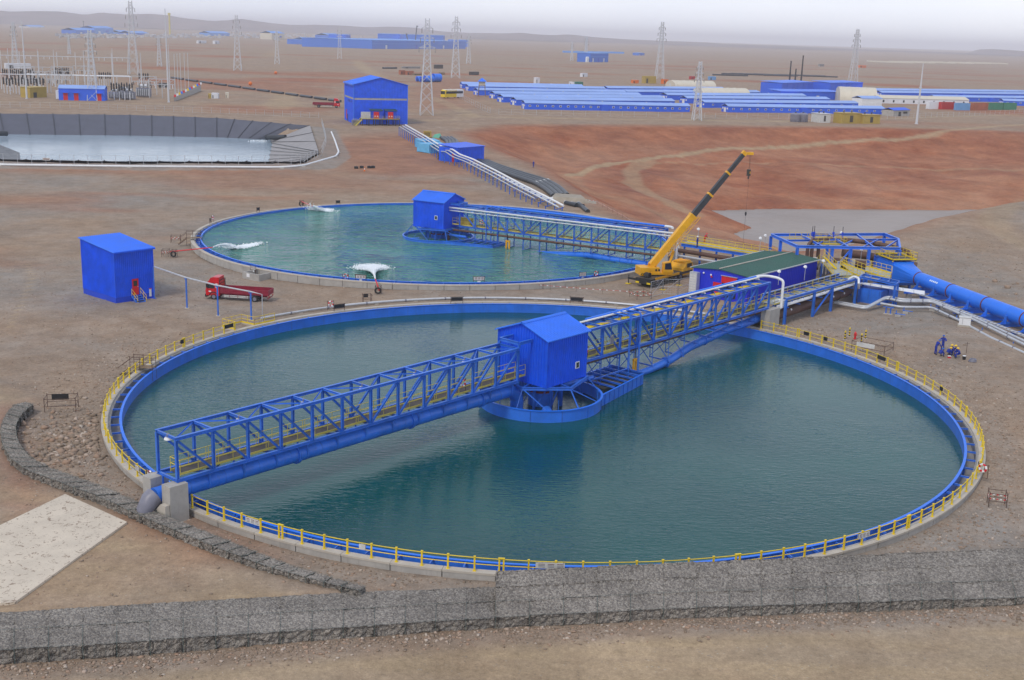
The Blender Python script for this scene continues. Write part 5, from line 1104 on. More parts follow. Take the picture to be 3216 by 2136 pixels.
for z, o_, r in ((1.5, -.35, .34), (.75, -.9, .2)): pipe('brown_pipe' if r > .3 else 'grey_pipe', W, [a-n_*-o_*1+Vector((0,0,z-2.75))-d_*1.0, b-n_*-o_*1+Vector((0,0,z-2.75))], r, 'brown_pipe' if r > .3 else 'galvanised', 14)
light_pole(a+d_*3.0-n_*.0, 2.75, 2.6, 'small white lamp on a pole left along the walkway behind the crane'); light_pole(a+d_*14, 2.75, 2.6, 'small white lamp on a pole right along the walkway behind the crane')
ST = thing('stair', 'steep stair with yellow rails at the end of the far bridge', 'stair'); a_, b_ = at(2082, 836, .0), at(2118, 768, 2.7); side = Vector((.55,.1,0))
for s_ in (-1, 1):
    bar('stringer', ST, a_+side*s_, b_+side*s_, .1, .28, 'blue_pipe'); bar('stair_rail', ST, a_+side*s_+Vector((0,0,1)), b_+side*s_+Vector((0,0,1)), .06, .06, 'yellow', 'tube'); bar('stair_rail', ST, a_+side*s_+Vector((0,0,.5)), b_+side*s_+Vector((0,0,.5)), .06, .06, 'yellow', 'tube')
    for t in (0,.33,.66,1): q = a_.lerp(b_, t)+side*s_; bar('rail_post', ST, q, q+Vector((0,0,1)), .06, .06, 'yellow', 'tube')
for k in range(12): q = a_.lerp(b_, (k+.5)/12); bar('tread', ST, q-side, q+side, .26, .04, 'grating_light')
for k, px in enumerate((2402, 2640, 2648, 2703)): light_pole(at(px, (770,760,800,815)[k], 2.7), 2.7, 1.6, ('small white lamp at the left end of the pump station', 'small white lamp above the pump station deck', 'small white lamp by the yellow stairs', 'small white lamp on the platform before the blue head box')[k])
# ------------------------------------------------------------------ mobile crane
ca = math.atan2(8.9, 7.1); cr0 = Vector((18.7, 167.3, 0)); gC = gz(20, 170)
K = thing('mobile_crane', 'yellow truck crane with long dark boom raised beside the far tank', 'crane', (cr0.x, cr0.y, gC), ca)
mat('boom_dark', (.045, .047, .052), .5, noise=(.8, .15))
MB().box(0,11.4,-1.3,1.3,.95,1.3).build('carrier_deck', 'dark_steel', K); MB().box(.3,8.6,-.5,.5,.6,.95).build('chassis', 'black', K)
MB().box(1.0,7.6,-1.32,-1.24,1.05,1.38).build('side_skirt', 'yellow_crane', K); MB().box(-.25,.02,-1.3,1.3,.5,1.3).build('rear_panel', 'black', K)
for y in (-.95,.95): MB().box(-.28,-.25,y-.3,y+.3,.55,.8).build('warning_plate', 'yellow', K)
for x in (1.6, 2.95, 6.6, 8.0):
    for y in (-1.12, 1.12): wheel(K, x, y, .55, .36)
for x in (.5, 5.0):
    for s_ in (-1, 1):
        bar('outrigger_beam', K, (x, s_*1.1, .85), (x, s_*3.0, .85), .3, .28, 'black'); bar('outrigger_jack', K, (x, s_*2.95, .06), (x, s_*2.95, 1.35), .16, .16, 'dark_steel', 'tube'); MB().box(x-.35,x+.35,s_*2.95-.35,s_*2.95+.35,0,.08).build('outrigger_pad', 'yellow', K)
cb = MB().extrude([(8.7,.7),(11.5,.7),(11.5,1.5),(11.25,2.5),(9.6,2.5),(9.2,1.9),(8.7,1.7)], -1.25, 1.25).build('driver_cab', 'yellow_crane', K)
MB().extrude([(9.75,1.75),(11.2,1.75),(11.05,2.35),(9.75,2.35)], -1.27, -1.25).build('side_window', 'glass', cb); MB().box(11.38,11.52,-1.1,1.1,1.6,2.3).build('windscreen', 'glass', cb)
MB().box(9.4,11.3,-1.0,1.0,2.5,2.62).build('cab_roof', 'yellow_crane', cb)
for k in range(6): bar('roof_rail', cb, (9.5+k*.35,-.95,2.66), (9.5+k*.35,.95,2.66), .08, .06, 'yellow_crane')
MB().tube([(.9,-.35,1.55),(.9,.35,1.55)], .5, 16).build('spare_wheel', 'rubber', K, True)
# turntable, local frame turned so that the boom points to +x
tb = (4.2, 0, 1.3); bw = math.atan2(174-171, 33.2-19.8); tr = bw-ca
def rt(x, y, z): c, s_ = math.cos(tr), math.sin(tr); return Vector((tb[0]+x*c-y*s_, tb[1]+x*s_+y*c, tb[2]+z))
def rbox(x0,x1,y0,y1,z0,z1): return MB().add([rt(*p) for p in ((x0,y0,z0),(x1,y0,z0),(x1,y1,z0),(x0,y1,z0),(x0,y0,z1),(x1,y0,z1),(x1,y1,z1),(x0,y1,z1))], [(0,3,2,1),(4,5,6,7),(0,1,5,4),(1,2,6,5),(2,3,7,6),(3,0,4,7)])
MB().lathe([(1.0,0),(1.0,.18)], 24, tb).build('slewing_ring', 'dark_steel', K, True)
rbox(-2.0,1.6,-1.1,1.1,.18,.5).build('turntable', 'yellow_crane', K); cw = rbox(-3.4,-2.0,-1.25,1.25,.12,1.25).build('counterweight', 'yellow_crane', K)
for k in range(4): bar('warning_stripe', cw, rt(-3.3+.28*k,-1.262,.2), rt(-3.1+.28*k,-1.262,.5), .02, .1, 'black')
rbox(-2.0,-.4,-1.0,1.0,.5,1.2).build('engine_housing', 'yellow_crane', K); oc = MB().add([rt(*p) for p in ((.1,-1.2,.5),(1.7,-1.2,.5),(1.7,-.45,.5),(.1,-.45,.5),(.1,-1.2,1.95),(1.2,-1.2,2.1),(1.2,-.45,2.1),(.1,-.45,1.95))], [(0,3,2,1),(4,5,6,7),(0,1,5,4),(1,2,6,5),(2,3,7,6),(3,0,4,7)]).build('operator_cab', 'yellow_crane', K)
MB().add([rt(*p) for p in ((.3,-1.215,.95),(1.42,-1.215,.95),(1.15,-1.215,1.95),(.3,-1.215,1.85))], [(0,1,2,3)]).build('cab_window', 'glass', oc)
for k in range(2): MB().lathe([(.16,0),(.16,.04)], 12).build('horn', 'black', K, loc=rt(-.95+.45*k,-1.02,.85)).rotation_euler = (math.pi/2, 0, tr)
pv = rt(-1.3, .1, 1.35); Minv = K.matrix_basis.inverted() if False else None
tipw = Vector((33.0, 173.6, 18.7)); c, s_ = math.cos(ca), math.sin(ca); dl = tipw-Vector((cr0.x, cr0.y, gC)); tip = Vector((dl.x*c+dl.y*s_, -dl.x*s_+dl.y*c, dl.z)); bd = (tip-pv); BL = bd.length; bd.normalize()
for y in (-.55, .55): bar('boom_bracket', K, rt(-1.5,y,.5), rt(-1.3,y,1.7), .12, .7, 'yellow_crane')
sec = [(0, .44, .80, .95, 'yellow_crane'), (.42, .625, .66, .80, 'boom_dark'), (.61, .815, .56, .68, 'boom_dark'), (.80, .985, .46, .56, 'boom_dark')]
for a_, b_, w_, h_, m_ in sec: bar('boom_section', K, pv+bd*BL*a_, pv+bd*BL*b_, w_, h_, m_)
for t, w_, h_ in ((.44,.9,1.05), (.625,.72,.86), (.815,.62,.74)): bar('boom_collar', K, pv+bd*BL*(t-.008), pv+bd*BL*(t+.006), w_, h_, 'yellow_crane')
up = (Vector((0,0,1))-bd*bd.z).normalized(); sd = bd.cross(up)
for q in (-.4, .4):
    for o_ in (.75, 1.15): bar('jib_rail', K, pv+bd*BL*.12-up*o_*.85+sd*q, pv+bd*BL*.46-up*o_*.85+sd*q, .07, .07, 'yellow_crane')
for k in range(14): t = .13+k*.024; bar('jib_lacing', K, pv+bd*BL*t-up*.64+sd*(.4 if k % 2 else -.4), pv+bd*BL*(t+.024)-up*.98+sd*(.4 if k % 2 else -.4), .05, .05, 'yellow_crane')
bar('boom_head', K, pv+bd*BL*.975, pv+bd*BL, .55, .7, 'yellow_crane'); hd = pv+bd*BL-up*.35; MB().box(-.1,.95,-.2,.2,-.2,.2).build('boom_nose', 'yellow_crane', K, loc=hd).rotation_euler = (0,0,tr)
cy0, cy1 = rt(1.2,.1,.6), pv+bd*BL*.26-up*.4; bar('lift_cylinder', K, cy0, cy0.lerp(cy1,.6), .42, .42, 'yellow_crane', 'tube'); bar('lift_rod', K, cy0.lerp(cy1,.55), cy1, .26, .26, 'silver', 'tube')
hk = hd+Vector((.5*math.cos(tr),.5*math.sin(tr),-.2)); bar('hoist_rope', K, hk, hk-Vector((0,0,2.1)), .04, .04, 'black', 'tube')
hb = hk-Vector((0,0,2.1)); MB().box(-.2,.2,-.22,.22,-.95,0).build('hook_block', 'dark_steel', K, loc=hb); MB().torus((hb.x,hb.y,hb.z-1.2), .17, .06, 'y', 14, 6).build('hook', 'dark_steel', K, True); MB().box(-.12,.12,-.24,.24,-.6,-.3).build('hook_block_plate', 'yellow_crane', K, loc=hb)
rope2 = hk+Vector((.3,0,0)); bar('second_rope', K, rope2, rope2-Vector((.3,0,13.0)), .025, .025, 'black', 'tube'); MB().lathe([(.03,.3),(.14,.15),(.14,-.1),(.03,-.35)], 10).build('headache_ball', 'black', K, True, loc=rope2-Vector((.2,0,8.6)))
# mesh fence panels in front of the crane
F = thing('mesh_fence', 'galvanised wire-mesh fence panels in front of the crane', 'fence')
fp = [at(1600+x/3.92, 580+y/3.92, -.4) for x, y in ((1735,1395),(1885,1355),(2070,1365),(2350,1290))]
for a_, b_ in zip(fp[:-1], fp[1:]):
    for q in (a_, b_): bar('post', F, q, q+Vector((0,0,2.3)), .07, .07, 'galvanised', 'tube')
    for z in (.15, 1.2, 2.25): bar('rail', F, a_+Vector((0,0,z)), b_+Vector((0,0,z)), .05, .05, 'galvanised', 'tube')
    n = int((b_-a_).length/.3); w_ = MB()
    for k in range(n): q = a_.lerp(b_, k/n); w_.beam(q+Vector((0,0,.15)), q+Vector((0,0,2.25)), .012)
    for k in range(7): w_.beam(a_+Vector((0,0,.2+k*.3)), b_+Vector((0,0,.2+k*.3)), .012)
    w_.build('wire_mesh', 'galvanised', F)
    bar('stay', F, a_+Vector((0,0,.2)), b_+Vector((0,0,2.2)), .04, .04, 'galvanised', 'tube')
# ------------------------------------------------------------------ small things round the tanks
def Q(x0, y0, s_):
    return lambda x, y, z=None: (hit(x0+x/s_, y0+y/s_) if z is None else at(x0+x/s_, y0+y/s_, z))
q1, q2, q3, q4, q5, qA, qB, qC = Q(580,600,3.92), Q(1100,580,3.92), Q(1600,580,3.92), Q(2380,700,3.92), Q(2616,780,3.92), Q(0,1094,1.5047), Q(1072,1094,1.5047), Q(2144,1094,1.5047)
def face(p, C): return math.atan2(p.y-C.y, p.x-C.x)-math.pi/2      # local x along the rim, -y inwards... y outwards
def sign_frame(p, rz, w_, h, label, panel='black', text=False, ph=.5, cat='sign', name='sign_frame', group='sign frames on the tank rims', low=0):
    T = thing(name, label, cat, p, rz, group)
    for x in (-w_/2, w_/2): bar('post', T, (x,0,low), (x,0,h), .07, .07, 'scaffold', 'tube')
    bar('rail', T, (-w_/2-.1,0,h-.05), (w_/2+.1,0,h-.05), .06, .06, 'scaffold', 'tube'); bar('rail', T, (-w_/2,0,h-ph-.1), (w_/2,0,h-ph-.1), .06, .06, 'scaffold', 'tube')
    o = MB().box(-w_/2+.06, w_/2-.06, -.03, .03, h-ph-.04, h-.1).build('panel', panel, T)
    if text:
        for k in range(3):
            for r in range(2): MB().box(-w_/2+.15+k*w_*.28, -w_/2+.15+k*w_*.28+w_*.2, .032, .036, h-.25-r*.16, h-.17-r*.16).build('print_block', 'rust_band', o); MB().box(-w_/2+.15+k*w_*.28, -w_/2+.15+k*w_*.28+w_*.2, -.036, -.032, h-.25-r*.16, h-.17-r*.16).build('print_block', 'rust_band', o)
        MB().box(-.2,.2,-.04,.02,h-ph-.4,h-ph-.15).build('notice', 'white_paint', T)
    return T
def buoy(p, rz, h, label, posts=True):
    T = thing('lifebuoy', label, 'lifebuoy', p, rz, 'lifebuoys round the tanks')
    for k in range(8):
        a0, a1 = k*math.pi/4, (k+1)*math.pi/4
        MB().tube([(.3*math.cos(a0+(a1-a0)*t/5), 0, h-.38+.3*math.sin(a0+(a1-a0)*t/5)) for t in range(6)], .085, 8).build('ring_segment', 'red_paint' if k % 2 else 'white_paint', T, True)
    bar('post', T, (-.45,.08,0), (-.45,.08,h+.05), .06, .06, 'scaffold', 'tube'); bar('post', T, (.45,.08,0), (.45,.08,h), .06, .06, 'scaffold', 'tube'); bar('rail', T, (-.5,.08,h-.1), (.5,.08,h-.1), .05, .05, 'scaffold', 'tube')
    return T
for k, (f, x, y, w_, pn, tx, C, lab) in enumerate((
    (q1,845,1050,1.1,'white_dirty',1,C2,'white notice board by the concrete box on the far tank'), (q1,2168,1165,1.5,'white_dirty',1,C2,'white notice board beside the lifebuoy left of the fan spray'), (q2,130,1238,1.6,'white_dirty',1,C2,'white notice board just left of the fan-spray cannon'),
    (q2,1582,1262,1.6,'white_dirty',1,C2,'white notice board midway along the front of the far tank'), (q3,898,1205,1.2,'white_dirty',1,C2,'white notice board left of the lifebuoy near the crane'))):
    p = f(x, y); sign_frame(p, face(p, C2), w_, 1.55, lab, pn, tx, low=0)
for k, (f, x, y, w_, C, z, lab) in enumerate(((q1,905,262,.8,C2,.36,'black panel on the back rim of the far tank, left one'), (q1,1888,172,.9,C2,.36,'black panel on the back rim of the far tank, right one'), (q1,315,400,.5,C2,.36,'small dark panel on the far tank rim beside a lifebuoy'),
    (q1,1905,1478,1.5,C1,.0,'black panel on the near tank rim, leftmost beside a lifebuoy'), (q2,1312,1465,1.6,C1,.0,'black panel in the middle of the near tank\'s back rim'), (q3,825,1468,1.7,C1,.0,'black panel on the near tank rim nearest the right bridge'))):
    p = f(x, y, z); sign_frame(p, face(p, C), w_, .95, lab, 'black', 0, .5)
for f, x, y, z, C, lab in ((q1,1985,1150,None,C2,'lifebuoy on the front wall of the far tank left of the fan spray'), (q3,1060,1190,None,C2,'lifebuoy on the front wall of the far tank near the crane'), (q1,350,385,.36,C2,'lifebuoy on the left back rim of the far tank'), (q1,1800,1465,0,C1,'lifebuoy on the back rim of the near tank beside a black panel')):
    p = f(x, y, z); buoy(p, face(p, C), 1.55 if z is None else 1.2, lab)
p = qA(712,650,0); buoy(p, face(p, C1), 1.25, 'lifebuoy on the near tank rim beside the left bridge pillar')
p = qC(1412,610,0); buoy(p, face(p, C1)+1.2, 1.2, 'lifebuoy on the right-hand rim of the near tank')
c, s_ = math.cos(A1), math.sin(A1); p = L1(-11.8, .55, ZB+.2); buoy(p, A1, 1.2, 'lifebuoy hung in the left half of the near bridge'); p = L1(5.7, .95, ZB+.2); buoy(p, A1, 1.2, 'lifebuoy hung in the near bridge right of its drive house')
c2, s2 = math.cos(A2), math.sin(A2); p = Vector((C2.x+8.1*c2-.95*s2*-1*-1, C2.y+8.1*s2-.95*c2, ZB+.4)); buoy(p, A2, 1.2, 'lifebuoy hung in the far bridge beside its drive house')
def rail_sign(a, C, w_, label, m='black', R=40.83, h=.8, text=False):
    p = Vector((C.x+R*math.cos(a), C.y+R*math.sin(a), 0)); T = thing('rail_sign', label, 'sign', p, a-math.pi/2, 'signs on the yellow railing')
    o = MB().box(-w_/2,w_/2,-.06,-.035,h-.3,h+.1).build('board', m, T); MB().box(-w_/2,w_/2,.035,.06,h-.3,h+.1).build('board', m, T)
    if text:
        for k in range(3):
            for r in range(3): MB().box(-w_/2+.08+k*w_*.32, -w_/2+.08+k*w_*.32+w_*.22, .062,.066,h-.22+r*.1,h-.18+r*.1).build('print_block', 'rust_band' if r == 2 else 'grey_pipe', o)
    for x in (-w_/2+.08, w_/2-.08): MB().box(x-.02,x+.02,-.06,.06,h+.1,h+.16).build('clip', 'dark_steel', T)
def ang(f, x, y): p = f(x, y, 0); return math.atan2(p.y-C1.y, p.x-C1.x)
rail_sign(ang(qA,1198,860), C1, 1.3, 'white notice strip on the railing just right of the left pillars', 'white_dirty', text=True); rail_sign(ang(qB,97,985), C1, .45, 'single small white notice on the front railing', 'white_dirty')
rail_sign(ang(qB,985,1075), C1, 1.9, 'long white notice strip on the front railing above the gabion', 'white_dirty', text=True); rail_sign(ang(qC,850,925), C1, 1.1, 'white notice strip on the railing at the front right', 'white_dirty', text=True)
rail_sign(ang(q4,635,1425), C1, .7, 'black square sign on the far right railing', 'black'); rail_sign(ang(q4,885,1490), C1, .5, 'smaller black sign second along the far right railing', 'black'); rail_sign(ang(q5,650,1420), C1, 1.3, 'long black sign on the right railing below the workers', 'black'); rail_sign(ang(qC,1217,222), C1, .5, 'small black sign on the railing at the right', 'black')
rail_sign(ang(Q(0,560,2.2024),1580,1062), C1, 1.3, 'long black sign on the railing below the red truck', 'black'); rail_sign(ang(Q(0,560,2.2024),1240,1170), C1, .5, 'small black sign on the left back railing', 'black'); rail_sign(ang(qA,680,600), C1, .8, 'small white notice on the railing left of the pillars', 'white_dirty', text=True)
def cage(p, w_, d, h, rz, label, panel=None, tape=False, cat='barrier'):
    T = thing('scaffold_barrier', label, cat, p, rz, 'scaffold-tube barriers'); P = [(-w_/2,-d/2),(w_/2,-d/2),(w_/2,d/2),(-w_/2,d/2)]
    for x, y in P: bar('post', T, (x,y,-.1), (x,y,h+.08), .06, .06, 'scaffold', 'tube')
    for k in range(4):
        a, b = P[k], P[(k+1) % 4]
        for z in (h-.04, h*.45): bar('rail', T, (*a,z), (*b,z), .05, .05, 'scaffold', 'tube')
        if tape:
            for j in range(5): t0, t1 = j/5, (j+.5)/5; bar('tape_stripe', T, (a[0]+(b[0]-a[0])*t0, a[1]+(b[1]-a[1])*t0, h*.62), (a[0]+(b[0]-a[0])*t1, a[1]+(b[1]-a[1])*t1, h*.62), .02, .09, 'white_paint' if j % 2 else 'red_paint')
    if panel: MB().box(-w_*.35,w_*.2,d/2-.03 if panel == 'black' else -d/2-.06,d/2+.03 if panel == 'black' else -d/2-.03,h*.55,h-.02).build('panel', panel, T)
    return T
cage(qA(292,290), 2.7, 1.6, 1.3, math.radians(12), 'rusty scaffold barrier with a black panel left of the near tank', 'black')
cage(qC(1482,745), 1.3, 1.0, 1.2, math.radians(-15), 'square scaffold barrier wrapped in tape right of the near tank', None, True)
cage(q5(480,1265), 3.9, 2.7, 1.15, math.radians(-38), 'large scaffold barrier beside the fire hydrant', 'white_dirty')
cage(q1(2245,1372), 1.1, .8, 1.1, .3, 'small scaffold barrier with dark panel behind the near tank', 'black'); cage(q3(1610,1395), 2.2, 2.2, 1.0, .4, 'taped scaffold barrier right of the barrier tape', None, True)
cage(Q(0,560,2.2024)(1217,445), 1.5, 1.2, 1.2, .2, 'scaffold frame standing alone left of the far tank', None, True)
# access steps of scaffold tube over the rims
def steps(C, a, zr, label):
    T = thing('scaffold_steps', label, 'steps', (C.x+41.3*math.cos(a), C.y+41.3*math.sin(a), zr), a)
    MB().box(-1.9,.4,-.5,.5,.3,.36).build('plank_deck', 'wood', T)
    for y in (-.5,.5):
        for x in (-1.9,-.6,.4): bar('post', T, (x,y,-1.0), (x,y,1.5), .06, .06, 'scaffold', 'tube')
        for z in (.9,1.4): bar('rail', T, (-1.9,y,z), (.4,y,z), .05, .05, 'scaffold', 'tube')
        bar('stringer', T, (.4,y,.3), (1.7,y,-.7), .06, .1, 'scaffold'); bar('stair_rail', T, (.4,y,1.2), (1.7,y,.2), .05, .05, 'scaffold', 'tube')
    for k in range(4): MB().box(.55+k*.3,.75+k*.3,-.5,.5,.1-k*.22,.14-k*.22).build('tread', 'wood', T)
pp = qA(660,100,0); steps(C1, math.atan2(pp.y-C1.y, pp.x-C1.x), 0, 'rusty scaffold steps over the left rim of the near tank')
pp = q1(100,600,.35); steps(C2, math.atan2(pp.y-C2.y, pp.x-C2.x), .35, 'scaffold steps over the left rim of the far tank')
# overflow boxes
p = q1(920,1030,-.3); T = thing('overflow_box', 'concrete box built against the far tank wall', 'concrete box', (p.x,p.y,0), face(p,C2)); MB().box(-1.8,1.6,-1.6,-1.35,-1.5,.1).box(-1.8,-1.55,-1.35,.6,-1.5,.1).box(1.35,1.6,-1.35,.6,-1.5,.1).build('box_wall', 'concrete', T); MB().box(-.9,-.3,-1.63,-1.60,-.5,.0).build('notice', 'white_paint', T)
T.rotation_euler = (0,0,face(p,C2)+math.pi)
a = math.radians(146.8); T = thing('overflow_box', 'concrete box with yellow railing at the back of the near tank', 'concrete box', (C1.x+42.2*math.cos(a), C1.y+42.2*math.sin(a), 0), a-math.pi/2)
MB().box(-1.6,1.6,.85,1.05,-1.5,0).box(-1.6,-1.4,-1.05,.85,-1.5,0).box(1.4,1.6,-1.05,.85,-1.5,0).build('box_wall', 'concrete_light', T); rails(T, [(-1.5,-1.2,0),(-1.5,.95,0),(1.5,.95,0),(1.5,-1.2,0)], 1.4, .95, 'yellow'); rails(T, [(1.5,-1.2,0),(4.6,-1.45,0)], 1.7, .95, 'yellow')
# barrels
for f, x, y, m, m2, lab in ((q1,1218,1095,'black','yellow','black oil drum with yellow band against the far tank'), (q1,1308,1108,'red_paint','yellow','red oil drum with yellow band against the far tank')):
    p = f(x, y); T = thing('oil_drum', lab, 'drum', p, 0, 'oil drums'); MB().lathe([(.28,0),(.29,.02),(.29,.3),(.305,.31),(.29,.32),(.29,.6),(.305,.61),(.29,.62),(.29,.88),(.25,.89)], 16).build('barrel', m, T, True); MB().lathe([(.294,.34),(.296,.35),(.296,.56),(.294,.57)], 16).build('band', m2, T, True); MB().lathe([(.05,.89),(.05,.91)], 8).build('bung', 'dark_steel', T)
# white pipe round the back of the near tank
T = thing('ring_pipe', 'white pipe curving round the back rim of the near tank', 'pipe', (C1.x, C1.y, 0)); MB().tube(ring_pts(43.0, .02, math.radians(50), math.radians(141), 60), .13, 10).build('pipe_run', 'galvanised', T, True); MB().tube(ring_pts(43.5, -.02, math.radians(50), math.radians(125), 50), .09, 8).build('pipe_run', 'white_dirty', T, True)
for k in range(12): a = math.radians(54+k*7.2); MB().box(-.25,.25,-.4,.4,-.6,-.12).build('sleeper', 'concrete_light', T, loc=(43.2*math.cos(a),43.2*math.sin(a),0), rz=a+math.pi/2); MB().tube(ring_pts(43.0,.02,a+.03,a+.034,1), .18, 10).build('coupling', 'grey_pipe', T, True)
# water cannons and their jets
mat('spray', (.86,.90,.93), .4); MATS['spray'].node_tree.nodes['Principled BSDF'].inputs['Subsurface Weight'].default_value = 0
OV = np.array([(1,0,0),(-1,0,0),(0,1,0),(0,-1,0),(0,0,1),(0,0,-1)], float); OF = np.array([(0,2,4),(2,1,4),(1,3,4),(3,0,4),(2,0,5),(1,2,5),(3,1,5),(0,3,5)])
def droplets(name, P, sz, seed=0):
    r = np.random.default_rng(seed); n = len(P); s_ = sz*(.5+r.random(n)); V = (OV[None]*s_[:,None,None]*(1+.4*r.standard_normal((n,6,1)))+P[:,None,:]).reshape(-1,3); F = (OF[None]+(np.arange(n)*6)[:,None,None]).reshape(-1,3)
    me = bpy.data.meshes.new(name); me.from_pydata(V.tolist(), [], F.tolist()); me.materials.append(MATS['spray']); return link(name, me, kind='stuff')
def jet(p0, p1, h, n, spread, foam, seed, fan=0):
    r = np.random.default_rng(seed); p0, p1 = np.array(p0), np.array(p1); t = r.random(n)**.8; d = p1-p0; side = np.array([-d[1], d[0], 0]); side /= np.linalg.norm(side)
    P = p0+d*t[:,None]; P[:,2] += h*4*t*(1-t)+0; w_ = .05+spread*t; P += r.standard_normal((n,3))*w_[:,None]*np.array([.5,.5,.6]); 
    if fan: P += side*(r.uniform(-1,1,n)*fan*t**3)[:,None]; P[:,2] += np.abs(r.standard_normal(n))*.12*fan*.4*t
    m = foam[2]; f = np.stack([p1[0]+r.standard_normal(m)*.001, p1[1]+r.standard_normal(m)*.001, p1[2]+np.abs(r.standard_normal(m))*.16], 1)
    u = d/np.linalg.norm(d); f += u*(r.standard_normal(m)*foam[0]+foam[0]*.8)[:,None]+side*(r.standard_normal(m)*foam[1])[:,None]; P = np.concatenate([P, f]); P[:,2] = np.maximum(P[:,2], WZ2+.02)
    return droplets('water_spray', P, .075, seed)
def cannon(pb, pn, label, stand=True):
    T = thing('water_cannon', label, 'water cannon', (pb.x, pb.y, 0), 0, 'water cannons'); o = Vector((pb.x,pb.y,0)); g = gz(pb.x,pb.y)
    q = [Vector((0,0,g+.9)), (pn-o)]; pipe('barrel', T, [q[0]-(q[1]-q[0]).normalized()*.6, q[0], q[1]], [.11,.10,.07], 'red_paint', 10)
    for x, y in ((-.4,-.4),(.4,-.4),(.4,.4),(-.4,.4)): bar('leg', T, (x,y,g), (x*.9,y*.9,g+1.2), .06, .06, 'scaffold', 'tube')
    for a, b in (((-.4,-.4),(.4,-.4)),((.4,-.4),(.4,.4)),((.4,.4),(-.4,.4)),((-.4,.4),(-.4,-.4))): bar('rail', T, (*a,g+1.1), (*b,g+1.1), .05, .05, 'scaffold', 'tube'); bar('rail', T, (*a,g+.5), (*b,g+.5), .05, .05, 'scaffold', 'tube')
    MB().torus((0,-.42,g+.55), .36, .12, 'y', 18, 8).build('hose_coil', 'black', T, True)
    return T
b1, n1 = Q(0,560,2.2024)(1205,545), q1(345,694,1.0); cannon(b1, n1, 'red water cannon spraying from the left of the far tank'); e = q1(640,705,WZ2); jet(n1, e, .5, 2600, .14, (1.9,.5,2600), 1)
b2, n2 = q1(1440,185), q1(1575,188,1.1); cannon(b2, n2, 'red water cannon behind the far tank'); e = q1(1640,245,WZ2); jet(n2, e, .25, 1200, .2, (1.4,1.2,1800), 2)
b3, n3 = q2(345,1345), q2(308,1160,1.3); cannon(b3, n3, 'red water cannon throwing a fan of spray at the front of the far tank'); e = q2(265,1040,WZ2); jet(n3, e, .3, 6500, .14, (1.1,.95,6000), 3, 1.7)
p = b1; cage(Vector((p.x-1.4,p.y+.3,p.z)), 1.0, 1.2, 1.1, .1, 'scaffold frame at the back of the left water cannon', None, True)
# barrier tape
def tape(pts, label, h=.85):
    T = thing('barrier_tape', label, 'barrier tape'); P = resample(pts, max(4, int(sum((b-a).length for a, b in zip(pts[:-1], pts[1:]))/.9)))
    for k, (a, b) in enumerate(zip(P[:-1], P[1:])):
        for z in (h*.7,): m_ = a.lerp(b,.45); bar('tape_red', T, a+Vector((0,0,z)), m_+Vector((0,0,z-.03)), .012, .035, 'red_paint'); bar('tape_white', T, m_+Vector((0,0,z-.03)), a.lerp(b,.7)+Vector((0,0,z-.03)), .012, .09, 'white_paint'); bar('tape_cord', T, a.lerp(b,.7)+Vector((0,0,z-.03)), b+Vector((0,0,z)), .012, .03, 'red_paint')
        if k % 4 == 0: bar('stake', T, a, a+Vector((0,0,h+.1)), .04, .04, 'scaffold', 'tube')
tape([q3(180,1268), q3(560,1300), q3(1000,1335), q3(1480,1365)], 'red and white barrier tape in front of the far tank'); tape([q3(960,225), q3(1060,232), q3(1250,335), q3(1400,415), q3(1500,480)], 'red and white barrier tape along the edge of the red basin')
q6 = Q(1200,360,3.935); tape([q6(1115,715), q6(1260,790), q6(1500,905), q6(1720,1000), q6(2100,1140)], 'red and white barrier tape below the white pipe rack')
# hydrant and bollards
for k, (x, y) in enumerate(((145,1122),(200,1082),(347,1156),(398,1112))):
    p = q5(x,y); T = thing('bollard', ('striped bollard left of the red hydrant, near one','striped bollard left of the red hydrant, far one','striped bollard right of the red hydrant, near one','striped bollard right of the red hydrant, far one')[k], 'bollard', p, 0, 'striped bollards')
    for j in range(6): MB().lathe([(.09,j*.17),(.09,(j+1)*.17-.002)], 12).build('band', 'yellow' if j % 2 else 'black', T, True)
    MB().lathe([(.09,1.02),(.07,1.07),(.02,1.09)], 12).build('cap', 'yellow', T, True); MB().box(-.2,.2,-.2,.2,-.1,.03).build('footing', 'concrete_light', T)
p = q5(270,1117); T = thing('fire_hydrant', 'red fire hydrant between four striped bollards', 'hydrant', p); MB().lathe([(.18,0),(.18,.08),(.11,.1),(.11,.6),(.16,.63),(.16,.7),(.12,.8),(.05,.88)], 14).build('barrel', 'red_paint', T, True)
for x in (-.2,.2): bar('outlet', T, (0,0,.5), (x,0,.5), .13, .13, 'red_paint', 'tube')
bar('outlet', T, (0,0,.42), (0,-.22,.42), .16, .16, 'red_paint', 'tube'); bar('top_nut', T, (0,0,.86), (0,0,.95), .06, .06, 'red_paint')
p = q5(1612,1370); T = thing('paint_bucket', 'dark bucket with white lid beside the workers', 'bucket', p); MB().lathe([(.17,0),(.2,.42)], 14).build('pail', 'black', T, True); MB().lathe([(.21,.42),(.21,.46),(.18,.47)], 14).build('lid', 'white_paint', T, True); MB().torus((0,0,.45),.2,.012,'y',14,5).build('handle', 'dark_steel', T)
p = q5(1715,1395); T = thing('hose_coil', 'grey coil of hose lying by the workers', 'hose', p)
for k in range(4): MB().torus((.03*k,.02*k,.06+.075*k), .40-.03*k, .05, 'z', 22, 6).build('loop', 'grey_pipe', T, True)
p = q5(1430,1350); T = thing('tool_box', 'small red and white box on the ground among the workers', 'box', p); MB().box(-.16,.16,-.12,.12,0,.2).build('box_body', 'red_paint', T); MB().box(-.17,.17,-.13,.13,.2,.26).build('lid', 'white_paint', T)
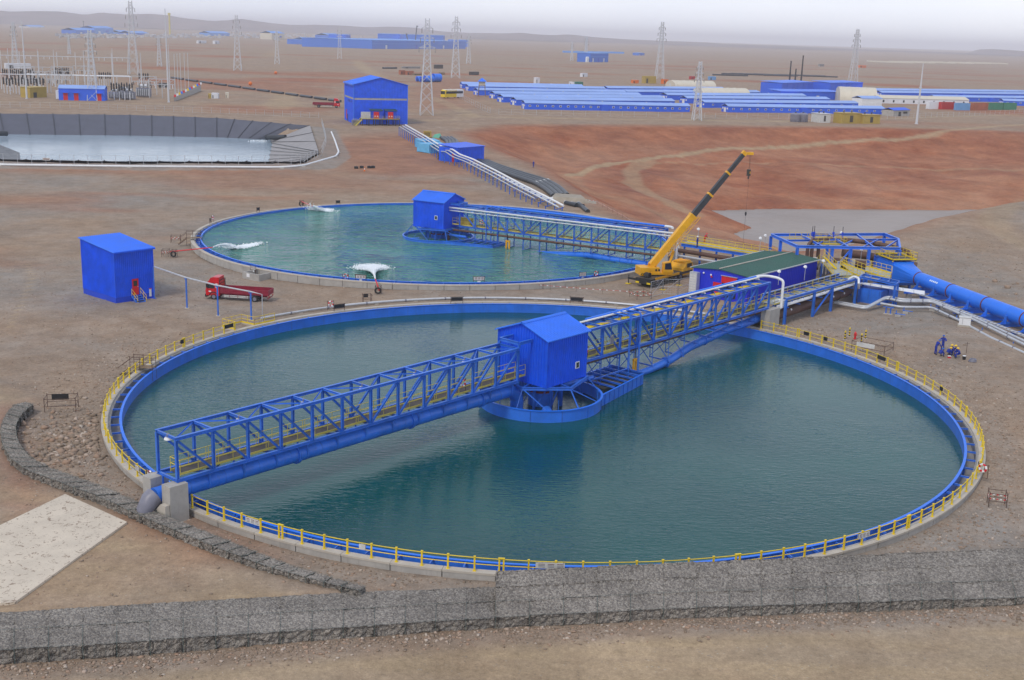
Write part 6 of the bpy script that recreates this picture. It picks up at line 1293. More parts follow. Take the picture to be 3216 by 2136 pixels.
p = q5(1640,1290); T = thing('scaffold_pole_stand', 'thin pole stand behind the bucket', 'pole', p); bar('pole', T, (0,0,0), (0,0,1.3), .05, .05, 'scaffold', 'tube'); bar('cross_pole', T, (-.3,0,1.1), (.3,0,1.2), .04, .04, 'scaffold', 'tube')
# ------------------------------------------------------------------ people
def person(p, rz, pose, label, top='coverall', hat='helmet_yellow', bottom=None, s_=1.0):
    J = dict(pel=(0,0,.95), ch=(0,0,1.35), nk=(0,0,1.52), hd=(0,.02,1.68), ls=(-.19,0,1.43), rs=(.19,0,1.43), le=(-.24,.02,1.14), re=(.24,.02,1.14), lh=(-.24,.12,.88), rh=(.24,.12,.88), lk=(-.11,.03,.5), rk=(.11,.03,.5), lf=(-.12,-.02,.06), rf=(.12,-.02,.06), lt=(-.13,.16,.03), rt=(.13,.16,.03)); J.update(pose)
    rad = dict(pel=.15, ch=.17, nk=.065, hd=.10, ls=.085, rs=.085, le=.055, re=.055, lh=.045, rh=.045, lk=.075, rk=.075, lf=.055, rf=.055, lt=.045, rt=.045); ks = list(J); ix = {k: i for i, k in enumerate(ks)}
    ed = [('pel','ch'),('ch','nk'),('nk','hd'),('ch','ls'),('ch','rs'),('ls','le'),('rs','re'),('le','lh'),('re','rh'),('pel','lk'),('pel','rk'),('lk','lf'),('rk','rf'),('lf','lt'),('rf','rt')]
    me = bpy.data.meshes.new('tmp'); me.from_pydata([J[k] for k in ks], [(ix[a], ix[b]) for a, b in ed], []); o = bpy.data.objects.new('tmp', me); COL.objects.link(o)
    sk = o.modifiers.new('s', 'SKIN'); 
    for i, k in enumerate(ks): me.skin_vertices[0].data[i].radius = (rad[k], rad[k]*(.75 if k in ('ch','pel') else 1)); me.skin_vertices[0].data[i].use_root = (k == 'pel')
    sb = o.modifiers.new('b', 'SUBSURF'); sb.levels = 1; sb.render_levels = 1
    dg = bpy.context.evaluated_depsgraph_get(); m2 = bpy.data.meshes.new_from_object(o.evaluated_get(dg)); bpy.data.objects.remove(o); m2.name = 'body'
    m2.materials.clear(); 
    for n_ in (top, 'skin', 'black', bottom or top): m2.materials.append(MATS[n_])
    H, A, B = Vector(J['hd']), Vector(J['lh']), Vector(J['rh'])
    for f in m2.polygons:
        c = f.center; f.use_smooth = True; f.material_index = 1 if (c-H).length < .16 or min((c-A).length, (c-B).length) < .075 else (2 if min((c-Vector(J[k])).length for k in ('lf','rf','lt','rt')) < .09 else (3 if min((c-Vector(J[k])).length for k in ('lk','rk')) < .35 and c.z < J['pel'][2] else 0))
    T = thing('person', label, 'person', p, rz, 'people at work'); T.scale = (s_,)*3; link('body', m2, T)
    hdz = H+Vector((0,0,.035)); h = MB().lathe([(.155,0),(.15,.02),(.125,.06),(.09,.115),(.03,.135)], 14, tuple(hdz)).build('helmet', hat, T, True); MB().box(hdz.x-.08,hdz.x+.08,hdz.y+.1,hdz.y+.2,hdz.z,hdz.z+.02).build('helmet_brim', hat, h)
    MB().box(H.x-.018,H.x+.018,H.y+.09,H.y+.13,H.z-.05,H.z+.0).build('nose', 'skin', T)
    for e in (-.04,.04): MB().sphere((H.x+e,H.y+.1,H.z+.005), .016, 6, 4).build('eye', 'black', T)
    return T
sit = dict(pel=(0,0,.35), ch=(0,.12,.72), nk=(0,.2,.88), hd=(0,.26,1.03), ls=(-.19,.14,.80), rs=(.19,.14,.80), le=(-.26,.28,.58), re=(.26,.28,.58), lh=(-.12,.48,.5), rh=(.12,.48,.5), lk=(-.2,.45,.52), rk=(.2,.45,.52), lf=(-.18,.4,.07), rf=(.18,.4,.07), lt=(-.19,.56,.04), rt=(.19,.56,.04))
crouch = dict(sit, pel=(0,-.05,.28), ch=(0,.2,.58), nk=(0,.34,.68), hd=(0,.44,.78), ls=(-.19,.24,.64), rs=(.19,.24,.64), le=(-.25,.42,.42), re=(.25,.42,.42), lh=(-.1,.6,.3), rh=(.1,.6,.3))
bend = dict(ch=(0,.18,1.28), nk=(0,.3,1.42), hd=(0,.38,1.54), ls=(-.19,.2,1.35), rs=(.19,.2,1.35), le=(-.2,.36,1.1), re=(.2,.36,1.1), lh=(-.14,.5,.9), rh=(.14,.5,.9))
arms = dict(le=(-.36,.12,1.2), re=(.36,.12,1.2), lh=(-.1,.26,1.22), rh=(.1,.26,1.22), hd=(0,.08,1.66))
mat('helmet_blue', (.02,.10,.42), .4); mat('trousers_dark', (.02,.02,.03), .9); mat('red_cloth', (.5,.02,.03), .9)
for x, y, rz, ps, lab, hat, bt in ((1258,1308,-1.3,bend,'worker in blue coverall standing bent at the left of the group','helmet_blue',None), (1345,1262,2.6,arms,'worker in blue coverall standing with arms folded behind the crouching man','helmet_blue',None), (1305,1332,-1.2,crouch,'worker in blue crouching at the front left of the group, blue helmet','helmet_blue',None),
    (1398,1318,-1.4,crouch,'worker in yellow helmet kneeling in the middle of the group','helmet_yellow',None), (1480,1310,1.8,sit,'worker in yellow helmet and dark trousers seated at the back of the group','helmet_yellow','trousers_dark'), (1528,1318,1.7,sit,'worker in yellow helmet seated between two others','helmet_yellow','trousers_dark'), (1556,1352,1.5,sit,'worker in yellow helmet seated nearest the bucket','helmet_yellow',None)):
    person(q5(x,y), rz, ps, lab, 'coverall', hat, bt, 1.05)
p = q3(2310,775,2.75); person(a+d_*0 if False else Vector((p.x,p.y,2.75)), 1.0, {}, 'person in blue with white helmet on the walkway behind the crane', 'coverall', 'white_paint'); p = q3(2380,770,2.75); p = at(2210,768,2.75); person(Vector((p.x+.2,p.y+.6,2.75)), -1.0, bend, 'person in red on the walkway behind the crane', 'red_cloth', 'red_paint')
p = Q(1200,360,3.935)(1870,655); person(p, .5, {}, 'lone person in blue walking at the foot of the red slope', 'coverall', 'helmet_blue'); person(L1(24.2, .2, ZB+.18), .8, {}, 'person in dark blue on the near bridge', 'coverall', 'helmet_blue')
# ------------------------------------------------------------------ lined pond
q7 = Q(0,340,2.053)
mat('liner', (.095,.10,.13), .85, noise=(.25,.12)); mat('liner_black', (.018,.018,.024), .4, noise=(.3,.2)); mat('liner_pale', (.30,.285,.285), .85, noise=(.3,.15))
PLn = thing('pond_liner', 'dark plastic lining with seams on the banks of the left pond', 'pond lining')
def liner(a0, a1, b0, b1, n, m, lap=.02):
    for k in range(n):
        P = [Vector(a0).lerp(Vector(a1), k/n), Vector(a0).lerp(Vector(a1), (k+1)/n), Vector(b0).lerp(Vector(b1), (k+1)/n), Vector(b0).lerp(Vector(b1), k/n)]
        o = MB(); N_ = 7; w_ = .10 if k % 2 else .0; vs = []
        for j in range(N_+1):
            for i in range(N_+1):
                u, v = i/N_, j/N_; p = P[0]*(1-u)*(1-v)+P[1]*u*(1-v)+P[2]*u*v+P[3]*(1-u)*v; vs.append(p+Vector((0,0,.05*float(vn(p.x*1.0,p.y*.35,4.0,k))+.16+(.10 if i in (0,N_) else 0))))
        o.add(vs, [(j*(N_+1)+i, j*(N_+1)+i+1, (j+1)*(N_+1)+i+1, (j+1)*(N_+1)+i) for j in range(N_) for i in range(N_)]).build('liner_sheet', m, PLn, True)
        bar('seam', PLn, P[0]+Vector((0,0,.38)), P[3]+Vector((0,0,.38)), .28, .08, 'liner_black')
T_, B_2 = LPOND_T, LPOND_B
tz = lambda p: Vector((p[0], p[1], .62)); bz = lambda p: Vector((p[0], p[1], LPZ-.3))
liner(tz(T_[0]), tz(T_[1]), bz(B_2[0]), bz(B_2[1]), 8, 'liner'); liner(tz(T_[1]), tz(T_[2]), bz(B_2[1]), bz(B_2[2]), 5, 'liner'); liner(tz(T_[2]), tz(T_[3]), bz(B_2[2]), bz(B_2[3]), 4, 'liner'); liner(tz(T_[3]), tz(T_[4]), bz(B_2[3]), bz(B_2[4]), 5, 'liner')
liner(tz(T_[4]), tz(T_[5]), bz(B_2[4]), bz(B_2[5]), 3, 'liner_pale'); liner(tz(T_[5]), tz(T_[6]), bz(B_2[5]), bz(B_2[6]), 7, 'liner_pale')
liner(tz(T_[6]), tz(T_[7]), bz(B_2[6]), bz(B_2[7]), 6, 'liner'); liner(tz(T_[7]), tz(T_[8]), bz(B_2[7]), bz(B_2[8]), 5, 'liner'); liner(tz(T_[8]), tz(T_[9]), bz(B_2[8]), bz(B_2[9]), 5, 'liner')
a_, b_, c_ = av(-60,318,LPZ+.2), av(0,334,LPZ+.9), av(38,366,.9); MB().add([a_, b_, av(45,352,-1.8), av(50,386,-1.0), av(-80,382,.9), av(-90,330,-1)], [(0,1,2,3,4,5)]).build('liner_fold', 'liner_black', PLn)
for pts, lab in (([q7(1720,187,-3.6), q7(1840,187,-3.0)], 'short black outfall pipe at the right end of the lined pond'), ([q7(-60,160,-3.4), q7(45,163,-3.8)], 'short black outfall pipe at the left end of the lined pond')):
    T = thing('outfall_pipe', lab, 'pipe'); pipe('pipe_run', T, pts, .9, 'black_pipe', 14); MB().tube([pts[0], pts[0]+(pts[1]-pts[0]).normalized()*.3], 1.05, 14).build('collar', 'black_pipe', T, True)
droplets('water_spray', np.array([q7(1620+np.clip(i*.4,0,90), 212, LPZ+.1) for i in range(240)])+RNG.standard_normal((240,3))*np.array([.5,.6,.12]), .12, 9)
def mesh_fence(pts, n, h, label, wires=True, m='galvanised'):
    F = thing('wire_fence', label, 'fence'); P = resample(pts, n); P = [Vector((p.x,p.y,gz(p.x,p.y))) for p in P]
    for p in P: bar('post', F, p, p+Vector((0,0,h)), .11, .11, m, 'tube')
    for z in (.1, h*.5, h-.05):
        w_ = MB()
        for a, b in zip(P[:-1], P[1:]): w_.beam(a+Vector((0,0,z)), b+Vector((0,0,z)), .035)
        w_.build('wire', m, F)
    return F
mesh_fence([av(-120,373,.3), av(0,376,.3), av(300,380,.3), av(690,380,.3), av(740,362,.3)], 32, 2.3, 'wire fence along the front of the lined pond'); mesh_fence([av(740,362,.3), av(752,330,.3), av(742,283,.3)], 12, 2.3, 'wire fence up the right side of the lined pond'); mesh_fence([av(735,268,.3), av(500,257,.3), av(200,247,.3), av(0,243,.3)], 34, 2.2, 'wire fence behind the lined pond')
T = thing('pond_pipe', 'white pipe bending round the corner of the lined pond', 'pipe'); w_ = [hv(-80,378), hv(0,382), hv(300,386), hv(650,388), hv(700,384), hv(775,362), hv(781,352), hv(772,325), hv(764,306)]; pipe('pipe_run', T, [p+Vector((0,0,.25)) for p in w_], .26, 'white_paint', 8, 3)
for p in w_[1:8]: MB().box(-.5,.5,-.5,.5,-.2,.06).build('sleeper', 'concrete_light', T, loc=p)
p = hv(108,385); T = thing('fence_sign', 'small pink notice on the pond fence', 'sign', (av(108,378,.3).x, av(108,378,.3).y, gz(av(108,378,.3).x, av(108,378,.3).y))); MB().box(-.9,.9,-.14,-.1,1.0,1.6).build('board', 'white_dirty', T); MB().box(-.7,.7,-.16,-.14,1.2,1.4).build('print_block', 'rust_band', T); bar('tie', T, (-.5,-.1,1.5), (-.5,.0,1.7), .05, .05, 'dark_steel')
# ------------------------------------------------------------------ big blue building
bB, bC_, = hv(816,286), hv(933.5,288); dx = (bC_-bB); LXb = dx.length; ax = math.radians(17); LXb = 20.5
g = min(bB.z, bC_.z)-.3; BG = thing('pump_hall', 'big blue windowless hall with pale band, beside the lined pond', 'building', (bB.x,bB.y,g), ax); D = 22.0; ze, zr = 15.0, 17.6
for z0, z1 in ((0, 9.3), (10.0, ze)):
    mm = 'blue_sheet'; gt = (lambda t: ze+(zr-ze)*(1-abs(t/LXb*2-1))) if z1 == ze else None
    sheet_wall('gable_wall', BG, (0,0), (LXb,0), z0, z1, mm, .6, top=gt, depth=.05); sheet_wall('gable_wall', BG, (LXb,D), (0,D), z0, z1, mm, .6, top=gt, depth=.05); sheet_wall('wall', BG, (LXb,0), (LXb,D), z0, z1, mm, .6, depth=.05); sheet_wall('wall', BG, (0,D), (0,0), z0, z1, mm, .6, depth=.05)
MB().box(.05,LXb-.05,.05,D-.05,9.3,10.0).build('pale_band', 'concrete', BG)
sl_ = (zr-ze)/(LXb/2)
for sx in (0, 1):
    o = sheet_roof('roof', BG, -.5, D+.5, -.5, ze-.5*sl_+.1, LXb/2, zr+.1, 'blue_roof', .6, .05); o.matrix_local = (Matrix(((0,1,0,0),(1,0,0,0),(0,0,1,0),(0,0,0,1))) if sx == 0 else Matrix(((0,-1,0,LXb),(1,0,0,0),(0,0,1,0),(0,0,0,1))))
for x, y in ((0,0),(LXb,0),(0,D)): MB().box(x-.15,x+.15,y-.15,y+.15,0,ze-.05).build('corner_trim', 'blue_roof', BG)
bar('eave_trim', BG, (-.5,-.5,ze-.2), (-.5,D+.5,ze-.2), .3, .5, 'blue_roof')
for k in range(3): MB().tube([(-.15,6+k*3.6,8.4),(.1,6+k*3.6,8.4)], .45, 12).build('vent', 'black', BG, True); 
MB().box(-.12,-.02,16.6,18.0,1.2,4.6).build('door', 'red_paint', BG); MB().box(-.12,-.02,14.2,15.6,0,3).build('doorway', 'black', BG)
MB().box(-1.2,LXb+.2,-.6,0-.08,-.4,.25).build('apron', 'concrete_light', BG)
# switch cabins on stilts in front
mat('teal_dark', (.02,.07,.075), .5)
AN = thing('switch_cabin', 'pair of dark blue cabins with red doors on a deck before the big hall', 'cabin', (bB.x,bB.y,g), ax)
MB().box(1.6,16.2,-7.2,-2.2,2.5,2.75).build('deck', 'grating', AN)
for x in (2,4.5,7,9.5,12,14.5,16): 
    for y in (-7,-2.6): bar('stilt', AN, (x,y,-.6), (x,y,2.5), .3, .3, 'dark_steel', 'I')
for k, x in enumerate((5.6, 11.0)):
    MB().box(x,x+4.2,-6.0,-2.4,2.76,5.7).build('cabin_wall', 'blue_dark', AN); MB().add([(x-.3,-6.3,5.7),(x+4.5,-6.3,5.7),(x+4.5,-2.2,6.1),(x-.3,-2.2,6.1),(x-.3,-6.3,5.85),(x+4.5,-6.3,5.85),(x+4.5,-2.2,6.25),(x-.3,-2.2,6.25)], [(0,3,2,1),(4,5,6,7),(0,1,5,4),(1,2,6,5),(2,3,7,6),(3,0,4,7)]).build('cabin_roof', 'teal_dark', AN)
    d_2 = MB().box(x+.9,x+2.9,-6.1,-6.0,2.8,5.3).build('door', 'red_paint', AN)
    for j in range(2): MB().tube([(x+1.4+j*.9,-6.16,3.7),(x+1.4+j*.9,-6.1,3.7)], .22, 10).build('notice', 'white_paint', d_2)
for k in range(5): MB().box(1.9+k*.72,2.5+k*.72,-5.4,-4.6,2.8,5.2).build('air_unit', 'white_dirty', AN)
rails(AN, [(1.6,-7.2,2.75),(16.2,-7.2,2.75),(16.2,-2.4,2.75)], 1.6, 1.1, 'yellow_pale')
for s_ in (0,1): bar('stair_stringer', AN, (1.7,-7.3-.0-s_*1.2,2.6), (-1.4,-7.3-s_*1.2,-.4), .1, .3, 'yellow_pale'); bar('stair_rail', AN, (1.7,-7.3-s_*1.2,3.6), (-1.4,-7.3-s_*1.2,.6), .08, .08, 'yellow_pale')
TX = thing('transformer', 'grey transformer beside the stilted cabins of the big hall', 'transformer', (bB.x,bB.y,g), ax); MB().box(-1.6,1.0,-6.4,-4.2,.2,2.2).build('tank_body', 'grey_pipe', TX)
for k in range(6): MB().box(-1.5+k*.4,-1.3+k*.4,-6.75,-6.42,.4,2.0).build('radiator_fin', 'grey_pipe', TX)
for k in range(3): MB().lathe([(.1,2.2),(.16,2.4),(.1,2.6),(.05,2.9)], 8, (-1.1+k*.7,-5.3,0)).build('bushing', 'concrete', TX)
# ------------------------------------------------------------------ pipe rack from the hall to the far tank
PR = thing('pipe_rack', 'long white pipes on blue legs running from the big hall to the far tank', 'pipe rack')
pk = [(290,128),(540,270),(790,425),(870,430),(960,492),(1120,550),(1420,700),(1700,850),(2000,1000),(2240,1125)]; zz = (3.2,2.8,2.4,3.2,2.4,2.3,2.2,2.0,1.6,1.0)
PP = [q6(x,y,z) for (x,y), z in zip(pk, zz)]; sd_ = Vector((-.75,-.35,0))
for k in range(3): pipe('white_pipe', PR, [p+sd_*(k*1.25)+Vector((0,0,-.3*k)) for p in PP[:(10 if k < 2 else 9)]], (.22,.17,.14)[k], ('white_paint','silver','galvanised')[k], 12, 1.5)
for k, p in enumerate(resample(PP, 44)):
    g = gz(p.x,p.y); bar('leg', PR, (p.x-.2,p.y+.2,g-.1), (p.x-.2,p.y+.2,p.z-.3), .2, .2, 'blue_steel', 'I'); bar('leg', PR, (p.x-2.1,p.y-.8,g-.1), (p.x-2.1,p.y-.8,p.z-.8), .2, .2, 'blue_steel', 'I'); bar('cross_arm', PR, (p.x+.1,p.y+.35,p.z-.42), (p.x-2.3,p.y-.9,p.z-1.0), .12, .14, 'blue_steel', 'I')
pipe('return_pipe', PR, [q6(1095,598,.5)]+[q6(x,y,.6) for x,y in ((1300,690),(1600,830),(1900,980),(2090,1085))], .3, 'silver', 12, 1)
MB().box(-.3,.3,-.3,.3,0,1.2).build('valve_box', 'white_paint', PR, loc=q6(2095,1090,-.3))
# black pipes
for k in range(4):
    T = thing('black_pipe', ('black plastic pipe lying on the ground, nearest the white rack','black plastic pipe lying second from the white rack','black plastic pipe lying third from the white rack','black plastic pipe lying farthest from the white rack, along the red slope')[k], 'pipe', group='black plastic pipes')
    o_ = k*1.45; pts = [q6(1190+38*k,585+4*k), q6(1350+44*k,680-4*k), q6(1650+46*k,790-8*k), q6(1900+48*k,870-10*k), q6(2040+52*k,960-12*k), q6(2115+58*k,1030-3*k)]
    pipe('pipe_run', T, [p+Vector((0,0,.42)) for p in pts], .58, 'black_pipe', 14, 6); pipe('pipe_run', T, [p+Vector((0,0,.42)) for p in (q6(728+42*k,300), q6(800+42*k,345), q6(812+34*k,420))], .58, 'black_pipe', 14, 4)
    q_ = pts[3]+Vector((0,0,.42)); dd = (pts[4]-pts[3]).normalized(); MB().tube([q_, q_+dd*1.3], .60, 14).build('white_stripe', 'white_dirty', T, True)
for k, (x, y) in enumerate(((2265,1108),(2345,1120),(2425,1120))): 
    a = q6(x,y)+Vector((0,0,.3)); b = q3(905+30*k,345) if k == 2 else a+Vector((2.2,-3.5,-.2)); T = thing('black_pipe', ('stub of black pipe poking from the ground by the tape, left','stub of black pipe poking from the ground by the tape, middle','black pipe end running down towards the far tank, right')[k], 'pipe', group='black plastic pipes'); pipe('pipe_run', T, [a, b+Vector((0,0,.2))], .5, 'black_pipe', 14); MB().tube([a, a+(b-a).normalized()*.15], .53, 14).build('end_ring', 'galvanised', T, True)
T = thing('earth_plug', 'block of grey fill where the black pipes go underground', 'earth mound'); c_ = q6(2235,1065); MB().add([c_+Vector(v) for v in ((-3.5,-3,-.5),(6,-4,-.5),(5,5,-.5),(-2.5,6,-.5),(-2.5,-1.5,1.0),(4.6,-2.2,1.0),(4,4,.9),(-1.5,4.6,1.0))], [(0,3,2,1),(4,5,6,7),(0,1,5,4),(1,2,6,5),(2,3,7,6),(3,0,4,7)]).build('fill', mat('fill_soil', (.33,.285,.225), .95, noise=(.8,.2), bump=(3,.6)), T); MB().add([c_+Vector(v) for v in ((4,-4.5,-.5),(8,-3,-.5),(8,3,-.5),(5,4,-.5),(5,0,.6))], [(0,1,4),(1,2,4),(2,3,4),(3,0,4),(3,2,1,0)]).build('spill', 'fill_soil', T)
# small blue shed, containers, boxes
def gable_box(name, label, cat, pA, pB, depth, h, m='blue_sheet', rm=None, mono=0, grp=None, win=0, over=.25):
    """building with its near long side from pA to pB (ground points), depth away from the camera"""
    d = pB-pA; L = d.length; g = min(gz(pA.x,pA.y), gz(pB.x,pB.y)); T = thing(name, label, cat, (pA.x,pA.y,g), math.atan2(d.y,d.x), grp)
    MB().box(0,L,0,depth,-.5,h).build('wall', m, T); r = depth*.14 if not mono else mono
    if mono: MB().add([(-over,-over,h),(L+over,-over,h),(L+over,depth+over,h+r),(-over,depth+over,h+r),(-over,-over,h+.18),(L+over,-over,h+.18),(L+over,depth+over,h+r+.18),(-over,depth+over,h+r+.18)], [(0,3,2,1),(4,5,6,7),(0,1,5,4),(1,2,6,5),(2,3,7,6),(3,0,4,7)]).build('roof', rm or m, T)
    else: MB().add([(-over,-over,h-.05),(L+over,-over,h-.05),(L+over,depth/2,h+r),(-over,depth/2,h+r),(L+over,depth+over,h-.05),(-over,depth+over,h-.05),(-over,-over,h+.12),(L+over,-over,h+.12),(L+over,depth/2,h+r+.15),(-over,depth/2,h+r+.15),(L+over,depth+over,h+.12),(-over,depth+over,h+.12)], [(6,7,8,9),(9,8,10,11),(0,1,7,6),(5,11,10,4),(0,6,9,3),(3,9,11,5),(1,2,8,7),(2,4,10,8),(0,3,2,1),(3,5,4,2)]).build('roof', rm or m, T)
    return T, L
T, L = gable_box('valve_house', 'low blue shed with sloping roof behind the white pipe rack', 'shed', q6(930,590), q6(1258,565), 7, 3.9, 'blue_sheet', 'blue_sheet', .5); 
for k in range(int(L/.8)): bar('wall_rib', T, (.4+k*.8,-.03,0), (.4+k*.8,-.03,3.85), .08, .06, 'blue_sheet')
MB().box(-.06,0,1.2,2.2,0,2.3).build('door', 'red_paint', T)
def container(pA, pB, label, m, w_=2.44, h=2.6, grp=None, n=20, flip=False):
    """pA->pB: long side facing the camera; corrugated"""
    d = pB-pA; L = d.length; g = gz(pA.x,pA.y); T = thing('shipping_container', label, 'container', (pA.x,pA.y,g), math.atan2(d.y,d.x), grp)
    MB().box(.05,L-.05,.05,w_-.05,.12,h-.06).build('shell', m, T)
    for x in (0,L-.12):
        for y in (0,w_-.12): MB().box(x,x+.12,y,y+.12,0,h).build('corner_post', m, T)
    for y in (0.02,w_-.1):
        for z in (.02,h-.12): bar('edge_rail', T, (.12,y+.04,z+.06), (L-.12,y+.04,z+.06), .1, .12, m)
    o = MB()
    for k in range(n): o.box(.3+k*(L-.6)/n,.3+(k+.5)*(L-.6)/n,0.0,.05,.2,h-.16)
    o.build('corrugation', m, T); o = MB()
    for k in range(6): o.box(L-.05,L,.2+k*.36,.4+k*.36,.2,h-.16)
    o.build('door_end', m, T); return T
T = container(q6(580,482), q6(672,478), 'light blue container standing crosswise, nearest of the three', 'light_blue', 6.0, 2.7); MB().box(1.0,1.7,-.04,0,1.6,1.85).box(2.2,2.9,-.04,0,1.6,1.85).build('stencil', 'white_paint', T)
container(q6(500,450), q6(570,470), 'light blue container in the middle of the three', 'light_blue', 5.5, 2.6); container(q6(405,395), q6(480,430), 'light blue container farthest of the three, with pale top', 'light_blue', 6.0, 2.6)
T = thing('generator', 'small yellow generator box behind the pipe rack', 'generator', q6(560,285), .1); MB().box(-1.3,1.3,-.8,.8,.2,2.1).build('housing', 'tan_box', T); MB().box(-1.35,1.35,-.85,.85,2.1,2.2).build('lid', 'tan_box', T); MB().box(-1.1,1.1,-.7,.7,0,.2).build('skid', 'dark_steel', T)
for k in range(5): MB().box(-1.0+k*.4,-.8+k*.4,-.83,-.8,.6,1.8).build('louvre', 'dark_steel', T)
T = thing('tarpaulin', 'green tarpaulin heaped behind the pipe rack', 'tarpaulin', q6(680,285)); mat('tarp_green', (.10,.42,.30), .6); MB().add([(-1.7,-1,0),(1.5,-1.2,0),(1.7,1,0),(-1.4,1.1,0),(-.8,-.4,1.1),(.9,-.5,1.5),(1.0,.4,1.4),(-.6,.5,1.0)], [(0,1,5,4),(1,2,6,5),(2,3,7,6),(3,0,4,7),(4,5,6,7)]).build('sheet', 'tarp_green', T)
T = thing('storage_cage', 'dark wire cage stacked below the light blue containers', 'cage', q6(690,560)); 
for x in np.linspace(0,7,8):
    for y in (0,2): bar('upright', T, (x,y,0), (x,y,1.9), .1, .1, 'dark_steel')
for z in (.1,.9,1.85): 
    for y in (0,2): bar('rail', T, (0,y,z), (7,y,z), .08, .08, 'wood')
MB().box(.2,6.8,.2,1.8,.1,1.2).build('load', 'rubber', T)
for k, (x, y) in enumerate(((262,1035),(300,1032),(352,1032),(378,1031))): p = Q(1000,60,2.2024)(x,y); T = thing('marker_block', ('dark block on the red yard, leftmost','dark block on the red yard, second','dark block on the red yard, third','dark block on the red yard, rightmost')[k], 'block', p, 0, 'blocks on the red yard'); MB().box(-.5,.5,-.3,.3,0,.6).build('block_body', 'black', T); bar('lifting_eye', T, (0,0,.6), (0,0,.75), .1, .1, 'dark_steel')
p = Q(1000,60,2.2024)(319,1052); T = thing('traffic_cone', 'orange cone on the red yard', 'cone', p); MB().lathe([(.3,0),(.3,.05),(.2,.06),(.05,1.1)], 12).build('cone_body', 'orange', T, True); MB().lathe([(.15,.45),(.11,.7)], 12).build('white_collar', 'white_paint', T, True)
# far flatbed truck and parked bus
p = hv(735,248); flatbed((p.x,p.y,p.z), .12, 'distant red flatbed truck left of the big blue hall', 1.35)
pa = Q(1000,60,2.2024)(875,549); p2 = Q(1000,60,2.2024)(1003,547); d = p2-pa; T = thing('bus', 'yellow and white coach parked beside the blue camp', 'bus', (pa.x,pa.y,pa.z), math.atan2(d.y,d.x)); L = d.length; sB = L/12
def bx(x0,x1,y0,y1,z0,z1): return MB().box(x0*sB,x1*sB,y0*sB,y1*sB,z0*sB,z1*sB)
bd_ = MB().extrude([(0.1*sB,.45*sB),(7.5*sB,.45*sB),(7.5*sB,3.5*sB),(.7*sB,3.5*sB),(.25*sB,3.2*sB),(0,1.6*sB)], 0, 2.5*sB).build('body', 'tan_box', T); bd_.data.materials[0] = MATS['yellow']; bx(7.5,12,0,2.5,.45,3.5).build('rear_body', 'white_paint', T); bx(.8,11.6,-.03,0,1.9,2.9).build('window_band', 'glass', T); bx(-.02,.1,.1,2.4,1.7,3.0).build('windscreen', 'glass', T); bx(.9,11.7,.1,2.4,3.5,3.62).build('roof', 'white_paint', T); bx(1.5,7,-.04,-.0,3.05,3.3).build('stripe', 'white_paint', T)
for k in range(6): bx(2+k*1.7,2.12+k*1.7,-.04,0,1.9,2.9).build('window_post', 'black', T)
for x in (2.2,8.8): 
    for y in (.2,2.3): wheel(T, x*sB, y*sB, .5*sB, .3*sB)
# ------------------------------------------------------------------ camp of blue barracks
q8, q9, q0 = Q(1000,60,2.2024), Q(2044,60,2.0145), Q(0,0,2.2024)
mat('barrack_roof', (.26,.40,.78), .5, noise=(.05,.12)); mat('barrack_wall', (.022,.12,.76), .55, noise=(.08,.1))  # roof blue paled so its colour carries the sheen of the sky
wme = shared('barrack_window', lambda: MB().box(-.55,.55,-.10,0,-.4,.4).mesh('window', 'white_paint')); pme = shared('barrack_pane', lambda: MB().box(-.38,.38,-.13,-.10,-.27,.27).mesh('pane', 'glass'))
def barrack(pA, pB, label, nwin=0, h=2.9, depth=8, grp='blue barracks of the camp'):
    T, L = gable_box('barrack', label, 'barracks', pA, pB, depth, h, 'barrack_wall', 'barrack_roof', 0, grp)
    for k in range(nwin): o = link('window', wme, T, loc=((k+.6)*L/nwin,0,1.7)); link('pane', pme, o)
    MB().box(L*.45,L*.45+3.5,-1.8,.02,0,2.5).build('porch', 'barrack_wall', T)
    MB().box(-.06,0,depth*.35,depth*.65,0,2.2).build('end_door', 'white_paint', T)
    for k in range(3): o = link('window', wme, T, loc=(0,1.2+k*2.6,1.8)); o.rotation_euler = (0,0,-math.pi/2)
    for k in range(3): MB().box(0,.5,0,.5,0,.5).build('roof_vent', 'white_dirty', T, loc=(L*(.2+.27*k),depth*.45,h+depth*.12))
    return T
left = [((995,480),(1830,497)), ((1040,497),(1985,514)), ((1105,527),(2125,538)), ((1222,552),(2230,560)), ((1280,577),(2386,580)), ((1370,598),(2463,606)), ((1430,624),(2568,643))]
nm = ('rearmost','second from the rear','third from the rear','middle','third from the front','second from the front','front')
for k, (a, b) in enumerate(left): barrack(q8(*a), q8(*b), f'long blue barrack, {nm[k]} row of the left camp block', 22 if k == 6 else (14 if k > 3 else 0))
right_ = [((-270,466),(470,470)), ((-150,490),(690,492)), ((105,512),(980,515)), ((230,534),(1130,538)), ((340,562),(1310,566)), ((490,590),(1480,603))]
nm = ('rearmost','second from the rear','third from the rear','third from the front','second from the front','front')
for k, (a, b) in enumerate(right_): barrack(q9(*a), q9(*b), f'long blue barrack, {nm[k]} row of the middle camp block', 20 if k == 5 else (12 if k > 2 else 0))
for k, (a, b) in enumerate((((1340,474),(2500,482)), ((1460,492),(2520,500)), ((1800,520),(2540,528)), ((2230,545),(2640,558)))): barrack(q9(*a), q9(*b), 'long blue barrack, '+('rearmost','second from the rear','second from the front','front')[k]+' row of the right camp block', 10 if k > 1 else 0)
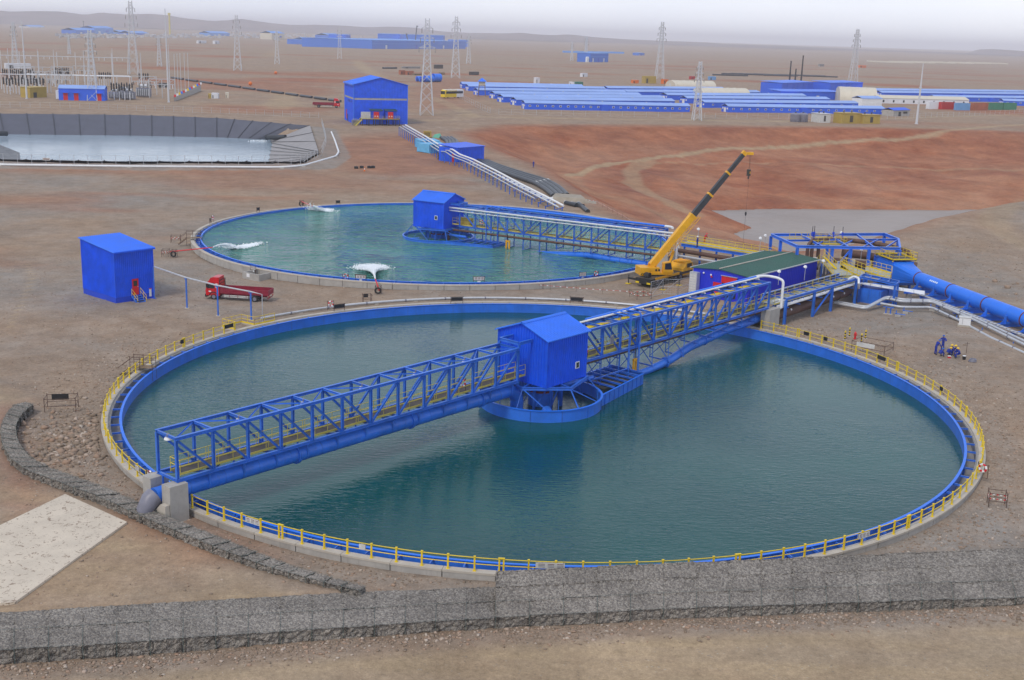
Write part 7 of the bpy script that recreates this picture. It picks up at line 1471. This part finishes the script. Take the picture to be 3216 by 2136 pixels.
def bigbox(name, f, a, b, top, depth, label, m='barrack_wall', rm='blue_roof', cat='building', bands=0, rzfix=0):
    pA, pB = f(*a), f(*b); d = (pB-pA).length; y = (pA.y+pB.y)/2; py = top; 
    d0 = ray(*( (lambda g: (g[0], g[1]))((0,0)) )) if False else None
    T, L = gable_box(name, label, cat, pA, pB, depth, top, m, rm, .8, None, 0, .4)
    for k in range(bands): bar('wall_seam', T, ((k+1)*L/(bands+1),-.05,0), ((k+1)*L/(bands+1),-.05,top), .2, .1, rm)
    for k in range(int(L//12)): MB().box(4+k*12,6.2+k*12,-.08,0,0,2.6).build('door', 'white_dirty', T)
    return T
bigbox('camp_hall', q9, (825,478), (1022,470), 8, 16, 'two-storey blue hall on the left behind the camp', 'barrack_wall', 'blue_roof', bands=5); bigbox('camp_hall', q9, (1130,474), (1335,470), 8, 16, 'two-storey blue hall on the right behind the camp', 'barrack_wall', 'blue_roof', bands=5); bigbox('camp_hall', q9, (820,508), (1200,512), 5.0, 14, 'low blue hall joining the two-storey halls', 'barrack_wall', 'blue_roof', bands=6)
def quonset(f, a, b, w_, h, label, rz=None, ln=None):
    pA, pB = f(*a), f(*b); d = pB-pA; L = ln or d.length; g = min(pA.z,pB.z); T = thing('arched_hall', label, 'hall', (pA.x,pA.y,g), rz if rz is not None else math.atan2(d.y,d.x), 'arched halls'); n = 14
    prof = [(w_/2-w_/2*math.cos(math.pi*i/n), h*math.sin(math.pi*i/n)**.8) for i in range(n+1)]
    MB().add([(0,y,z) for y,z in prof]+[(L,y,z) for y,z in prof], [(i,i+1,n+2+i,n+1+i) for i in range(n)]+[tuple(range(n,-1,-1)), tuple(range(n+1,2*n+2))]).build('shell', 'cream', T, True)
    for k in range(int(L//5)):
        MB().tube([(2+k*5,y-.0,z+.05) for y,z in prof], .12, 5).build('rib', 'cream', T)
    MB().box(-.1,0,w_*.4,w_*.6,0,h*.55).build('end_door', 'white_dirty', T)
quonset(q9, (155,438), (415,442), 16, 5.5, 'cream arched hall behind the middle camp block'); quonset(q9, (330,498), (630,502), 15, 6, 'cream arched hall in the middle of the middle camp block'); quonset(q9, (1195,522), (1430,530), 22, 9, 'tall cream arched hall beside the right camp block')
T, L = gable_box('long_hall', 'long low cream-roofed hall running right from the tall arched hall', 'hall', q9(1440,533), q9(2010,545), 12, 3.2, 'far_white', 'cream', 0)
for k in range(9): MB().box(L*(k+.4)/9,L*(k+.55)/9,-.1,0,.8,2.2).build('window', 'glass', T)
T, L = gable_box('office', 'white office with blue canopy at the foot of the long cream hall', 'office', q9(1335,552), q9(1460,552), 9, 4.5, 'white_paint', 'barrack_roof'); 
for k in range(6): o = link('window', wme, T, loc=((k+.6)*L/6,0,1.8)); link('window', wme, T, loc=((k+.6)*L/6,0,3.6))
T, L = gable_box('gatehouse', 'small dark blue gatehouse before the camp', 'gatehouse', q9(1535,615), q9(1635,612), 7, 3, 'concrete', 'barrack_wall'); MB().box(L*.3,L*.45,-.08,0,0,2.2).build('door', 'black', T); MB().box(L*.6,L*.85,-.08,0,1.2,2.2).build('window', 'glass', T)
mat('cont_red', (.45,.03,.03), .6, noise=(.2,.15)); mat('cont_green', (.05,.22,.14), .6, noise=(.2,.15)); mat('cont_rust', (.36,.12,.06), .6, noise=(.2,.2)); mat('cont_blue', (.15,.34,.62), .6, noise=(.2,.15))
for k, (x0, x1, y, m, nmc) in enumerate(((1838,1920,572,'cont_red','red'), (1932,2018,578,'cont_blue','pale blue'), (2040,2132,577,'cont_rust','rust-brown'), (2142,2225,575,'cont_green','green, left one'), (2230,2312,575,'cont_green','green, right one'), (1760,1832,570,'far_white','white'))): container(q9(x0,y), q9(x1,y), f'shipping container in the row right of the camp, {nmc}', m, 2.6, 4.2, 'containers by the camp', 16)
for k, (x0, x1, y, h, m, lab) in enumerate(((1205,1328,661,6.0,'tan_box','yellow box plant on the basin edge, left one'), (1340,1448,663,5.2,'tan_box','yellow box plant on the basin edge, right one'), (1062,1135,656,5.2,'white_dirty','white box plant on the basin edge'))):
    T, L = gable_box('plant_box', lab, 'plant box', q9(x0,y), q9(x1,y), 6, h*.75, m, m, .1); MATS['tan_box']
    for j in range(3): MB().box(L*(.12+.3*j),L*(.28+.3*j),-.08,0,.6,h*.6).build('louvre_panel', 'dark_steel' if j == 1 else m, T)
    for j in range(2): MB().lathe([(.3,h*.75),(.3,h*.75+1.0),(.5,h*.75+1.1)], 10, (L*(.3+.4*j),3,0)).build('exhaust', 'dark_steel', T)
for k, x in enumerate((912,960)): T = thing('round_tank', ('small grey round tank on the basin edge, left one','small grey round tank on the basin edge, right one')[k], 'tank', q9(x,650)); MB().lathe([(2.2,0),(2.3,.2),(2.3,3.4),(1.4,4.0)], 16).build('shell', 'grey_pipe', T, True); MB().lathe([(.4,4.0),(.4,4.4)], 10).build('hatch', 'dark_steel', T)
T = thing('watchtower', 'wooden watchtower with blue roof at the corner of the camp', 'watchtower', q8(1130,535)); 
for x in (-1.6,1.6):
    for y in (-1.6,1.6): bar('leg', T, (x*1.3,y*1.3,0), (x,y,6), .3, .3, 'wood')
MB().box(-2,2,-2,2,6,6.3).build('deck', 'wood', T); MB().box(-1.8,1.8,-1.8,1.8,6.3,8.4).build('cabin', 'concrete_light', T); MB().add([(-2.6,-2.6,8.4),(2.6,-2.6,8.4),(2.6,2.6,8.4),(-2.6,2.6,8.4),(0,0,10.4)], [(0,1,4),(1,2,4),(2,3,4),(3,0,4),(3,2,1,0)]).build('roof', 'blue_roof', T)
for k in range(8): bar('stair_step', T, (-3.5+.3*k,-2.6,.6+.7*k), (-3.5+.3*k,-1.4,.6+.7*k), .5, .1, 'wood')
mesh_fence([hv(1035,213), hv(1095,245), hv(1130,262)], 22, 2.6, 'wire fence on the left side of the camp'); mesh_fence([hv(1150,264), hv(1600,272), hv(2060,275), hv(2360,262)], 60, 2.4, 'wire fence in front of the camp')
for k, (x, b, t) in enumerate(((1820,190,143),(1847,188,131),(1833,189,160))): 
    p = hv(x,b); h = (b-t)*V_*p.y/FPX; T = thing('chimney', ('slim black chimney behind the camp, left one','slim black chimney behind the camp, tallest','slim black chimney behind the camp, shortest')[k], 'chimney', p, 0, 'camp chimneys'); MB().lathe([(.9,0),(.7,h*.5),(.55,h)], 12).build('stack', 'black', T, True); MB().lathe([(.75,h*.96),(.75,h)], 12).build('rim', 'dark_steel', T)
# ------------------------------------------------------------------ lattice pylons and poles
mat('pylon_steel', (.58,.60,.63), .6)
def pylon(x, b, t, label, arms=3, wf=.14, top=.12, yfix=None):
    p = hv(x,b); h = (b-t)*V_*math.hypot(p.y,HC)/FPX*1.02; T = thing('pylon', label, 'pylon', p, .15, 'lattice pylons'); W0, W1, WT = h*wf/2, h*.032, h*.02; zk = h*.62
    def wd(z): return W0+(W1-W0)*(z/zk) if z < zk else W1+(WT-W1)*(z-zk)/(h-zk)
    th = .09+p.y*.00015
    for sx in (-1,1):
        for sy in (-1,1):
            m = MB(); zs = [0, zk, h]
            for a, c in zip(zs[:-1], zs[1:]): m.beam((sx*wd(a),sy*wd(a),a), (sx*wd(c),sy*wd(c),c), th*1.5)
            m.build('leg', 'pylon_steel', T)
    m = MB(); z = 0.; n = 0
    while z < h*.97 and n < 26:
        dz = max(wd(z)*1.9, h*.035); z2 = min(z+dz, h*.985)
        for s_ in (-1,1):
            for ax_ in (0,1):
                A = [(-wd(z),s_*wd(z)),(wd(z2),s_*wd(z2)),(wd(z),s_*wd(z)),(-wd(z2),s_*wd(z2))]
                if ax_: A = [(b_,a_) for a_,b_ in A]
                m.beam((*A[0],z), (*A[1],z2), th*.7); m.beam((*A[2],z), (*A[3],z2), th*.7)
        z = z2; n += 1
    m.build('bracing', 'pylon_steel', T)
    for k in range(arms):
        za = h*(.70+.10*k); L = h*(.085-.014*k); m = MB()
        for s_ in (-1,1): m.beam((0,0,za), (s_*L,0,za), th*1.3); m.beam((0,0,za+h*.035), (s_*L,0,za), th); m.beam((0,wd(za),za), (s_*L,0,za), th*.8)
        o = m.build('cross_arm', 'pylon_steel', T)
        for s_ in (-1,1): bar('insulator', o, (s_*L,0,za), (s_*L,0,za-h*.05), th*1.6, th*1.6, 'concrete_dark')
    return T
for x, b, t, l in ((215,232,80,'large lattice pylon straddling the blue substation building'), (308,172,15,'tall lattice pylon behind the substation, against the sky'), (548,163,44,'lattice pylon standing alone left of centre'), (639,148,75,'small far pylon right of the lone left one'), (983,266,58,'tall pylon just right of the big blue hall'), (1050,180,48,'pylon behind the big hall, right of the tall one'), (1080,147,82,'small far pylon beyond the big hall'), (783,136,68,'faint far pylon above the big hall'),
    (1520,182,60,'pylon behind the camp, centre'), (1606,278,150,'pylon standing on the basin edge in front of the camp'), (1966,190,76,'pylon behind the right camp block'), (36,148,58,'pylon at the left edge behind the substation'), (160,125,84,'faint pylon far behind the substation'), (368,153,86,'pylon between the masts of the substation'), (1350,142,88,'faint far pylon left of the lone blue box building'), (1318,140,100,'faintest pylon on the central plain')): pylon(x, b, t, l)
def mast(x, b, t, label, r=.22):
    p = hv(x,b); h = (b-t)*V_*math.hypot(p.y,HC)/FPX*1.02; T = thing('mast', label, 'mast', p, 0, 'steel masts'); MB().lathe([(r*1.5,0),(r,h*.6),(r*.5,h)], 10).build('shaft', 'pylon_steel', T, True); MB().lathe([(r*2.2,0),(r*2.2,.25)], 10).build('base_flange', 'pylon_steel', T)
    for k in (.35,.6): MB().lathe([(r*1.6,h*k),(r*1.6,h*k+.4)], 10).build('collar', 'pylon_steel', T)
mast(389,236,35,'tallest slim mast, right side of the substation', .30)
for k, (x, b, t, r) in enumerate(((62,228,60,.3),(24,210,118,.22),(92,205,120,.22),(128,200,120,.22),(197,208,122,.2),(263,210,118,.22),(328,222,128,.22),(392,206,108,.18))): mast(x, b, t, 'slim grey mast of the substation, '+('thick one at its left end','leftmost thin one','second thin one from the left','third thin one from the left','thin one left of the large pylon','thin one right of the large pylon','thin one over the transformers','thin one behind the tallest mast')[k], r)
mast(2113,286,155,'lone grey mast on the basin edge at the right', .4)
# substation
T, L = gable_box('substation_house', 'long blue substation building with red doors beneath the large pylon', 'building', hv(136,231), hv(242,233), 9, 5.2, 'barrack_wall', 'barrack_roof'); 
for x in (.1,.33,.83): MB().box(L*x,L*x+1.9,-.1,0,0,3.2).build('door', 'red_paint', T); MB().box(L*x-.6,L*x+2.4,-1.0,0,3.3,3.5).build('door_canopy', 'barrack_wall', T)
for k in range(5): MB().box(-1.4,-.1,1+k*1.5,2.0+k*1.5,.5,4.2).build('air_unit', 'far_white', T)
T, L = gable_box('equipment_hut', 'tan equipment hut left of the substation building', 'hut', hv(70,226), hv(108,224), 6, 4.5, 'tan_box', 'tan_box', .1); MB().box(L*.2,L*.4,-.08,0,0,2.4).build('door', 'dark_steel', T)
for k, (x, y, sc_) in enumerate(((392/1.362*1.0,228,1.0),(265,228,.8),(332,224,1.1),(298,230,.9))):
    p = hv(x,y); T = thing('transformer', 'grey transformer in the substation, '+('right of the blue building','touching the blue building','tall one with white top','low one nearest the bank')[k], 'transformer', p, .1, 'substation transformers'); MB().box(-3*sc_,3*sc_,-1.6,1.6,.4,4*sc_).build('tank_body', 'grey_pipe', T)
    for j in range(7): MB().box(-2.9*sc_+j*.85*sc_,-2.5*sc_+j*.85*sc_,-2.5,-1.62,.8,3.6*sc_).build('radiator_fin', 'galvanised', T)
    for j in range(3): MB().lathe([(.3,4*sc_),(.45,4.4*sc_),(.25,4.8*sc_),(.4,5.2*sc_),(.12,6.2*sc_)], 8, (-1.8*sc_+j*1.8*sc_,0,0)).build('bushing', 'concrete_dark', T, True)
    MB().tube([(-2*sc_,.6,4.9*sc_),(2*sc_,.6,4.9*sc_)], .6*sc_, 10).build('conservator', 'far_white', T, True)
ins = None; pts_ = [(8+i*4.6, 176+1.2*(i % 3)) for i in range(16)]+[(130+i*4.2,172+(i % 2)) for i in range(8)]+[(230+i*5,184+(i % 2)) for i in range(6)]+[(322+i*5,186+(i % 2)) for i in range(5)]+[(10+i*7,200+(i % 3)*2) for i in range(14)]+[(258+i*6,214+(i % 2)*3) for i in range(9)]+[(18+i*9,186+(i % 2)*2) for i in range(9)]
for x, y in pts_:
    p = hv(x,y+14)
    if ins is None:
        ins = thing('insulator_post', 'dark insulator on a thin grey stand in the substation, front rows at its left end', 'insulator', p, 0, 'insulator posts of the substation'); bar('stand', ins, (0,0,0), (0,0,4), .3, .3, 'pylon_steel'); MB().lathe([(.15,4),(.42,4.2),(.30,4.8),(.42,5.4),(.30,6.0),(.42,6.6),(.3,7.2),(.12,7.6)], 8).build('insulator_stack', 'black', ins, True)
    else: o = copy_tree(ins); o.location = p; o['label'] = 'dark insulator on a thin grey stand in the substation, '+('front rows at its left end' if x < 125 else ('group left of the large pylon' if x < 225 else 'group right of the large pylon'))
for k, (x0, x1, y, z) in enumerate(((-40,305,205,7.5), (-40,300,166,11), (60,300,197,6))):
    a, b = hv(x0,y), hv(x1,y+ (x1-x0)*.018); T = thing('busbar_gantry', ('long white busbar across the substation, nearest','upper grey gantry line at the back of the substation','shorter white busbar behind the blue substation building')[k], 'gantry'); bar('bus_beam', T, a+Vector((0,0,z)), b+Vector((0,0,z)), .5, .5, 'far_white' if k != 1 else 'pylon_steel', 'tube')
    for j in range(9):
        p = a.lerp(b, j/8); bar('gantry_leg', T, (p.x,p.y,gz(p.x,p.y)), (p.x,p.y,p.z+z+(3 if k == 1 else 0)), .3, .3, 'pylon_steel')
        if k == 1:
            for e in range(3): q = a.lerp(b, min(1,(j+e*.3)/8)); bar('insulator', T, (q.x,q.y,q.z+z), (q.x,q.y,q.z+z-2), .35, .35, 'far_white', 'tube')
# far pipe stacks, clutter between
mat('rack_grey', (.45,.46,.48), .6)
for k, (x, y) in enumerate(((30,190),(75,192),(120,190),(170,188),(60,212),(110,214),(305,218),(345,226))):
    p = hv(x,y); T = thing('switch_rack', 'grey steel switch rack in the substation, '+('far left','second of the back row','third of the back row','last of the back row','left of the front row','second of the front row','between the transformers','at the right end')[k], 'rack', p, .1, 'switch racks of the substation')
    for i in (0,6,12): bar('upright', T, (i,0,0), (i,0,9), .35, .35, 'rack_grey'); bar('brace', T, (i,0,5), (min(i+6,12),0,9), .2, .2, 'rack_grey')
    for z in (6.5,9): bar('beam', T, (0,0,z), (12,0,z), .3, .35, 'rack_grey')
    for i in range(6): bar('insulator', T, (1+i*2,0,6.4), (1+i*2,0,4.6), .35, .35, 'far_white' if i % 2 else 'black', 'tube')
T = None
for k in range(12):
    a, b = hv(395+k*33,181+k*4.7+.6*k*0), hv(395+k*33+26,181+k*4.7+3.7); T = thing('pipe_stack', 'stack of dark pipes in the long line across the plain, '+('first from the left','second from the left','third','fourth','fifth','sixth','seventh','eighth','ninth','third from the right','second from the right','last on the right')[k], 'pipes', group='pipe stacks across the plain')
    for j in range(3): pipe('pipe_run', T, [a+Vector((0,j*1.1,.6)), b+Vector((0,j*1.1,.6))], .55, 'black_pipe', 8)
for k, (x0, x1, y, m) in enumerate(((680,705,432,'blue_pipe_bright'),(707,733,435,'blue_pipe_bright'),(735,790,436,'blue_pipe_bright'),(792,840,434,'blue_pipe_bright'))):
    a, b = q8(x0,y), q8(x1,y); T = thing('pipe_section', 'short fat blue pipe section lying on the plain, '+('leftmost','second from the left','third from the left','rightmost and largest')[k], 'pipe', group='blue pipe sections'); r = (1.9,1.9,2.3,2.9)[k]; MB().tube([a+Vector((0,0,r)), b+Vector((0,0,r))], r, 18).build('shell', m, T, True); MB().tube([a+Vector((-.15,0,r)), a+Vector((.1,0,r))], r*1.06, 18).build('end_ring', 'blue_dark', T, True)
for k, (f, x0, x1, y, h, m, nm_, lab) in enumerate(((q8,570,602,385,3.4,'cont_rust','store_box','dark brown box on the plain, left of two'),(q8,612,660,387,3.0,'cont_rust','store_box','dark brown box on the plain, right of two'),(q8,660,720,389,1.2,'wood','store_box','low brown stack right of the two boxes'),(q8,840,875,386,1.8,'wood','store_box','small brown stack beyond the tall pylon'),(q8,455,545,345,1.4,'black_pipe','store_box','dark pipe bundle far behind the big hall'),(q8,585,705,342,1.6,'concrete_dark','store_box','grey pipe bundle far behind the big hall'),(q8,808,862,343,3.6,'dark_steel','store_box','row of dark frames far behind the tall pylon'),(q8,1055,1110,388,2.6,'dark_steel','store_box','dark scrap heap on the central plain'),(q8,1825,1862,400,3.0,'far_white','store_box','white tank lorry on the central plain'),(q8,2255,2335,445,5.5,'tan_box','store_box','mustard tanker truck behind the camp'),(q8,2175,2215,445,2.4,'orange','store_box','orange machine behind the camp'),(q8,1505,1530,445,4,'far_white','store_box','small white box behind the camp'),
    (q8,1735,1770,466,3,'far_white','store_box','white cabin beside the rear barracks'),(q8,1770,1830,466,3,'cont_green','store_box','green cabin beside the rear barracks'),(q9,80,110,410,3.4,'orange','store_box','orange excavator behind the middle block'),(q9,255,280,382,2.6,'cont_red','store_box','red box on the plain behind the middle block'),(q9,372,412,386,3,'cont_blue','store_box','pale blue box on the plain behind the middle block'),(q9,1320,1362,308,3.5,'orange','store_box','orange machine far behind the right block'),(q9,1068,1095,300,3.5,'concrete_dark','store_box','grey box far behind the right block'),(q0,1440,1460,682,2.2,'tan_box','store_box','tan pump by the substation track'),(q0,1463,1508,682,2.4,'far_white','store_box','white twin drums by the substation track'),(q0,1560,1583,680,2.4,'cream','store_box','cream crate by the substation track'),(q0,1110,1158,606,2.2,'dark_steel','store_box','dark vehicle behind the substation'),(q0,40,215,475,3.5,'far_white','store_box','long white sheds behind the substation'),(q0,1372,1428,300,5,'far_white','store_box','white caravan far left of centre'),(q0,1488,1518,304,6,'far_white','store_box','white hut far left of centre'))):
    T, L = gable_box(nm_, lab, 'store', f(x0,y), f(x1,y), max(2.5,h*.8), h, m, m, .12, 'stores scattered on the plain', 0, .05)
    MB().box(L*.15,L*.3,-.06,0,.2,h*.7).build('panel', 'dark_steel', T); MB().box(L*.65,L*.8,-.06,0,.2,h*.7).build('panel', m, T)
for k, (x, y) in enumerate(((1908,515),(1732,592))): p = q0(x,y); T = thing('marker_ball', ('orange marker ball on the plain, right one','orange marker ball on the plain, left one')[k], 'marker', p); MB().sphere((0,0,1.2),1.2,12,8).build('ball', 'orange', T, True); bar('stake', T, (0,0,-.2), (0,0,.1), .3, .3, 'dark_steel')
# flags along a low wall by the substation
T = thing('flag_wall', 'grey ramp wall topped with coloured flags by the substation', 'wall'); a, b = hv(548,320/1.362*1.0), hv(622,209); a = q0(1205,702); b = q0(1385,630)
MB().add([a+Vector((0,0,-.3)), b+Vector((0,0,-.3)), b+Vector((0,2,-.3)), a+Vector((0,2,-.3)), a+Vector((0,0,2)), b+Vector((0,0,3.5)), b+Vector((0,2,3.5)), a+Vector((0,2,2))], [(0,3,2,1),(4,5,6,7),(0,1,5,4),(1,2,6,5),(2,3,7,6),(3,0,4,7)]).build('wall_body', 'concrete', T)
for k in range(14): p = a.lerp(b, k/13)+Vector((0,.2,2+1.5*k/13)); MB().box(-.05,.9,-.04,.04,0,1.1).build('flag', ('red_paint','far_white','yellow','blue_pipe_bright')[k % 4], T, loc=p)
for k, x in enumerate((1215,1235,1255,1283,1307)): p = q0(x,672-(k*6)); T = thing('flagpole', 'thin pole behind the flag wall, '+('first','second','third','fourth','fifth')[k]+' from the left', 'pole', p, 0, 'thin poles by the flag wall'); bar('shaft', T, (0,0,0), (0,0,20), .22, .22, 'pylon_steel', 'tube'); bar('finial', T, (0,0,20), (0,0,20.4), .4, .4, 'pylon_steel', 'tube')
# ------------------------------------------------------------------ far works on the horizon
mat('far_blue_wall', (.03,.16,.66), .6, noise=(.01,.1)); mat('far_blue_roof', (.10,.30,.75), .6)
for k, (x0, x1, yb, yt, dep, lab) in enumerate(((372,1018,206,148,150,'largest long blue works hall on the horizon'),(270,368,196,145,90,'blue works hall left of the largest one'),(160,270,185,148,80,'low blue works hall at the left of the group'),(70,185,155,105,80,'blue works tower block left of the group'),(-60,38,178,146,60,'blue works hall at the left end of the group'),(410,562,140,101,60,'upper blue hall behind the largest, left'),(580,862,150,106,70,'upper blue hall behind the largest, right'),(895,1035,165,142,60,'pale blue hall behind the right end of the largest'),(1880,2004,298,240,22,'lone blue box building on the central plain'),(2215,2255,252,236,15,'small blue box right of the lone one'))):
    pA, pB = q8(x0,yb), q8(x1,yb)
    if k in (5,6,7,3): 
        ref = q8((x0+x1)/2, 196).y+140; pA = Vector((*[(ray(1000+x0/2.2024,60+yb/2.2024)*ref/ray(1000+x0/2.2024,60+yb/2.2024)[1])[i] for i in (0,1)],0)); pB = Vector((*[(ray(1000+x1/2.2024,60+yb/2.2024)*ref/ray(1000+x1/2.2024,60+yb/2.2024)[1])[i] for i in (0,1)],0))
        zt_ = HC+ray(1000+x0/2.2024,60+yt/2.2024)[2]*ref/ray(1000+x0/2.2024,60+yt/2.2024)[1]; h = zt_-gz(pA.x,pA.y)
    else: h = (yb-yt)/2.2024*pA.y/FPX
    T, L = gable_box('works_hall', lab, 'building', pA, pB, dep, h, 'far_blue_wall', 'far_blue_roof', .6, 'blue works on the horizon', 0, .5)
    for j in range(3): MB().box(L*(.12+.3*j),L*(.12+.3*j)+min(L*.05,8),-.4,0,0,h*.45).build('door', 'blue_dark' if j % 2 else 'far_white', T)
    bar('wall_band', T, (0,-.3,h*.62), (L,-.3,h*.62), .4, h*.04, 'far_blue_roof')
    if k == 8:
        for j in range(2): MB().lathe([(1.6,0),(1.6,h*.55),(.5,h*.62)], 12, (-3.5-3.6*j,2,0)).build('silo', 'far_white', T, True)
for k, (x0, x1, yb, yt, m, lab) in enumerate(((528,660,235,206,'far_blue_wall','blue works on the far left horizon'),(655,785,235,190,'far_blue_roof','pale blue gabled works on the far left horizon'),(838,905,235,222,'far_blue_roof','small pale blue shed on the far left horizon'),(910,1030,242,228,'far_blue_wall','low blue shed on the left horizon'),(1452,1590,250,226,'far_blue_roof','pale shed on the horizon left of centre'),(1880,1970,275,225,'cream','pale concrete silos on the horizon'),(2125,2238,306,275,'far_blue_wall','blue shed on the plain left of the works'),(2272,2362,285,240,'far_blue_wall','tall blue shed at the left of the works'),(200,310,192,183,'far_white','tiny white buildings at the far left'))):
    pA, pB = q0(x0,yb), q0(x1,yb); h = (yb-yt)/2.2024*pA.y/FPX; T, L = gable_box('works_shed', lab, 'building', pA, pB, L if False else 40, h*.85, m, 'far_blue_roof', 0, 'sheds on the left horizon', 0, .5); MB().box(L*.2,L*.3,-.4,0,0,h*.4).build('door', 'far_white', T); MB().box(L*.6,L*.75,-.4,0,h*.3,h*.5).build('window', 'blue_dark', T)
# crowded far yards read as one mass
def clutter(name, xs, ys, n, seed):
    r = np.random.default_rng(seed); m = MB(); 
    for _ in range(n):
        p = at(r.uniform(*xs)/2.2024, r.uniform(*ys)/2.2024, 2.0); sc_ = p.y/FPX; w_, h = r.uniform(2,9)*sc_*1.2, r.uniform(1.2,4.5)*sc_; m.box(p.x,p.x+w_,p.y,p.y+6,p.z-1,p.z+h)
    return m.build(name, mat(name, (.42,.42,.44), .8, noise=(.02,.5)), None, kind='stuff')
clutter('far_yard', (380,2250), (236,262), 420, 5); clutter('far_town', (2250,4500), (240,262), 160, 6)
for k, (x, b, t, tilt, m, lab) in enumerate(((1176,250,100,0,'yellow_pale','yellow tower crane mast on the left horizon'),(580,215,150,0,'dark_steel','dark chimney of the far left works'))):
    p = q0(x,b); h = (b-t)/2.2024*p.y/FPX; T = thing('far_tower', lab, 'tower', p); MB().lathe([(h*.04,0),(h*.035,h)], 8).build('shaft', m, T); MB().box(-h*.05,h*.05,-h*.05,h*.05,h*.9,h).build('head', m, T)
for k, (x0, y0, x1, y1) in enumerate(((665,140,682,45),(630,140,608,100))):
    p = q8(x0,200); y = p.y+100; A, B2 = ray(1000+x0/2.2024,60+y0/2.2024), ray(1000+x1/2.2024,60+y1/2.2024); A = A*y/A[1]; B2 = B2*y/B2[1]; T = thing('far_crane_boom', ('tall thin crane boom rising over the blue works','short thin crane boom over the blue works')[k], 'crane'); bar('boom', T, (A[0],y,A[2]+HC-20), (B2[0],y,B2[2]+HC), 2.2, 2.2, 'dark_steel'); bar('jib_tip', T, (B2[0],y,B2[2]+HC-1.5), (B2[0]+3,y,B2[2]+HC-1.5), 1.5, 1.5, 'dark_steel')
T = thing('pale_strip', 'long pale strip of low greenhouses on the right plain', 'sheds'); a, b = q9(1380,272), q9(2120,280)
for k in range(6): p, q = a.lerp(b, k/6), a.lerp(b, (k+.85)/6); MB().box(0,(q-p).length,0,20,0,3).build('low_shed', 'cream', T, loc=p)
T = thing('blue_strip', 'thin pale blue line of roofs on the central horizon', 'sheds'); a, b = q8(1690,232), q8(2080,238)
for k in range(5): p, q = a.lerp(b, k/5), a.lerp(b, (k+.9)/5); MB().box(0,(q-p).length,0,20,0,4).build('low_shed', 'far_blue_roof', T, loc=p)
# pipe yard behind the camp
r = np.random.default_rng(11)
for k in range(10):
    p = q9(400+k*62+r.uniform(-10,10), 352+r.uniform(-6,14)); T = thing('pipe_bundle', 'dark pipe bundle in the yard behind the camp halls, '+('first','second','third','fourth','fifth','sixth','seventh','eighth','ninth','tenth')[k]+' from the left', 'pipes', p, r.uniform(-.1,.2), 'pipe bundles behind the camp')
    for j in range(3): pipe('pipe_run', T, [(0,j*1.6,.7),(38,j*1.6,.7)], .7, 'black_pipe', 8)
# ------------------------------------------------------------------ haze
hz_ = MB().box(-17500,17500,-120,25000,-24,150).build('haze', None, None, kind='stuff')
hm = bpy.data.materials.new('haze'); hm.use_nodes = True; t = hm.node_tree; t.nodes.clear(); o = t.nodes.new('ShaderNodeOutputMaterial'); v = t.nodes.new('ShaderNodeVolumePrincipled'); v.inputs['Color'].default_value = (.92,.93,1.0,1); v.inputs['Density'].default_value = 1.25e-4; v.inputs['Anisotropy'].default_value = 0; t.links.new(v.outputs[0], o.inputs['Volume']); hz_.data.materials.append(hm)
